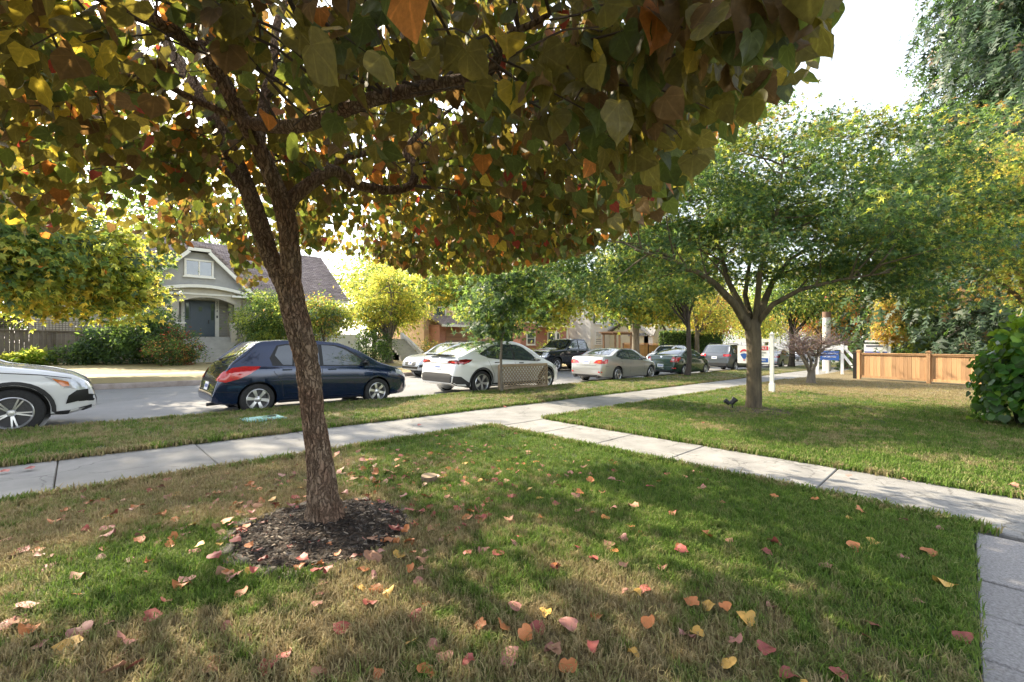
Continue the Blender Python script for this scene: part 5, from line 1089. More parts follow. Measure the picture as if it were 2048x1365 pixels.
def tree(name, label, base, trunk_h, r0, lobes, leaves, size, mats, weights, bark, tmpl=LANCE, clusters=90, spread=.45, group=None, lean=(0, 0), droop=.5, limbs=14, flat=.6, cat='tree', shell=.55, seed=1, radial=.6, fork=None):
    "lobes: (dx, dy, z, rx, ry, rz) crown masses relative to the base"
    g = np.random.default_rng(seed); rr = random.Random(seed); bx, by, bz = base
    root = empty(name, base); tag(root, label, cat, group)
    k = MB(); top = Vector((lean[0], lean[1], trunk_h)); tp = curve_pts((0, 0, -.15), top, 7, 0, .03, seed)
    if r0 > 0:
        k.tube(tp, [r0 * 1.35] + [r0 * (1.0 - .28 * i / 6) for i in range(1, 7)], 14); k.build('trunk', bark, root, 60)
    # cluster centres
    vol = np.array([l[3] * l[4] * l[5] for l in lobes]); li = g.choice(len(lobes), clusters, p=vol / vol.sum()); LB = np.array(lobes)[li]
    d = unit(g.normal(size=(clusters, 3))); rad = shell + (1 - shell) * g.random(clusters) ** .6; rad = np.where(g.random(clusters) < .18, g.random(clusters) * shell, rad)
    rad *= 1 + .16 * g.normal(size=clusters).clip(-1.2, 1.6)
    Cn = LB[:, :3] + d * rad[:, None] * LB[:, 3:]
    if r0 > 0 and limbs:
        k = MB(); order = g.permutation(clusters)[:limbs * 4]; main = order[:limbs]
        ends = []
        for j, i in enumerate(main):
            st = tp[-1].lerp(tp[3], rr.random() * .55); e = Vector(Cn[i]); pts = curve_pts(st, e, 7, .10, .09, seed * 31 + j); rb = r0 * rr.uniform(.28, .5)
            k.tube(pts, [rb * (1 - .85 * q / 6) for q in range(7)], 7); ends.append(pts)
        for j, i in enumerate(order[limbs:]):
            e = Vector(Cn[i]); pl = min(ends, key=lambda P: (P[3] - e).length); st = min(pl[2:6], key=lambda q: (q - e).length)
            k.tube(curve_pts(st, e, 5, .06, .10, seed * 77 + j), [r0 * .15 * (1 - .8 * q / 4) for q in range(5)], 5)
        k.build('branches', bark, root, 60)['kind'] = 'stuff'
    per = g.integers(int(leaves / clusters * .5), int(leaves / clusters * 1.5) + 1, clusters); n = per.sum(); ci = np.repeat(np.arange(clusters), per)
    cs = spread * (.6 + .8 * g.random(clusters)); off = g.normal(size=(n, 3)) * cs[ci][:, None] * np.array([1, 1, flat]); P = Cn[ci] + off
    ctr = LB[ci][:, :3]; out = unit(P - ctr)
    T = unit(out * radial + g.normal(size=(n, 3)) * .55 + np.array([0, 0, -droop])); N = unit(g.normal(size=(n, 3)) * .7 + np.array([0, 0, .8]) + out * .3)
    cm = g.choice(len(mats), clusters, p=weights); lm = np.where(g.random(n) < .6, cm[ci], g.choice(len(mats), n, p=weights))
    keep = P[:, 2] + bz > 0.05
    S = size * (.6 + .8 * g.random(n))
    o = leafmesh('crown', P[keep], T[keep], N[keep], S[keep], tmpl, lm[keep], [LM[m] for m in mats], root, fold=(.4 + 1.6 * g.random(n))[keep]); o['kind'] = 'stuff'
    return root
def shrub(name, label, base, lobes, leaves, size, mats, weights, tmpl=LANCE, clusters=60, spread=.22, seed=1, group=None, shell=.75):
    root = tree(name, label, base, .5, .03, lobes, leaves, size, mats, weights, M_barkd, tmpl, clusters, spread, group, limbs=6, droop=.1, flat=.8, cat='shrub', shell=shell, seed=seed)
    return root
def B(x, y, z=0.0): return (x, y, gz(x) + z)
# --- the Japanese maple on the lawn
mp = empty('maple_tree', B(10.62, 3.28, .02)); tag(mp, 'green Japanese maple with mossy forked trunk on the lawn right of the walkway', 'tree')
def rel(px, py, t, o): return at(px, py, t) - o
O = Vector(mp.location); M_moss = mat('mossy_bark', (0.05, 0.04, 0.028), 0.95, (0.16, 0.125, 0.075), 9, 0.9, 34, stretch=(1, 1, .3), coords='World')
k = MB(); k.tube([rel(1508, 828, 9.77, O), rel(1507, 815, 9.77, O), rel(1508, 790, 9.77, O), rel(1508, 740, 9.78, O), rel(1508, 690, 9.8, O), rel(1506, 665, 9.8, O), rel(1503, 640, 9.8, O)], [.21, .168, .155, .145, .15, .16, .15], 20); k.build('trunk', M_moss, mp, 60)
limbs = [([(1500, 660, 9.8), (1470, 610, 9.6), (1430, 568, 9.3), (1395, 545, 9.0), (1340, 520, 8.7), (1270, 500, 8.3)], .10), ([(1500, 655, 9.8), (1478, 605, 10.0), (1455, 560, 10.2), (1440, 500, 10.4), (1420, 430, 10.6), (1400, 350, 10.8)], .085),
         ([(1512, 655, 9.8), (1530, 600, 9.9), (1545, 565, 10.1), (1580, 520, 10.3), (1640, 480, 10.5), (1720, 450, 10.6)], .085), ([(1510, 650, 9.8), (1515, 600, 9.6), (1520, 540, 9.3), (1550, 450, 9.0), (1560, 380, 9.0), (1570, 300, 9.0)], .075),
         ([(1512, 650, 9.8), (1545, 610, 9.4), (1600, 580, 8.9), (1680, 560, 8.5), (1780, 545, 8.2)], .07), ([(1505, 650, 9.8), (1490, 590, 10.6), (1500, 520, 11.4), (1520, 420, 12), (1540, 340, 12.3)], .07)]
k = MB()
g = np.random.default_rng(5); lp_ = []
for pts, r0 in limbs:
    q = [rel(*p, O) for p in pts]; n = len(q); k.tube(q, [r0 * (1 - .8 * i / (n - 1)) for i in range(n)], 9); lp_ += [a_.lerp(c_, u_) for a_, c_ in zip(q[1:-1], q[2:]) for u_ in (0, .2, .4, .6, .8)]
lobes_m = [(-1.9, 2.9, 3.9, 2.3, 2.3, 1.3), (0.2, .6, 4.7, 2.9, 2.9, 1.75), (1.6, -1.6, 4.6, 2.5, 2.4, 1.7), (-.8, -1.2, 3.9, 2.0, 2.0, 1.1), (1.2, 1.6, 4.6, 2.6, 2.4, 1.6), (-1.9, 1.0, 4.3, 1.9, 1.9, 1.3), (.6, -2.6, 3.6, 2.0, 1.7, 1.1), (-.4, .8, 5.6, 2.0, 2.0, 1.0)] + [tuple(at(px_, py_, t_) - O) + r_ for px_, py_, t_, r_ in ((1230, 500, 8.6, (1.3, 1.3, .55)), (1200, 560, 8.8, (.8, .8, .35)), (1330, 560, 8.8, (1.0, 1.0, .4)), (1720, 560, 9.0, (1.6, 1.5, .5)), (1850, 540, 9.0, (1.5, 1.4, .7)))]
vol = np.array([l[3] * l[4] * l[5] for l in lobes_m]); nc = 430; li = g.choice(len(lobes_m), nc, p=vol / vol.sum()); LB = np.array(lobes_m)[li]
d = unit(g.normal(size=(nc, 3))); Cn = LB[:, :3] + d * (.35 + .7 * g.random(nc) ** .6)[:, None] * LB[:, 3:]
cn_ = {}
for i in range(130):
    e = Vector(Cn[i]); js = min(range(len(lp_)), key=lambda j: (lp_[j] - e).length + random.random() * .5 + .5 * cn_.get(j, 0)); cn_[js] = cn_.get(js, 0) + 1; st = lp_[js]
    if (st - e).length < 1.9: k.tube(curve_pts(st, e, 5, .05, .12, i), [.022 * (1 - .8 * q / 4) for q in range(5)], 5)
k.build('branches', M_moss, mp, 60)['kind'] = 'stuff'
per = g.integers(90, 270, nc); n = per.sum(); ci = np.repeat(np.arange(nc), per); P = Cn[ci] + g.normal(size=(n, 3)) * np.array([.30, .30, .10])
P[:, 2] -= .10 * np.linalg.norm(g.normal(size=(n, 3)) * np.array([1, 1, 0]), axis=1) * .5
P = P[P[:, 2] > 1.75]; n = len(P); ci = ci[:n]
T = unit(g.normal(size=(n, 3)) * .6 + unit(P - np.array([0, 0, 3.4])) * .5 + np.array([0, 0, -.55])); N = unit(g.normal(size=(n, 3)) * .5 + np.array([0, 0, 1.0]))
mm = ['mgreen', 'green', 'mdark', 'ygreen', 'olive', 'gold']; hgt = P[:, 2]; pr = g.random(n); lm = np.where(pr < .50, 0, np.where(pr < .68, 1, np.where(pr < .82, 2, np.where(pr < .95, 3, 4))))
topm = ((hgt > 5.3) | (P[:, 0] > 1.8)) & (g.random(n) < .34); lm[topm] = g.choice([3, 4, 5], topm.sum(), p=[.6, .25, .15])  # sunlit edge put into leaf colour: paler leaves at top and far side
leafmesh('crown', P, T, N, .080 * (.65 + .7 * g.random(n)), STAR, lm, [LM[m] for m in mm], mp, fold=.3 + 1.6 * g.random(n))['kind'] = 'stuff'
# mulch under it
k = MB(); nn = 30; pc = gnd(1508, 824)
k.add([(pc.x, pc.y, gz(pc.x) + .05)] + [(pc.x + (.72 + .05 * math.sin(5 * a)) * math.cos(a), pc.y + (.72 + .05 * math.cos(3 * a)) * math.sin(a), gz(pc.x) + .028) for a in np.linspace(0, 2 * math.pi, nn + 1)[:-1]], [(0, i + 1, (i + 1) % nn + 1) for i in range(nn)]); tag(k.build('mulch_bed', M_soil), kind='structure')
# --- second maple, lit yellow green, behind the ivy hedge
tree('maple_tree', 'yellow-green sunlit maple rising behind the ivy covered hedge', B(17.0, -1.35), 2.4, .14, [(0, 0, 4.6, 2.4, 2.4, 1.5), (-.8, 1.4, 5.2, 2.2, 2.0, 1.3), (1.0, -.8, 5.0, 2.2, 2.0, 1.6), (.6, .8, 6.1, 1.8, 1.8, 1.1), (-1.6, -.6, 4.0, 1.8, 1.6, 1.0), (-.9, .9, 3.0, 1.5, 1.3, .7), (.2, -.4, 2.9, 1.4, 1.4, .7), (-1.2, 2.2, 4.9, 1.8, 1.6, 1.2)], 36000, .085, ['ygreen', 'yellow', 'green', 'gold', 'olive'], [.42, .13, .25, .1, .1], M_moss, STAR, 300, .28, seed=11, flat=.45, droop=.4)
# --- bare pruned tree by the sidewalk
bt = empty('pruned_tree', B(20.47, 4.26)); tag(bt, 'small gnarled tree with bare mauve twigs near the sidewalk', 'tree'); O = Vector(bt.location)
k = MB(); k.tube([rel(1622, 772, 17.36, O), rel(1622, 760, 17.36, O), rel(1623, 745, 17.36, O), rel(1621, 738, 17.36, O)], [.2, .15, .13, .14], 12); k.build('trunk', M_barkg, bt, 60)
k = MB(); g = np.random.default_rng(3); ends = []
for pts in ([(1619, 742), (1612, 722), (1604, 705), (1598, 692), (1590, 680)], [(1625, 740), (1632, 728), (1634, 712), (1636, 700), (1645, 688)], [(1617, 738), (1608, 722), (1600, 710), (1592, 703)], [(1623, 736), (1622, 720), (1612, 700), (1604, 690)], [(1634, 712), (1650, 695), (1665, 690), (1680, 688)]):
    t = 17.3 + g.normal() * .2; q = [rel(p[0], p[1], t + i * g.normal() * .12, O) for i, p in enumerate(pts)]; k.tube(q, [.062 * (1 - .6 * i / (len(q) - 1)) for i in range(len(q))], 7); ends += q[2:]
k.build('limbs', M_barkg, bt, 60)
k = MB()
for i in range(430):
    s0 = ends[g.integers(len(ends))]; e = s0 + Vector((g.normal() * .42, g.normal() * .42, abs(g.normal()) * .28 + .05)); m1 = s0.lerp(e, .5) + Vector(g.normal(size=3) * .07); e2 = e + Vector((g.normal() * .12, g.normal() * .12, .1))
    k.tube([s0, m1, e, e2], [.010, .008, .006, .003], 4, False)
k.build('twigs', mat('mauve_twig', (.16, .11, .10), .9, (.28, .20, .18), 9), bt)['kind'] = 'stuff'
n = 1500; ii = g.integers(len(ends), size=n); P = np.array([tuple(e) for e in ends])[ii] + g.normal(size=(n, 3)) * np.array([.45, .45, .22]) + np.array([0, 0, .22])
leafmesh('buds', P, unit(g.normal(size=(n, 3))), unit(g.normal(size=(n, 3))), .035 * np.ones(n), LANCE, g.integers(0, 3, n), [LM['olive'], LM['gold'], LM['dark']], bt)['kind'] = 'stuff'
# --- young oak on the boulevard in front of the white crossover
tree('young_oak_tree', 'slim young street tree with blue-green leaves in front of the white crossover', B(8.75, 9.35, .02), 2.0, .042, [(0, 0, 2.4, 1.1, 1.1, .8), (.1, .1, 3.3, 1.25, 1.25, 1.0), (0, 0, 4.3, .8, .8, .9), (-.4, .3, 2.0, .8, .8, .5)], 5200, .13, ['blue', 'green', 'dark', 'ygreen'], [.4, .34, .18, .08], M_barkg, STAR, 110, .22, seed=21, limbs=12, droop=.35)
# --- boulevard tree beside the green sedan
tree('boulevard_tree', 'dark slim trunked boulevard tree beside the green sedan', B(21.05, 9.46, .02), 3.2, .125, [(0, .4, 4.9, 2.2, 2.2, 1.3), (.4, .2, 6.0, 1.8, 1.8, 1.2), (-1.2, .8, 4.4, 1.6, 1.6, .9)], 9500, .12, ['green', 'ygreen', 'dark', 'yellow'], [.45, .3, .15, .1], M_barkd, STAR3, 190, .4, seed=22)
# --- trees on the opposite boulevard
tree('street_tree', 'big sunlit street tree with ivy on its trunk behind the white crossover', B(19.2, 20.4, .08), 4.0, .42, [(0, 0, 6.2, 4.6, 3.8, 2.6), (-2.6, -.6, 5.0, 2.8, 2.4, 1.9), (3.0, -.4, 5.0, 3.2, 2.6, 2.2), (4.6, -.4, 3.9, 2.0, 1.8, 1.0), (0, 0, 9.4, 4.0, 3.6, 2.4), (-3.4, 0, 3.9, 1.6, 1.5, .9)] + [tuple(at(px_, py_, t_) - Vector(B(19.2, 20.4, .08))) + r_ for px_, py_, t_, r_ in ((1150, 590, 27, (2.4, 2.0, 1.1)), (1190, 620, 27, (1.3, 1.3, .6)), (900, 570, 28, (2.2, 2.0, 1.2)), (1080, 610, 27.5, (1.3, 1.3, .9)))], 33000, .20, ['ygreen', 'green', 'yellow', 'dark'], [.50, .24, .16, .10], M_barkg, STAR3, 300, .55, seed=23, limbs=20)
g = np.random.default_rng(40); n = 2600; a = g.random(n) * 2 * math.pi; zz = g.random(n) * 3.8; P = np.stack([19.2 + .5 * np.cos(a), 20.4 + .5 * np.sin(a), gz(19.2) + zz], 1) + g.normal(size=(n, 3)) * .08
o = leafmesh('trunk_ivy', P, unit(np.stack([np.cos(a) * .3, np.sin(a) * .3, -np.ones(n)], 1)), unit(np.stack([np.cos(a), np.sin(a), .3 * np.ones(n)], 1) + g.normal(size=(n, 3)) * .3), .12 * np.ones(n), HEARTL, g.integers(0, 3, n), [LM['green'], LM['dark'], LM['blue']])
tag(o, 'ivy growing up the trunk of the big street tree', 'ivy', kind='stuff')
tree('street_tree', 'street tree with pale forked trunk between the orange fence and the white wagon', B(35.6, 20.6, .08), 3.6, .38, [(0, 0, 6.0, 4.2, 3.6, 2.2), (3.5, -.6, 4.8, 3.0, 2.4, 1.7), (-2.4, 0, 5.6, 2.6, 2.4, 1.8), (1, 0, 8.6, 3.8, 3.4, 2.2)], 20000, .23, ['ygreen', 'green', 'dark', 'yellow'], [.40, .3, .14, .16], M_barkg, STAR3, 240, .6, seed=24)
tree('street_tree', 'bright yellow-green street tree far along the opposite kerb', B(49, 20.8, .08), 3.4, .3, [(0, 0, 5.4, 4.6, 3.6, 2.4), (3, 0, 4.4, 3.4, 2.6, 1.8), (0, 0, 8, 4, 3.4, 2.4)], 13000, .24, ['yellow', 'ygreen', 'green', 'gold'], [.3, .4, .2, .1], M_barkg, LANCE, 220, .6, seed=25)
tree('street_tree', 'yellow and orange maple at the left edge across the street', B(-2.9, 21.4, .08), 3.0, .22, [(0, 0, 4.4, 3.4, 3.0, 1.9), (2.4, .4, 4.1, 2.6, 2.4, 1.5), (3.3, 1.2, 3.4, 1.7, 1.6, .95), (.6, -.8, 3.1, 2.2, 1.8, .9), (0, 0, 6.4, 3.0, 2.8, 1.8), (-2, 0, 4.6, 2.6, 2.6, 1.8), (.5, .5, 9.2, 3.4, 3.0, 1.6), (.8, .3, 11.2, 3.6, 3.0, 1.5)] + [tuple(at(px_, py_, t_) - Vector(B(-2.9, 21.4, .08))) + r_ for px_, py_, t_, r_ in ((60, 560, 15.5, (1.7, 1.7, 1.0)), (190, 560, 16.5, (1.7, 1.6, 1.1)), (120, 620, 15.8, (1.8, 1.5, .62)), (250, 600, 17.0, (1.0, 1.0, .8)))], 36000, .175, ['ygreen', 'yellow', 'green', 'blue', 'orange'], [.50, .22, .17, .10, .01], M_barkd, STAR3, 260, .42, seed=26)
tree('garden_tree', 'vase-shaped bright yellow-green tree with thick trunk left of the garden steps', B(14.3, 25.9, .12), 1.9, .26, [(0, 0, 3.9, 2.1, 1.9, 1.4), (-1.2, 0, 3.4, 1.4, 1.4, 1.0), (1.3, 0, 3.3, 1.4, 1.3, .9), (0, 0, 5.0, 1.5, 1.4, .9)], 15000, .14, ['ygreen', 'yellow', 'green'], [.55, .25, .2], M_barkg, LANCE, 200, .34, seed=27, limbs=22)
tree('garden_tree', 'small slim-stemmed green tree in front of the bungalow wall behind the blue hatchback', B(9.7, 24.8, .1), 1.6, .05, [(0, 0, 2.4, 1.5, 1.3, .9), (-.6, .3, 3.2, 1.3, 1.2, .9), (.6, 0, 2.8, 1.2, 1.2, .8)], 11000, .13, ['ygreen', 'green', 'blue', 'gold'], [.38, .36, .18, .08], M_barkd, LANCE, 150, .3, seed=28)
tree('garden_tree', 'leafy tall green shrub tree right of the porch steps', B(7.5, 27.4, .2), .9, .06, [(0, 0, 2.6, 1.3, 1.2, 1.3), (.9, -.2, 2.0, 1.1, 1.0, 1.0), (-.3, -.3, 1.4, 1.0, .9, .8), (.2, 0, 3.6, .9, .9, .7)], 13000, .13, ['green', 'ygreen', 'dark'], [.5, .34, .16], M_barkd, LANCE, 170, .28, seed=29)
# shrubs
shrub('rhododendron', 'large dark green rhododendron left of the porch steps', B(2.2, 28.5, .26), [(0, 0, 1.1, 1.5, 1.1, 1.0), (-1.0, -.1, 1.0, 1.1, 1.0, .85), (.4, 0, 2.0, 1.1, .9, .7)], 9000, .15, ['green', 'dark', 'blue'], [.4, .38, .22], clusters=130, spread=.22, seed=31)
shrub('azalea_shrub', 'rounded shrub with reddish tinged leaves beside the bottom step', B(3.35, 27.0, .2), [(0, 0, .85, 1.05, .9, .85), (.3, .1, .6, 1.0, .8, .6)], 6500, .10, ['green', 'dark', 'red', 'gold'], [.42, .33, .13, .12], clusters=110, spread=.16, seed=32)
shrub('laurel_shrub', 'dark laurel shrub at the far left across the street', B(-4.3, 27.6, .24), [(0, 0, 1.2, 1.6, 1.2, 1.1), (.3, 0, 2.3, 1.2, 1.0, .7)], 6000, .16, ['dark', 'green'], [.6, .4], clusters=90, spread=.25, seed=33)
shrub('fern_plant', 'low lime green leafy plant in front of the lattice fence', B(-1.5, 28.6, .28), [(0, 0, .3, .7, .4, .28)], 1200, .2, ['ylow', 'ygreen'], [.5, .5], clusters=40, spread=.12, seed=34)
shrub('perennial_plant', 'low grey-green plants in the bed before the lattice fence', B(.3, 28.4, .28), [(0, 0, .4, 1.0, .4, .42)], 1800, .16, ['blue', 'dark', 'green'], [.5, .25, .25], clusters=50, spread=.14, seed=35)
shrub('broadleaf_shrub', 'dark rounded shrub at the foot of the vase-shaped tree', B(13.2, 25.7, .12), [(0, 0, 1.0, 1.0, .9, 1.0)], 4200, .12, ['dark', 'green', 'blue'], [.5, .3, .2], clusters=80, spread=.2, seed=36)
shrub('wiry_shrub', 'thin brownish shrub beside the garden steps', B(18.2, 27.0, .15), [(0, 0, .9, .7, .7, .9)], 1600, .11, ['olive', 'gold', 'dark'], [.4, .3, .3], clusters=50, spread=.2, seed=37)
shrub('border_shrub', 'yellow flowering shrub behind the pickup bonnet', B(30.8, 27, 0), [(0, 0, .7, 1.6, .8, .6)], 2600, .16, ['yellow', 'ylow', 'green'], [.5, .3, .2], clusters=60, spread=.25, seed=38)
# clipped hedge across the street
hd = empty('clipped_hedge', B(52, 22.6)); tag(hd, 'tall clipped dark green hedge behind the white wagon', 'hedge'); g = np.random.default_rng(50)
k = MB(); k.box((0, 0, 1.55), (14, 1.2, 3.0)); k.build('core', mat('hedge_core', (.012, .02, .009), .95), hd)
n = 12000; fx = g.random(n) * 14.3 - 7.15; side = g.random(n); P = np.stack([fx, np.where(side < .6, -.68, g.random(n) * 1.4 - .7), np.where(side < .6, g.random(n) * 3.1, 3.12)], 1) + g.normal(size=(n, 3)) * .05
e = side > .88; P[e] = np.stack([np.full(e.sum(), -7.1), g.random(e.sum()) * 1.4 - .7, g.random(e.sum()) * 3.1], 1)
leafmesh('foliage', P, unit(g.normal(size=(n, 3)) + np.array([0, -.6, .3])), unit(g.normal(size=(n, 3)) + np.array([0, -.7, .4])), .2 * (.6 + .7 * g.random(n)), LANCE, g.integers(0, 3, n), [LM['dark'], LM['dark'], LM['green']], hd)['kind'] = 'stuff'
# --- conifers and background trees
def conifer(name, label, base, h, r, n, mats, weights, size=.55, seed=1, z0=1.0, droop=.6, bark=M_bark, shape=.8, tiers=0):
    g = np.random.default_rng(seed); root = empty(name, base); tag(root, label, 'tree'); k = MB(); k.tube([(0, 0, -.2), (0, 0, h * .5), (0, 0, h * .97)], [h * .018 + .05, h * .011 + .03, .02], 12); k.build('trunk', bark, root, 60)
    nb = int(n / 60); u = g.random(nb) ** 1.25; zb = z0 + (h - z0) * u; L = r * (1 - u) ** shape * (.75 + .4 * g.random(nb)); a = g.random(nb) * 2 * math.pi
    k = MB()
    for i in range(0, nb, 2):
        e = Vector((L[i] * .9 * math.cos(a[i]), L[i] * .9 * math.sin(a[i]), zb[i] - droop * L[i] * .35)); k.tube([Vector((0, 0, zb[i])), e * .5 + Vector((0, 0, zb[i] * .5 + .06 * L[i])), e], [.03 + .012 * L[i], .02 + .005 * L[i], .008], 4, False)
    k.build('branches', bark, root)['kind'] = 'stuff'
    ci = np.repeat(np.arange(nb), 60); t = g.random(nb * 60) ** .62; m = len(ci)
    rad = L[ci] * t; P = np.stack([rad * np.cos(a[ci]), rad * np.sin(a[ci]), zb[ci] - droop * L[ci] * t ** 1.7 * .45 - np.abs(g.normal(size=m)) * .16 * droop], 1) + g.normal(size=(m, 3)) * (.10 + .09 * L[ci][:, None] * .6)
    rd = np.stack([np.cos(a[ci]), np.sin(a[ci]), np.zeros(m)], 1); T = unit(rd * .55 + g.normal(size=(m, 3)) * .4 + np.array([0, 0, -droop])); N = unit(rd * .5 + g.normal(size=(m, 3)) * .5 + np.array([0, 0, .6]))
    ok = P[:, 2] > .3
    leafmesh('crown', P[ok], T[ok], N[ok], (size * (.5 + .8 * g.random(m)))[ok], SPRAY, g.choice(len(mats), m, p=weights)[ok], [LM[q] for q in mats], root, fold=(.5 + g.random(m))[ok])['kind'] = 'stuff'
    return root
conifer('cedar_tree', 'tall drooping western cedar towering at the right behind the fence', B(36.5, -3.0), 33, 9.6, 47000, ['conifer', 'blue', 'dark', 'coniferb'], [.40, .22, .36, .02], .80, 61, z0=1.2, droop=.95, shape=.55)
conifer('fir_tree', 'slender pale green young conifer behind the cedar fence', B(32.4, 2.0), 4.4, 1.1, 3000, ['green', 'ygreen'], [.6, .4], .25, 62, z0=.5, droop=.3, bark=M_barkg)
tree('columnar_tree', 'narrow golden yellow tree with clipped column crown behind the cedar fence', B(31.2, 2.95), 1.5, .06, [(0, 0, 2.6, .62, .62, 1.0), (0, 0, 3.7, .5, .5, .75)], 6500, .10, ['gold', 'yellow', 'ygreen'], [.55, .25, .2], M_barkg, LANCE, 90, .15, seed=63, limbs=8)
for i, (x, y, h, r, lab) in enumerate(((62, 3.5, 15, 5.0, 'dark conifer beyond the bare tree, left of the white post'), (52, 1.5, 17, 5.5, 'dark conifer right behind the white post'), (47, -4, 14, 5.5, 'broad dark conifer behind the brown fence'), (44, -10, 15, 6, 'dark conifer behind the ivy hedge and brown fence'), (74, 8, 19, 6, 'tall dark conifer at the end of the street'), (90, 15, 21, 7, 'tall conifer closing the far end of the street'))):
    conifer('conifer_tree', lab, B(x, y), h, r, 5200, ['dark', 'conifer', 'blue'], [.5, .3, .2], 1.0, 70 + i, z0=.8, droop=.7, bark=M_barkd)
bgt = [(18.5, 36, 'yellow-green tree filling the gap between the bungalow and the peach house', ['ygreen', 'green', 'yellow'], [.5, .3, .2], 4.2, 5.2, 8000), (-3.5, 40, 'leafy green tree filling the gap left of the bungalow', ['green', 'ygreen', 'dark'], [.5, .3, .2], 4.5, 3.6, 7000), (46, 8.6, 'small maple with orange-red leaves beyond the sale sign', ['orange', 'gold', 'ygreen', 'red'], [.3, .25, .35, .1], 3.0, 4.6, 9000), (72, 22, 'yellow-green tree at the far end of the opposite kerb', ['yellow', 'ygreen', 'green'], [.3, .4, .3], 5, 6.5, 9000), (58, 23.5, 'pink and orange autumn tree above the garage roof', ['orange', 'gold', 'yellow'], [.35, .45, .2], 3.4, 6.0, 9000),
       (24.5, 44, 'green tree rising behind the peach house', ['green', 'ygreen'], [.6, .4], 6, 9, 9000), (7, 47, 'tall green tree behind the bungalow roof', ['green', 'dark', 'ygreen'], [.5, .25, .25], 7.0, 12, 9000), (-7, 48, 'blue-green tree behind the left house', ['blue', 'dark', 'green'], [.5, .3, .2], 6.5, 9.5, 9000), (45, 47, 'broad green tree behind the brick house', ['green', 'ygreen', 'dark'], [.5, .3, .2], 7, 9, 8000), (70, 46, 'green tree behind the timbered house', ['green', 'ygreen'], [.6, .4], 7, 9, 8000), (105, 40, 'far green tree beyond the hedge', ['green', 'dark', 'ygreen'], [.5, .2, .3], 9, 9, 8000), (110, 12, 'far green tree closing the street', ['green', 'dark', 'ygreen'], [.5, .3, .2], 9, 10, 8000), (95, 27, 'far yellow-green tree beyond the clipped hedge', ['ygreen', 'green', 'yellow'], [.5, .3, .2], 7, 8, 8000), (66, -12, 'far dark green tree behind the cedar', ['dark', 'green'], [.6, .4], 8, 9, 8000), (39, 12.4 - 3, 'green tree overhanging the street beyond the grey SUV', ['green', 'ygreen', 'dark'], [.5, .3, .2], 3.4, 6.0, 9000)]
for i, (x, y, lab, mm_, ww, r, zc, n) in enumerate(bgt):
    tree('background_tree', lab, B(x, y), zc * .5, .12 + r * .03, [(0, 0, zc, r, r, r * .62), (r * .4, -r * .3, zc * .78, r * .7, r * .7, r * .42), (-r * .45, 0, zc * .85, r * .7, r * .7, r * .45), (0, 0, zc + r * .4, r * .7, r * .7, r * .5)], n, .12 + r * .035, mm_, ww, M_barkd, LANCE, 170, .16 * r, group='trees in the background', seed=100 + i, limbs=10)
# --- ivy-covered hedge mound at the right edge
iv = empty('ivy_hedge', B(12.35, -1.93, .02)); tag(iv, 'rounded glossy ivy covered hedge at the right edge of the photo', 'hedge'); g = np.random.default_rng(80)
def mound(d): return np.array([1.15, 1.75, 2.15]) * (np.abs(d) ** .0) * d
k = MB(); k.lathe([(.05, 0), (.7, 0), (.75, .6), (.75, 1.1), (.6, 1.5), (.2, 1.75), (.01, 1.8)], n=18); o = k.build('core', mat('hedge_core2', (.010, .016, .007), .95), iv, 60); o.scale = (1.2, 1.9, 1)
n = 7000; d = unit(g.normal(size=(n, 3))); d[:, 2] = np.abs(d[:, 2]); se = np.stack([np.sign(d[:, 0]) * np.abs(d[:, 0]) ** .75, np.sign(d[:, 1]) * np.abs(d[:, 1]) ** .75, d[:, 2] ** .62], 1)
lump = np.array([1 + .14 * mnoise.noise(Vector(q) * 2.6) + .09 * mnoise.noise(Vector(q) * 6) for q in d]); P = se * np.array([1.15, 1.72, 2.0]) * lump[:, None] * (1 + .05 * g.normal(size=n).clip(-2.5, 1.6))[:, None]; P[:, 2] = np.maximum(P[:, 2], .05)
T = unit(d * .35 + g.normal(size=(n, 3)) * .35 + np.array([0, 0, -.75])); N = unit(d * 1.0 + g.normal(size=(n, 3)) * .60 + np.array([0, 0, .35])); S_ = .115 * (.6 + .75 * g.random(n))
lm = g.choice(3, n, p=[.66, .16, .18]); up = (d[:, 2] > .45) & (g.random(n) < .7); lm[up] = 2  # sunlight from above put into leaf colour: lime leaves on the upper side
Wp = P + np.array(iv.location); px, py, tt_ = project(Wp); vis = (px > 1800) & (px < 2060) & (py > 560) & (py < 900); facing = ((N * (np.array([0, 0, CAM_Z]) - Wp)).sum(1) > 0) & ((d * (np.array([0, 0, CAM_Z]) - Wp)).sum(1) > 0)
sc_ = np.where(vis & facing, S_ / tt_, 0); big = np.argsort(-sc_)[:290]; rest = np.ones(n, bool); rest[big] = False
ivm = [LM['gloss'], LM['dark'], LM['ylow']]
leafmesh('foliage', P[rest], T[rest], N[rest], S_[rest], HEARTL, lm[rest], ivm, iv, fold=.4 + 1.4 * g.random(rest.sum()))['kind'] = 'stuff'
def leaf_frames(T, N):
    T = unit(T); X = unit(np.cross(T, N)); Z = np.cross(X, T); return X, T, Z
def unitleaf(name, tmpl, m):
    V, F = tmpl; o = leafmesh(name, np.zeros((1, 3)), np.array([[0, 1., 0]]), np.array([[0, 0, 1.]]), np.ones(1), tmpl, [0], [m]); me = o.data; bpy.data.objects.remove(o); return me
ivme = [unitleaf('leaf', HEART, m) for m in ivm]
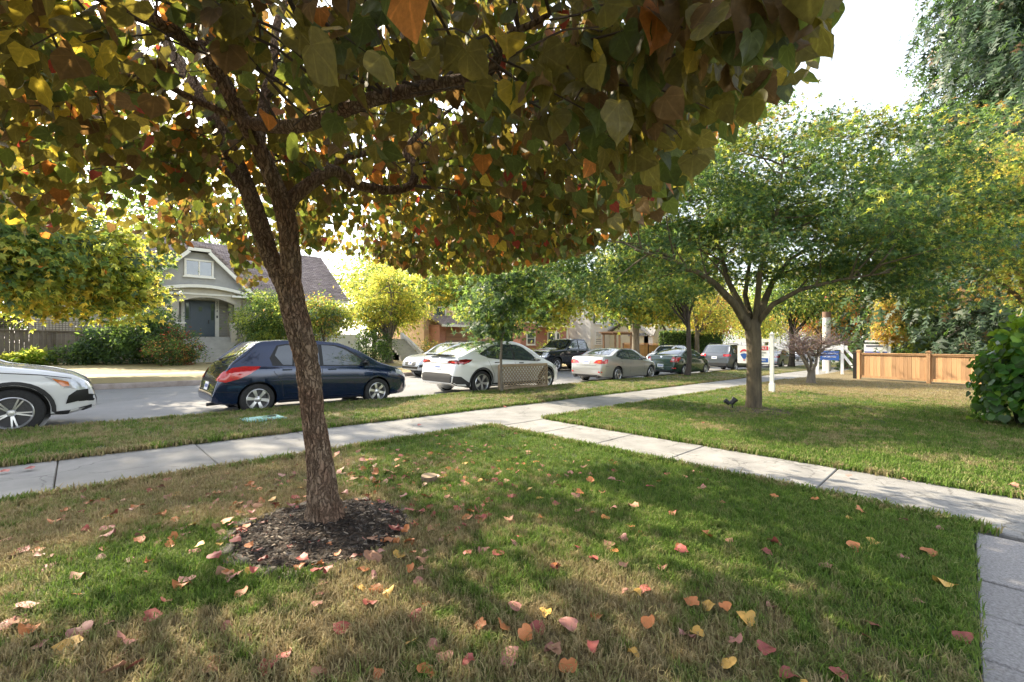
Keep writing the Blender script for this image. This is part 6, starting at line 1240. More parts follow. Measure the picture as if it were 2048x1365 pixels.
def leaf_objects(idx, P, T, N, S, lm, meshes, parent, fold=None):
    X, Y, Z = leaf_frames(T[idx], N[idx])
    for j, i in enumerate(idx):
        o = bpy.data.objects.new('leaf', meshes[lm[i]]); C.objects.link(o); o.parent = parent; f = 1.0 if fold is None else fold[i]
        o.matrix_basis = Matrix(((X[j][0] * S[i], Y[j][0] * S[i], Z[j][0] * S[i] * f, P[i][0]), (X[j][1] * S[i], Y[j][1] * S[i], Z[j][1] * S[i] * f, P[i][1]), (X[j][2] * S[i], Y[j][2] * S[i], Z[j][2] * S[i] * f, P[i][2]), (0, 0, 0, 1)))
leaf_objects(big, P, T, N, S_, lm, ivme, iv)
# ================================================================== the redbud in front
RB = Vector((1.30, 3.28, gz(1.3) + .03))
rt = empty('redbud_tree', RB); tag(rt, 'leaning furrowed tree with heart-shaped autumn leaves, nearest to the camera', 'tree')
def barkmat(name, crack, lo, hi, sx=40.0, sz=6.0):
    m = bpy.data.materials.new(name); m.use_nodes = True; nt = m.node_tree; b = nt.nodes['Principled BSDF']; b.inputs['Roughness'].default_value = .95; b.inputs['Specular IOR Level'].default_value = .2; L = nt.links.new
    geo = nt.nodes.new('ShaderNodeNewGeometry'); n = nt.nodes.new('ShaderNodeTexNoise'); n.inputs['Scale'].default_value = 14; n.inputs['Detail'].default_value = 5; L(geo.outputs['Position'], n.inputs['Vector'])
    sc = nt.nodes.new('ShaderNodeVectorMath'); sc.operation = 'SCALE'; sc.inputs['Scale'].default_value = .085; L(n.outputs['Color'], sc.inputs[0])
    ad = nt.nodes.new('ShaderNodeVectorMath'); ad.operation = 'ADD'; L(geo.outputs['Position'], ad.inputs[0]); L(sc.outputs[0], ad.inputs[1])
    mp = nt.nodes.new('ShaderNodeMapping'); mp.inputs['Scale'].default_value = (sx, sx, sz); mp.inputs['Rotation'].default_value = (0, 0, .4); L(ad.outputs[0], mp.inputs[0])
    v = nt.nodes.new('ShaderNodeTexVoronoi'); v.feature = 'DISTANCE_TO_EDGE'; v.inputs['Scale'].default_value = 1; L(mp.outputs[0], v.inputs['Vector'])
    n2 = nt.nodes.new('ShaderNodeTexNoise'); n2.inputs['Scale'].default_value = 90; n2.inputs['Detail'].default_value = 6; L(geo.outputs['Position'], n2.inputs['Vector'])
    n3 = nt.nodes.new('ShaderNodeTexNoise'); n3.inputs['Scale'].default_value = 5; n3.inputs['Detail'].default_value = 3; L(geo.outputs['Position'], n3.inputs['Vector'])
    mx = nt.nodes.new('ShaderNodeMix'); mx.data_type = 'RGBA'; L(n2.outputs['Fac'], mx.inputs[0]); mx.inputs[6].default_value = (*lo, 1); mx.inputs[7].default_value = (*hi, 1)
    mz = nt.nodes.new('ShaderNodeMix'); mz.data_type = 'RGBA'; mr3 = nt.nodes.new('ShaderNodeMapRange'); mr3.inputs['From Min'].default_value = .42; mr3.inputs['From Max'].default_value = .62; mr3.inputs['To Max'].default_value = .55; L(n3.outputs['Fac'], mr3.inputs[0]); L(mr3.outputs[0], mz.inputs[0]); L(mx.outputs[2], mz.inputs[6]); mz.inputs[7].default_value = (.17, .085, .055, 1)
    mr = nt.nodes.new('ShaderNodeMapRange'); mr.inputs['From Min'].default_value = -.03; mr.inputs['From Max'].default_value = .20; L(v.outputs['Distance'], mr.inputs[0])
    m2 = nt.nodes.new('ShaderNodeMix'); m2.data_type = 'RGBA'; L(mr.outputs[0], m2.inputs[0]); m2.inputs[6].default_value = (*crack, 1); L(mz.outputs[2], m2.inputs[7]); L(m2.outputs[2], b.inputs['Base Color'])
    ah = nt.nodes.new('ShaderNodeMath'); ah.operation = 'MULTIPLY_ADD'; L(n2.outputs['Fac'], ah.inputs[0]); ah.inputs[1].default_value = .35; L(mr.outputs[0], ah.inputs[2])
    bp = nt.nodes.new('ShaderNodeBump'); bp.inputs['Strength'].default_value = 1.0; bp.inputs['Distance'].default_value = .012; L(ah.outputs[0], bp.inputs['Height']); L(bp.outputs[0], b.inputs['Normal']); return m
M_rbark = barkmat('furrowed_bark', (.070, .046, .032), (.16, .115, .082), (.35, .26, .19))
M_unused = None and mat('furrowed_bark_old', (0.05, 0.033, 0.024), 0.95, (0.24, 0.165, 0.12), 42, 1.0, 60, stretch=(1, 1, .22), coords='World', contrast=(.40, .60))
def bark_tube(pts, rads, na, ns, depth, seed, flare=0.0):
    "limb with real bark furrows: ridges run along it and split and join"
    pts = [Vector(p) for p in pts]
    # Catmull-Rom resample
    def cr(t):
        n = len(pts) - 1; f = t * n; i = min(int(f), n - 1); u = f - i; p0 = pts[max(i - 1, 0)]; p1 = pts[i]; p2 = pts[i + 1]; p3 = pts[min(i + 2, n)]
        return 0.5 * ((2 * p1) + (p2 - p0) * u + (2 * p0 - 5 * p1 + 4 * p2 - p3) * u * u + (-p0 + 3 * p1 - 3 * p2 + p3) * u ** 3)
    P = [cr(i / (ns - 1)) for i in range(ns)]; R = np.interp(np.linspace(0, 1, ns), np.linspace(0, 1, len(rads)), rads)
    vs = []; ref = None; dist = 0
    for i, p in enumerate(P):
        d = (P[min(i + 1, ns - 1)] - P[max(i - 1, 0)]).normalized()
        if i: dist += (p - P[i - 1]).length
        if ref is None: ref = d.cross(Vector((0.31, 0.9, 0.2))).normalized()
        ref = (ref - d * ref.dot(d)).normalized(); o = d.cross(ref)
        for k in range(na):
            a = 2 * math.pi * k / na; c, s = math.cos(a), math.sin(a); r = R[i]
            q = Vector((c * r * 26 + seed, s * r * 26, dist * 6.5)); w = mnoise.noise(q * .6) * 1.4
            rid = 1 - min(1, abs(mnoise.noise(Vector(((q.x + w) * 1.35, (q.y + w) * 1.35, q.z * .62)))) * 3.2) ** .6 * 1.6; rid = -rid; rid2 = 1 - abs(mnoise.noise(q * 2.6)) * 2
            dz = depth * (rid * .75 + rid2 * .25 - .35)
            lump = .06 * r * mnoise.noise(Vector((c * 1.5, s * 1.5, dist * 2.2 + seed)))
            fl = flare * math.exp(-dist / .17) * (.65 + .5 * max(0, math.cos(3 * a + .8)) )
            vs.append(p + (ref * c + o * s) * (r + dz + lump + fl))
    fs = [(i * na + k, i * na + (k + 1) % na, (i + 1) * na + (k + 1) % na, (i + 1) * na + k) for i in range(ns - 1) for k in range(na)]
    fs.append(tuple((ns - 1) * na + k for k in range(na))); return vs, fs
rl = lambda x, y, t: at(x, y, t) - RB
k = MB(); vs_, fs_ = bark_tube([rl(655, 1065, 3.25), rl(652, 1040, 3.25), rl(646, 980, 3.25), rl(641, 930, 3.25), rl(627, 830, 3.25), rl(613, 720, 3.27), rl(596, 650, 3.28), rl(582, 590, 3.3), rl(576, 540, 3.3)], [.118, .108, .092, .084, .076, .082, .092, .085, .080], 130, 220, .016, 3, .075); k.add(vs_, fs_); k.build('trunk', M_rbark, rt, 80)
LIMBS = [([(582, 600, 3.29), (555, 545, 3.33), (533, 492, 3.36), (503, 400, 3.42), (468, 316, 3.5), (422, 228, 3.6), (380, 158, 3.72), (330, 80, 3.9), (270, -40, 4.1)], [.062, .062, .064, .062, .058, .055, .05, .042, .025], 70, 150),
         ([(580, 590, 3.29), (582, 540, 3.28), (580, 492, 3.26), (568, 420, 3.22), (527, 316, 3.12), (485, 239, 3.02), (440, 151, 2.92), (394, 98, 2.85), (334, 53, 2.75), (246, 21, 2.6), (150, -30, 2.4)], [.068, .07, .068, .066, .053, .048, .045, .042, .038, .03, .018], 70, 170),
         ([(570, 420, 3.24), (590, 392, 3.26), (626, 364, 3.32), (668, 341, 3.42), (705, 366, 3.55), (769, 381, 3.7), (822, 370, 3.8), (828, 330, 3.85), (812, 305, 3.9), (835, 270, 4.0), (900, 220, 4.2)], [.05, .048, .044, .042, .04, .038, .035, .032, .028, .024, .012], 44, 110),
         ([(488, 245, 3.03), (540, 252, 2.9), (600, 252, 2.75), (670, 228, 2.6), (741, 200, 2.45), (846, 176, 2.25), (950, 155, 2.1), (988, 130, 2.05), (1010, 80, 2.0), (1100, 30, 1.9)], [.04, .042, .042, .04, .038, .034, .03, .026, .02, .01], 40, 110),
         ([(462, 232, 3.0), (400, 205, 2.9), (340, 175, 2.8), (306, 158, 2.7), (200, 150, 2.5), (90, 140, 2.4)], [.022, .02, .018, .016, .012, .006], 20, 50),
         ([(420, 120, 2.9), (410, 60, 2.95), (420, 0, 3.1), (460, -100, 3.4)], [.045, .05, .045, .03], 30, 40),
         ([(515, 300, 3.12), (530, 200, 3.25), (545, 130, 3.4), (560, 30, 3.6), (620, -80, 3.9)], [.04, .036, .032, .028, .015], 26, 50),
         ([(500, 395, 3.42), (440, 330, 3.8), (340, 290, 4.3), (230, 270, 4.8), (120, 260, 5.2)], [.04, .034, .028, .02, .008], 22, 50),
         ([(600, 380, 3.27), (680, 320, 3.9), (790, 300, 4.6), (930, 290, 5.3), (1060, 300, 5.8)], [.036, .03, .026, .02, .008], 22, 50),
         ([(560, 400, 3.22), (540, 330, 3.8), (560, 270, 4.5), (620, 240, 5.3), (700, 220, 6.0)], [.04, .034, .028, .02, .008], 22, 50)]
LIMBP = []
for i, (pts, rr_, na, ns) in enumerate(LIMBS):
    q = [rl(*p) for p in pts]; k = MB(); vs_, fs_ = bark_tube(q, rr_, na, ns, .011 if i < 2 else .005, 11 + 7 * i); k.add(vs_, fs_); k.build('limb', M_rbark, rt, 80)
    for a, c in zip(q[1:-1], q[2:]): LIMBP += [a.lerp(c, t) for t in (0, .33, .66)]
    LIMBP.append(q[-1])
# crown: twigs with leaves hung along them
g = np.random.default_rng(99)
BX = [-200, 0, 60, 150, 240, 300, 350, 400, 455, 480, 525, 560, 680, 850, 1000, 1120, 1200, 1290, 1350, 1420, 1480, 1560, 1620, 1660, 1700, 1750]
BY = [470, 430, 480, 470, 455, 490, 520, 470, 480, 575, 575, 505, 505, 555, 545, 520, 500, 455, 420, 300, 250, 215, 170, 40, -20, -300]
def inside_outline(W):
    px, py, t = project(W); return (t < .35) | (py < np.interp(px, BX, BY, right=-400))
cand = []
SUNP = [np.array(gnd(*q)) for q in ((350, 1120), (480, 1085), (240, 1150), (900, 1000), (1000, 1190), (820, 900), (1190, 1000), (90, 1190), (600, 1260), (930, 900), (760, 1180), (1100, 1100), (420, 1000), (240, 1030), (700, 1000), (1400, 1060), (1250, 1150), (1500, 1150))]; SDV = np.array(sd)
def gap(W):  # crown openings shaped along sun rays so light patches reach chosen lawn spots
    for q in SUNP:
        v = W - q; d_ = v - SDV * (v @ SDV)
        if d_ @ d_ < .27 ** 2: return True
    return False
while len(cand) < 1330:
    th = g.random() * 2 * math.pi; r = 3.75 * math.sqrt(g.random()); x = 1.15 + r * math.cos(th); y = 3.35 + r * math.sin(th)
    zl = np.interp(r, [0, 1, 2, 3, 3.8], [2.75, 2.62, 2.38, 2.15, 2.05]); zu = 2.7 + 2.9 * math.sqrt(max(0, 1 - (r / 3.95) ** 2)); u = g.random()
    z = zl + 1.1 * u if g.random() < .8 else min(zl + 1.1, zu) + max(zu - zl - 1.1, 0) * u
    W = np.array([x, y, z]); dc = math.hypot(math.hypot(x, y), z - CAM_Z)
    if dc < .75 or not inside_outline(W): continue
    px, py, t = project(W)
    if t > .5 and t < 1.25 and not (px > 1050 or py < 140): continue
    if mnoise.noise(Vector((x * 1.1, y * 1.1, z * 1.1))) < -.24: continue
    if 195 < px < 320 and 370 < py < 480 and g.random() < .85: continue
    if gap(W) and g.random() < .85: continue
    cand.append(W)
cand = np.array(cand)
# extra hanging sprays at the upper right, close to the camera
for (px, py, t) in [(1290, 60, 1.35), (1330, 120, 1.3), (1400, 60, 1.2), (1460, 40, 1.15), (1540, 60, 1.1), (1590, 40, 1.1), (1600, 15, 1.05), (1480, 110, 1.3), (1380, 190, 1.5), (1300, 230, 1.6), (1230, 170, 1.7), (1440, 190, 1.5), (1560, 125, 1.5), (1520, 150, 1.6), (1350, 290, 1.8), (1280, 300, 1.9), (1220, 260, 1.9), (1400, 250, 1.8), (1150, 200, 1.7), (1060, 170, 1.6), (1010, 120, 1.4), (940, 90, 1.6), (870, 60, 1.5), (1180, 60, 1.4), (1100, 40, 1.5), (660, 150, 1.7), (690, 190, 1.8), (1310, 380, 2.6), (1250, 400, 2.8), (1270, 440, 3.4), (1220, 450, 3.4)]:
    cand = np.vstack([cand, np.array(at(px, py, t))[None]])
cnt = {}; tw = MB(); P = []; T = []; N = []; S_ = []; LPn = np.array([tuple(p) for p in LIMBP]) + np.array(RB)
for ci, c in enumerate(cand):
    dd = np.linalg.norm(LPn - c, axis=1); j = dd.argmin(); s0 = Vector(LPn[j]); e = Vector(c)
    out = Vector((c[0] - 1.2, c[1] - 3.3, 0)); out = out.normalized() if out.length > .1 else Vector((1, 0, 0))
    tip = e + out * g.uniform(.15, .4) + Vector((g.normal() * .15, g.normal() * .15, g.uniform(-.28, .05)))
    tq = curve_pts(s0, e, 6, .04, .10, ci)
    okt = all(inside_outline(np.array(p) + np.array([0, 0, -.04])) and Vector((p.x, p.y, p.z - CAM_Z)).length > .8 for p in tq)
    cnt[j] = cnt.get(j, 0) + 1
    if okt and cnt[j] <= 2 and dd[j] < 1.5: tw.tube([p - RB for p in curve_pts(s0, e, 6, .04, .10, ci)], [.010, .0085, .007, .006, .005, .004], 4, False)
    tp2 = curve_pts(e, tip, 4, .03, .1, ci + 5000)
    if inside_outline(np.array(tip) + np.array([0, 0, -.1])): tw.tube([p - RB for p in tp2], [.004, .0035, .003, .002], 4, False)
    st = e - (tip - e) * .6; nl = g.integers(20, 36)
    near = math.hypot(c[0], c[1]) < 2.0
    if ci >= 1330: nl = g.integers(7, 12)
    elif near: nl = int(nl * .75)
    for q in range(nl):
        b0 = st.lerp(tip, g.random()); sp = .13 if ci < 1330 else .09; p = np.array(b0) + g.normal(size=3) * np.array([sp, sp, sp * .8]); p[2] -= .02
        W = p + np.array([0, 0, -.05])
        if not inside_outline(W) or math.hypot(math.hypot(p[0], p[1]), p[2] - CAM_Z) < .7: continue
        if ci < 1330 and gap(p) and g.random() < .8: continue
        P.append(p); T.append(np.array([out.x, out.y, 0]) * .25 + g.normal(size=3) * .38 + np.array([0, 0, -1.0]))
        h = g.random() * 2 * math.pi; N.append(np.array([math.cos(h), math.sin(h), g.normal() * .45 + .15])); S_.append(g.uniform(.058, .106))
HERO = [(818, 62, .86, 4, .105), (1013, 115, 1.35, 3, .085), (638, 45, 1.7, 4, .07), (1182, 352, 2.0, 4, .08), (965, 340, 2.2, 4, .09), (1575, 135, 1.5, 3, .10), (1550, 172, 1.6, 3, .07), (1315, 85, 1.2, 4, .12), (640, 170, 1.7, 0, .125), (674, 205, 1.7, 0, .105), (1025, 215, 1.5, 3, .10), (1112, 195, 1.6, 0, .12), (1200, 130, 1.4, 0, .12), (1375, 60, 1.15, 2, .12), (1430, 95, 1.15, 0, .12), (1500, 70, 1.1, 2, .125), (1560, 75, 1.1, 0, .12), (1610, 60, 1.05, 2, .115), (1655, 25, 1.0, 0, .10), (1365, 175, 1.35, 0, .12), (1290, 190, 1.4, 1, .12)]
for (hx, hy, ht, hc, hs_) in HERO:
    p = np.array(at(hx, hy - hs_ * FPX / ht * .8, ht)); P.append(p); T.append(np.array([g.normal() * .15, g.normal() * .15, -1.0])); N.append(np.array([-CA, -SA, 0]) + g.normal(size=3) * .25); S_.append(hs_)
P = np.array(P); T = unit(np.array(T)); N = unit(np.array(N)); S_ = np.array(S_); n = len(P)
tw.build('twigs', mat('redbud_twig', (.05, .035, .028), .9, (.10, .075, .06), 20), rt)['kind'] = 'stuff'
RL = [leafmat('redbud_olive', (0.14, 0.125, 0.042), (0.30, 0.25, 0.04), .45, veins=.35), leafmat('redbud_green', (0.085, 0.115, 0.042), (0.21, 0.26, 0.04), .42, veins=.35), leafmat('redbud_brown', (0.15, 0.10, 0.05), (0.28, 0.16, 0.05), .42, veins=.35),
      leafmat('redbud_yellow', (0.34, 0.26, 0.05), (0.80, 0.62, 0.07), .5, veins=.3), leafmat('redbud_orange', (0.40, 0.16, 0.045), (0.75, 0.28, 0.05), .45, veins=.3), leafmat('redbud_red', (0.28, 0.06, 0.045), (0.5, 0.08, 0.045), .4, veins=.3)]
fld = np.array([mnoise.noise(Vector(p) * .8) for p in P]); pr = g.random(n)
lm = np.where(pr < .46, 0, np.where(pr < .78, 1, np.where(pr < .91, 2, np.where(pr < .94, 3, np.where(pr < .982, 4, 5)))))
nearl = (project(P)[2] < 2.3) & (lm >= 4) & (g.random(n) < .75); lm[nearl] = g.choice([0, 0, 2], nearl.sum())
ye = (P[:, 0] < .2) & (g.random(n) < .07); lm[ye] = 3  # backlit glow at the left put into leaf colour as extra yellow leaves
lm[-len(HERO):] = [q[3] for q in HERO]
# leaves do not hide the main limbs where the photograph shows them bare
px, py, tt_ = project(P); hide = np.zeros(n, bool)
for pts, rr_, na, ns in LIMBS[:4] + LIMBS[6:7]:
    for (xa, ya, ta), (xb, yb, tb) in zip(pts[:-1], pts[1:]):
        for u in np.linspace(0, 1, 8): hide |= (np.hypot(px - (xa + (xb - xa) * u), py - (ya + (yb - ya) * u)) < 20 + 26 / np.maximum(tt_, .5)) & (tt_ < ta + (tb - ta) * u + .12)
hide &= g.random(n) < .85; hide[-len(HERO):] = False; kp = ~hide; P, T, N, S_, lm = P[kp], T[kp], N[kp], S_[kp], lm[kp]; n = len(P)
Wl = P - np.array(RB); px, py, tt_ = project(P); inf = (px > -20) & (px < 2068) & (py > -20) & (py < 700) & (tt_ > .5)
sc_ = np.where(inf, S_ / np.maximum(tt_, .1), 0); order = np.argsort(-sc_); big = order[:300]; rest = np.ones(n, bool); rest[big] = False; fo = .3 + 1.7 * g.random(n)
leafmesh('crown', Wl[rest], T[rest], N[rest], S_[rest], HEARTL, lm[rest], RL, rt, fold=fo[rest])['kind'] = 'stuff'
def heart_hi(seed):
    "finer heart leaf with a wavy margin, cupped and curled differently for each seed"
    rr = random.Random(seed); cu, cv, ph, asy, dr = rr.uniform(-.35, .45), rr.uniform(-.5, .1), rr.uniform(0, 6), rr.uniform(-.08, .08), rr.uniform(.1, .5)
    key = [(0, .0), (.10, -.085), (.24, -.125), (.38, -.09), (.50, .02), (.565, .17), (.57, .32), (.52, .48), (.42, .63), (.29, .76), (.15, .86), (.06, .94), (0, 1.04)]
    def zz(x, y): return cu * x * x * 1.6 + .09 * abs(x) + cv * (y - .2) ** 2 - dr * max(0, y - .55) ** 2 + .028 * math.sin(11 * y + ph) * abs(x) * 2 + .02 * math.sin(17 * y + 9 * x + ph)
    right = [(x * (1 + asy) * (1 + .03 * math.sin(i * 2.1 + ph)), y) for i, (x, y) in enumerate(key)]; left = [(-x * (1 - asy) * (1 + .03 * math.cos(i * 1.7 + ph)), y) for i, (x, y) in enumerate(key)]
    mids = [(0, .0), (0, .2), (0, .4), (0, .6), (0, .8), (0, 1.04)]; V = [(x, y, zz(x, y)) for x, y in mids]; F = []
    for side, sg in ((right, 1), (left, -1)):
        k = len(V); inn = [(p[0] * .55, p[1] * .62 + .12) for p in side[1:-1]]; V += [(x, y, zz(x, y)) for x, y in inn]; q = len(V); V += [(x, y, zz(x, y)) for x, y in side[1:-1]]; n = 11
        tri = []
        for i in range(n - 1): tri += [(k + i, q + i, q + i + 1), (k + i, q + i + 1, k + i + 1)]
        tri += [(0, q, k), (5, k + n - 1, q + n - 1)]
        cen = [1, 1, 1, 1, 1, 2, 2, 3, 3, 4, 4]
        for i in range(n - 1):
            tri.append((cen[i], k + i, k + i + 1))
            if cen[i + 1] != cen[i]: tri.append((cen[i], k + i + 1, cen[i + 1]))
        tri += [(0, k, 1), (4, k + n - 1, 5)]
        F += [t if sg > 0 else t[::-1] for t in tri]
    return np.array(V), np.array(F)
def petiole_heart(seed=0):
    V, F = heart_hi(seed); V = V.copy(); k = len(V); V2 = np.vstack([V, [(-.008, 0, 0), (.008, 0, 0), (.004, -.5, .06), (-.004, -.5, .06)]]); return V2, np.vstack([F, [(k, k + 1, k + 2), (k, k + 2, k + 3)]])
rme = [unitleaf('leaf', petiole_heart(i * 7 + v), m) for v in range(5) for i, m in enumerate(RL)]
for me_ in rme: sharpen(me_, 60)
leaf_objects(big, Wl, T, N, S_, lm + 6 * g.integers(0, 5, n), rme, rt, fold=.5 + .5 * fo)
# ------------------------------------------------------------------ mulch ring and its stones
RC = Vector((1.25, 3.19))
k = MB(); nn = 40; V = [(RC.x, RC.y, gz(RC.x) + .075)]
for j, rr_ in enumerate((.23, .42, .56)):
    for i in range(nn): a = 2 * math.pi * i / nn; r = rr_ * (1 + .05 * math.sin(3 * a + 1)); V.append((RC.x + r * math.cos(a), RC.y + r * math.sin(a), gz(RC.x) + (.06, .045, .024)[j] + .012 * mnoise.noise(Vector((a * 3, rr_ * 9, 0)))))
F = [(0, 1 + i, 1 + (i + 1) % nn) for i in range(nn)] + [(1 + j * nn + i, 1 + (j + 1) * nn + i, 1 + (j + 1) * nn + (i + 1) % nn, 1 + j * nn + (i + 1) % nn) for j in range(2) for i in range(nn)]
k.add(V, F); tag(k.build('mulch_bed', M_soil, None, 60), kind='structure')
g = np.random.default_rng(123); n = 5200; r = .56 * np.sqrt(g.random(n)); a = g.random(n) * 2 * math.pi; P = np.stack([RC.x + r * np.cos(a), RC.y + r * np.sin(a), gz(RC.x) + .078 - .078 * (r / .6) ** 1.3 * .7 + .008 * g.random(n)], 1)
ok = np.hypot(P[:, 0] - 1.3, P[:, 1] - 3.28) > .11; P = P[ok]; n = len(P); h = g.random(n) * 2 * math.pi
CH = (np.array([(-.12, 0, 0), (.12, 0, 0), (.10, 1, .05), (-.09, .9, 0), (0, .5, .16)]), np.array([(0, 1, 4), (1, 2, 4), (2, 3, 4), (3, 0, 4)]))
cm_ = [mat('mulch_dark', (.022, .016, .012), .9), mat('mulch_brown', (.055, .036, .026), .9), mat('mulch_grey', (.11, .095, .085), .9), mat('mulch_pale', (.30, .25, .20), .9)]
o = leafmesh('mulch_chips', P, np.stack([np.cos(h), np.sin(h), g.normal(size=n) * .18], 1), unit(np.stack([g.normal(size=n) * .25, g.normal(size=n) * .25, np.ones(n)], 1)), .02 + .03 * g.random(n), CH, g.choice(4, n, p=[.5, .3, .14, .06]), cm_); tag(o, 'dark shredded bark mulch inside the stone ring', 'mulch', kind='stuff')
M_slate = mat('edge_stone', (.10, .085, .07), .85, (.22, .19, .155), 7, .5, 50, rand=.25); sg_ = 'flat stones edging the mulch ring'
for i in range(17):
    a = 2 * math.pi * i / 17 + random.uniform(-.06, .06); rr_ = .60 * (1 + .04 * math.sin(3 * a + 1)); x, y = RC.x + rr_ * math.cos(a), RC.y + rr_ * math.sin(a)
    L_, W_, H_ = random.uniform(.17, .27), random.uniform(.07, .12), random.uniform(.012, .03); npt = 8; k = MB()
    ring = [(L_ / 2 * math.copysign(abs(math.cos(t)) ** .5, math.cos(t)) * random.uniform(.85, 1.05), W_ / 2 * math.copysign(abs(math.sin(t)) ** .5, math.sin(t)) * random.uniform(.85, 1.05)) for t in np.linspace(0, 2 * math.pi, npt + 1)[:-1]]
    vs_ = [(p[0], p[1], -.05) for p in ring] + [(p[0], p[1], H_ * .75) for p in ring] + [(p[0] * .86, p[1] * .86, H_ + random.uniform(-.004, .004)) for p in ring]
    k.add(vs_, [(q, (q + 1) % npt, npt + (q + 1) % npt, npt + q) for q in range(npt)] + [(npt + q, npt + (q + 1) % npt, 2 * npt + (q + 1) % npt, 2 * npt + q) for q in range(npt)] + [tuple(range(2 * npt, 3 * npt))])
    o = k.build('edging_stone', M_slate); o.location = (x, y, gz(x) + .012); o.rotation_euler = (random.uniform(-.12, .12), random.uniform(-.12, .12), a + math.pi / 2 + random.uniform(-.15, .15))
    where = ['right of', 'right behind', 'behind', 'left behind', 'left of', 'in front and left of', 'in front of', 'in front and right of'][int(((math.degrees(a) + 44.3 + 22.5) % 360) // 45)]
    tag(o, ('long ' if L_ > .22 else 'short ') + 'flat stone edging the mulch ring ' + where + ' the leaning trunk', 'stone', sg_)
# ================================================================== fallen leaves
FL = [mat('fallen_red', (.24, .05, .045), .6, (.38, .10, .08), 30, rand=.25), mat('fallen_pink', (.30, .12, .10), .6, (.43, .21, .175), 30, rand=.2), mat('fallen_orange', (.38, .12, .04), .6, (.50, .20, .07), 30, rand=.2), mat('fallen_yellow', (.50, .28, .05), .55, (.60, .38, .10), 30, rand=.15), mat('fallen_brown', (.26, .13, .08), .7, (.40, .22, .14), 30, rand=.2)]
CN = ['red', 'faded pink', 'orange', 'yellow', 'brown']
def curled(seed, m, name='fallen_leaf'):
    g = random.Random(seed); V, F = HEART; V = V.copy(); cu = g.uniform(.6, 2.4); ax = g.uniform(-.6, .6); tw_ = g.uniform(-.9, .9); sg1 = g.choice((1, 1, -1)); sg2 = g.choice((1, -1)); ph = g.uniform(0, 6); ax = g.uniform(-1.5, 1.5)
    out = []
    for x, y, z in V:
        y -= .48; x2 = x * math.cos(ax) - y * math.sin(ax); y2 = x * math.sin(ax) + y * math.cos(ax)
        zz = cu * .30 * (x2 * x2) * sg1 + tw_ * x2 * y2 * .9 + g.uniform(-.06, .06) + .30 * cu * sg2 * y2 * y2 + .10 * math.sin(8 * x2 + ph) * math.cos(6 * y2 + ph)
        k = 1 - .14 * cu * abs(x2); out.append((x * k, y * k, zz + .05))
    b = MB(); b.add(out, [tuple(f) for f in F]); me = b.mesh(name, m, smooth=80); uv = me.uv_layers.new(name='UVMap'); return me
FLM = [[curled(10 * i + j, m) for j in range(5)] for i, m in enumerate(FL)]
g = np.random.default_rng(321); spots = []
known = [(130, 1303, 3, 1.3), (60, 1268, 2, 1.1), (55, 1222, 1, 1.2), (160, 1275, 1, 1.3), (255, 1290, 1, 1.3), (230, 1355, 4, 1.1), (45, 1110, 0, 1.2), (40, 1250, 4, 1.1), (160, 1160, 4, 1.0), (480, 1197, 2, 1.0), (535, 1338, 0, 1.1), (570, 1322, 0, .9), (680, 1265, 0, 1.1), (740, 1215, 0, 1.0), (775, 1192, 3, .9), (828, 1240, 0, 1.1), (868, 1305, 1, 1.0), (850, 1353, 2, 1.1), (1008, 1265, 2, 1.1), (1078, 1262, 0, 1.0), (1140, 1260, 1, 1.2), (1110, 1308, 4, 1.0), (1022, 1315, 1, 1.2), (1020, 1335, 1, .9), (1135, 1350, 2, 1.1), (1265, 1315, 3, .8), (1290, 1185, 0, 1.0), (1275, 1195, 3, .7), (1295, 1260, 2, 1.0), (1372, 1278, 1, 1.0), (1195, 1240, 2, .9), (1250, 1190, 1, .7), (1365, 1110, 0, 1.1), (1325, 1140, 1, 1.0), (1380, 1215, 2, 1.1), (1420, 1222, 3, .9), (1490, 1243, 3, 1.2), (1470, 1295, 1, .9), (1530, 1312, 0, 1.0), (1455, 1335, 3, .9), (1650, 1138, 1, 1.0), (1710, 1100, 2, 1.2), (1805, 1120, 1, .8), (1860, 1112, 2, 1.2), (1895, 1178, 3, 1.5), (1745, 1255, 0, .9), (1738, 1283, 0, .7), (1838, 1211, 1, .7), (1930, 1290, 0, 1.0), (1805, 1046, 1, .9), (1882, 1063, 1, .9), (1722, 1030, 2, 1.0), (1545, 998, 2, 1.0), (1628, 1003, 2, .9), (1382, 945, 1, 1.0), (1440, 968, 1, .9), (1410, 1076, 2, 1.1), (1460, 1085, 1, .7), (1540, 1087, 1, .9), (1535, 1112, 0, .9), (1245, 1083, 1, .9), (1270, 1020, 4, 1.2), (1185, 950, 4, 1.0), (1140, 950, 1, .9), (1058, 983, 3, 1.1), (960, 965, 3, .9), (975, 962, 2, .9), (880, 1085, 1, .9), (850, 1110, 1, .8), (1025, 1090, 1, .9), (355, 993, 3, 1.0), (310, 985, 3, .9), (275, 1020, 2, 1.1), (215, 1040, 3, .9), (180, 1010, 2, 1.0), (165, 985, 0, 1.0), (325, 980, 1, 1.0), (210, 1065, 0, 1.1), (170, 1068, 0, .9), (520, 985, 2, 1.0), (550, 1015, 0, .9), (430, 1010, 0, .9), (450, 1150, 4, 1.1), (365, 1180, 2, 1.1), (1700, 955, 1, 1.0), (1805, 958, 1, .8), (1910, 955, 1, 1.0), (1965, 968, 1, .9), (2030, 978, 4, 1.0), (1570, 905, 4, .8), (1600, 915, 4, .8), (890, 1320, 1, 1.0), (1580, 1355, 0, 1.1), (1680, 1360, 0, .9), (265, 1345, 0, .9), (420, 1345, 4, .9), (640, 1355, 4, .9)]
LZ = .034
for (px, py, c_, s) in known:
    p = gnd(px, min(py, 1362), LAWN_Z); spots.append((p.x, p.y, c_, s * .95, 1))
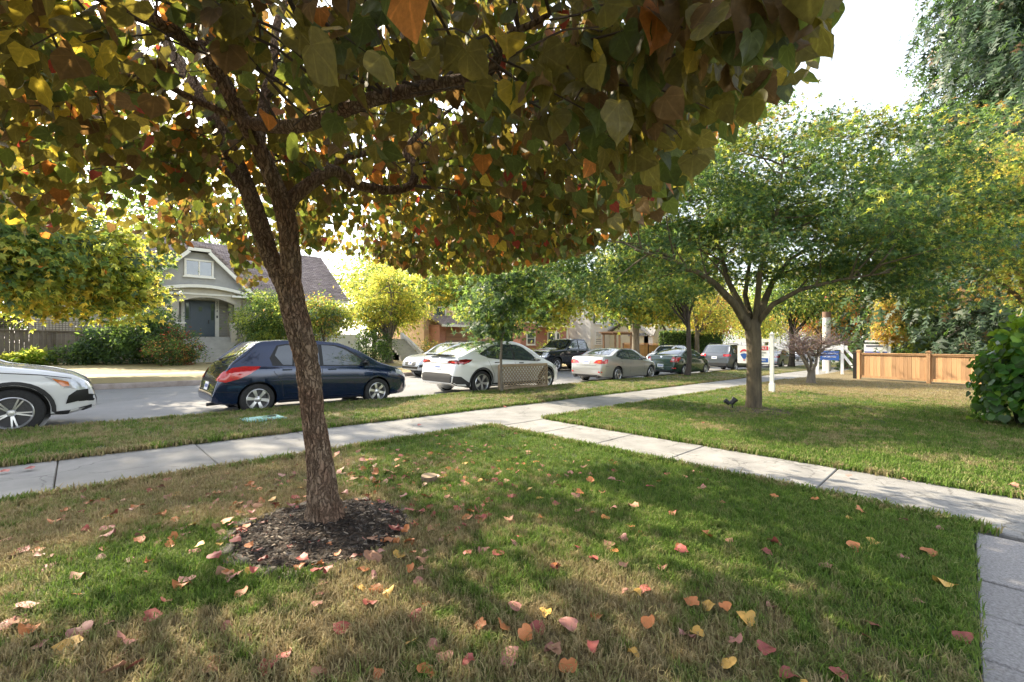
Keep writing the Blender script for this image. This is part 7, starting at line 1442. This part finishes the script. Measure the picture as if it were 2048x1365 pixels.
def rnd_spot(cx, cy, sx, sy, cw): return (cx + g.normal() * sx, cy + g.normal() * sy, int(g.choice(5, p=cw)), g.uniform(.6, 1.1), 0)
w1_ = [.36, .16, .28, .04, .16]
while len(spots) < 500:
    u = g.random()
    if u < .34: q = rnd_spot(2.6, 3.9, 1.0, .7, w1_)
    elif u < .55: q = rnd_spot(.9, 3.6, .8, .7, w1_)
    elif u < .65:
        a = g.random() * 2 * math.pi; r = g.uniform(.52, .74); q = (RC.x + r * math.cos(a), RC.y + r * math.sin(a), int(g.choice(5, p=[.46, .18, .22, .03, .11])), g.uniform(.6, 1.0), 2)
    elif u < .90: q = rnd_spot(1.9, 2.0, 1.0, .8, w1_)
    elif u < .97: q = rnd_spot(3.8, 2.6, .8, 1.0, [.15, .35, .25, .1, .15])
    else: q = rnd_spot(7.6, 1.8, 1.2, 1.6, [.1, .4, .2, .1, .2])
    x, y = q[:2]
    if y > 5.40 or y < -.1 or (4.80 < x < 6.2): continue
    if math.hypot(x - RC.x, y - RC.y) < .16: continue
    spots.append(q)
px, py, tt_ = project(np.array([(s[0], s[1], gz(s[0])) for s in spots])); vis = (px > -10) & (px < 2058) & (py < 1380); big = np.argsort(-np.where(vis, np.array([s[3] for s in spots]) / np.maximum(tt_, .3), 0))
def zone(x, y, px_):
    if math.hypot(x - RC.x, y - RC.y) < .85:
        return 'lying on the stone ring ' + ('right of the trunk' if px_ > 720 else 'left of the trunk' if px_ < 560 else 'in front of the trunk' if y < RC.y else 'behind the trunk')
    if x > 6.2: return 'lying on the grass beyond the walkway'
    if px_ < 640: return 'lying on the lawn between trunk and sidewalk' if y > 4 else 'lying at the bottom left corner of the lawn' if y < 2.5 and px_ < 320 else 'lying on the dry lawn left of the leaning trunk'
    if px_ < 1150: return 'lying on the lawn between trunk and stump'  if y > 2.6 else 'lying on the dry foreground lawn below the trunk'
    return 'lying on the green lawn close to the walkway edge' if x > 3.6 else 'lying on the green lawn between stump and walkway' if y > 2.2 else 'lying on the green foreground lawn at the bottom'
restv = []
for rank, i in enumerate(big):
    x, y, c_, s, kind = spots[i]
    if rank < 292 and vis[i]:
        o = bpy.data.objects.new('fallen_leaf', FLM[c_][vi := int(g.integers(5))]); C.objects.link(o); sc = .074 * s; o.scale = (sc, sc, sc * g.uniform(.6, 1.5))
        o.location = (x, y, gz(x) + LZ + (.035 if kind == 2 else .012 * g.random())); o.rotation_euler = (g.normal() * .22, g.normal() * .22, g.random() * 6.28)
        tag(o, ('large ' if s > 1.0 else 'small ' if s < .8 else 'mid-sized ') + CN[c_] + ' ' + ('cupped', 'rolled', 'folded', 'crinkled', 'twisted')[vi] + ' leaf ' + zone(x, y, px[i]), 'leaf', 'fallen leaves scattered on the lawn')
    else: restv.append((x, y, gz(x) + LZ, c_))
for _ in range(420): q = rnd_spot(2.2, 4.2, 1.8, 1.0, w1_); restv.append((q[0], q[1], gz(q[0]) + LZ, q[2])) if -.1 < q[1] < 5.4 and not 4.8 < q[0] < 6.2 else None
restv = np.array(restv); n = len(restv); h = g.random(n) * 6.28
o = leafmesh('leaf_litter', restv[:, :3], np.stack([np.cos(h), np.sin(h), g.normal(size=n) * .3], 1), unit(np.stack([g.normal(size=n) * .4, g.normal(size=n) * .4, np.ones(n)], 1)), .04 + .03 * g.random(n), HEARTL, restv[:, 3].astype(int), FL); tag(o, 'small scraps of red and brown leaf litter in the lawn', 'leaves', kind='stuff')
for (px_, py_, c_, lab_) in [(60, 940, 0, 'red leaf on the sidewalk near the left edge of the photo'), (10, 946, 0, 'red leaf on the sidewalk at the very left edge of the photo'), (1188, 843, 0, 'red leaf on the walkway close to the sidewalk corner'), (840, 852, 0, 'red leaf on the sidewalk right of the leaning trunk'), (1885, 877, 2, 'orange leaf on the grass below the ivy hedge'), (1010, 815, 0, 'red leaf on the sidewalk below the lattice panel')]:
    p = gnd(px_, py_, .01); o = bpy.data.objects.new('fallen_leaf', FLM[c_][1]); C.objects.link(o); o.location = (p.x, p.y, p.z + .01); o.scale = (.08, .08, .08); o.rotation_euler = (0, 0, px_)
    tag(o, lab_, 'leaf', 'fallen leaves on the pavement edge')
# ================================================================== grass blades
def tuft(name, nb, h, w, spread, m, seed):
    g = random.Random(seed); b = MB()
    for i in range(nb):
        a = g.random() * 6.28; r = spread * math.sqrt(g.random()); x, y = r * math.cos(a), r * math.sin(a); hh = h * g.uniform(.5, 1.15); la = g.random() * 6.28; ln = hh * g.uniform(.15, 1.0); dx, dy = math.cos(la), math.sin(la); sx, sy = -dy * w / 2, dx * w / 2
        m1 = (x + dx * ln * .3, y + dy * ln * .3, hh * .6); t = (x + dx * ln, y + dy * ln, hh * g.uniform(.75, 1.0))
        b.add([(x - sx, y - sy, -.01), (x + sx, y + sy, -.01), (m1[0] + sx * .8, m1[1] + sy * .8, m1[2]), (m1[0] - sx * .8, m1[1] - sy * .8, m1[2]), t], [(0, 1, 2, 3), (3, 2, 4)])
    me = b.mesh(name, m); return bpy.data.objects.new(name, me)
def scatter(name, label, pts, scl, protos, mats_seed):
    n = len(pts); me = bpy.data.meshes.new(name); me.vertices.add(n); me.vertices.foreach_set('co', np.asarray(pts, np.float32).reshape(-1))
    g = np.random.default_rng(mats_seed)
    at_ = me.attributes.new('scl', 'FLOAT', 'POINT'); at_.data.foreach_set('value', np.asarray(scl, np.float32))
    ar = me.attributes.new('rot', 'FLOAT_VECTOR', 'POINT'); rv = np.stack([g.normal(size=n) * .12, g.normal(size=n) * .12, g.random(n) * 6.28], 1); ar.data.foreach_set('vector', rv.astype(np.float32).reshape(-1))
    ai = me.attributes.new('pick', 'INT', 'POINT'); ai.data.foreach_set('value', g.integers(0, len(protos), n).astype(np.int32))
    o = link(bpy.data.objects.new(name, me)); tag(o, label, 'grass', kind='stuff')
    ng = bpy.data.node_groups.new(name, 'GeometryNodeTree'); ng.interface.new_socket('Geometry', in_out='INPUT', socket_type='NodeSocketGeometry'); ng.interface.new_socket('Geometry', in_out='OUTPUT', socket_type='NodeSocketGeometry')
    gi = ng.nodes.new('NodeGroupInput'); go = ng.nodes.new('NodeGroupOutput'); ip = ng.nodes.new('GeometryNodeInstanceOnPoints'); jn = ng.nodes.new('GeometryNodeJoinGeometry')
    for i, pr in enumerate(protos):
        oi = ng.nodes.new('GeometryNodeObjectInfo'); oi.inputs['Object'].default_value = pr; oi.inputs['As Instance'].default_value = True; oi.transform_space = 'ORIGINAL'; ng.links.new(oi.outputs['Geometry'], jn.inputs[0])
    def attr(nm, ty):
        a = ng.nodes.new('GeometryNodeInputNamedAttribute'); a.data_type = ty; a.inputs['Name'].default_value = nm; return a.outputs[0]
    ng.links.new(gi.outputs[0], ip.inputs['Points']); ng.links.new(jn.outputs[0], ip.inputs['Instance']); ip.inputs['Pick Instance'].default_value = True
    ng.links.new(attr('pick', 'INT'), ip.inputs['Instance Index']); ng.links.new(attr('rot', 'FLOAT_VECTOR'), ip.inputs['Rotation']); ng.links.new(attr('scl', 'FLOAT'), ip.inputs['Scale'])
    ng.links.new(ip.outputs[0], go.inputs[0]); md = o.modifiers.new('grass', 'NODES'); md.node_group = ng; return o
def lawn_points(x0, x1, y0, y1, dens, seed):
    g = np.random.default_rng(seed); n0 = int((x1 - x0) * (y1 - y0) * dens(0.0)); x = x0 + (x1 - x0) * g.random(n0); y = y0 + (y1 - y0) * g.random(n0)
    P = np.stack([x, y, -K * x], 1); px, py, t = project(P); ok = (t > 1.2) & (px > -120) & (px < 2170) & (py < 1480); ok &= g.random(n0) < np.array([dens(v) for v in t]) / dens(0.0)
    ok &= np.hypot(x - RC.x, y - RC.y) > .57 + .05 * g.random(n0)
    P = P[ok]; t = t[ok]; P[:, 2] += LAWN_Z + np.array([.012 * (mnoise.noise(Vector((q[0] * .7, q[1] * .7, 0))) + .5 * mnoise.noise(Vector((q[0] * 2.3, q[1] * 2.3, 5)))) for q in P]); return P, t
PR = [tuft('grass_tuft', 9, .042, .0042, .032, M_blade, i) for i in range(5)]; PRB = [tuft('boulevard_tuft', 9, .05, .008, .05, M_blade_b, 20 + i) for i in range(4)]
PRF = [tuft('coarse_tuft', 10, .045, .009, .07, M_blade, 40 + i) for i in range(4)]
dn = lambda t: 1500 if t < 3.2 else 1500 * (3.2 / t) ** 1.7
P, t = lawn_points(-2.6, 4.85, -.03, 5.47, dn, 1); scatter('lawn_grass', 'short patchy green and dry grass of the front lawn', P, .7 + .6 * np.random.default_rng(2).random(len(P)) + .03 * t, PR, 3)
df = lambda t: 420 if t < 6 else 420 * (6 / t) ** 1.6
P, t = lawn_points(6.17, 24, -3, 5.47, df, 4); scatter('side_lawn_grass', 'short green grass of the lawn beyond the walkway', P, .7 + .5 * np.random.default_rng(5).random(len(P)), PRF, 6)
P, t = lawn_points(-6, 30, 7.15, 9.68, df, 7); scatter('boulevard_grass', 'mown grass of the boulevard strip beside the road', P, .7 + .6 * np.random.default_rng(8).random(len(P)), PRB, 9)
# longer fringe along the paving edges
g = np.random.default_rng(55); E_ = []
for (xa, ya, xb, yb, n) in ((-3, 5.45, 4.85, 5.45, 1500), (4.84, -.1, 4.84, 5.45, 1300), (6.18, -1, 6.18, 5.45, 700), (6.18, 5.45, 22, 5.45, 900), (-5, 7.17, 26, 7.17, 2600), (-5, 9.67, 30, 9.67, 3000)):
    u = g.random(n); x = xa + (xb - xa) * u + g.normal(size=n) * .012; y = ya + (yb - ya) * u + g.normal(size=n) * .012; E_.append(np.stack([x, y, -K * x + LAWN_Z - .004], 1))
E_ = np.vstack(E_); scatter('edge_grass', 'longer grass fringe along the paving edges', E_, .9 + .7 * g.random(len(E_)), PRB[:2] + PRF[:2], 12)
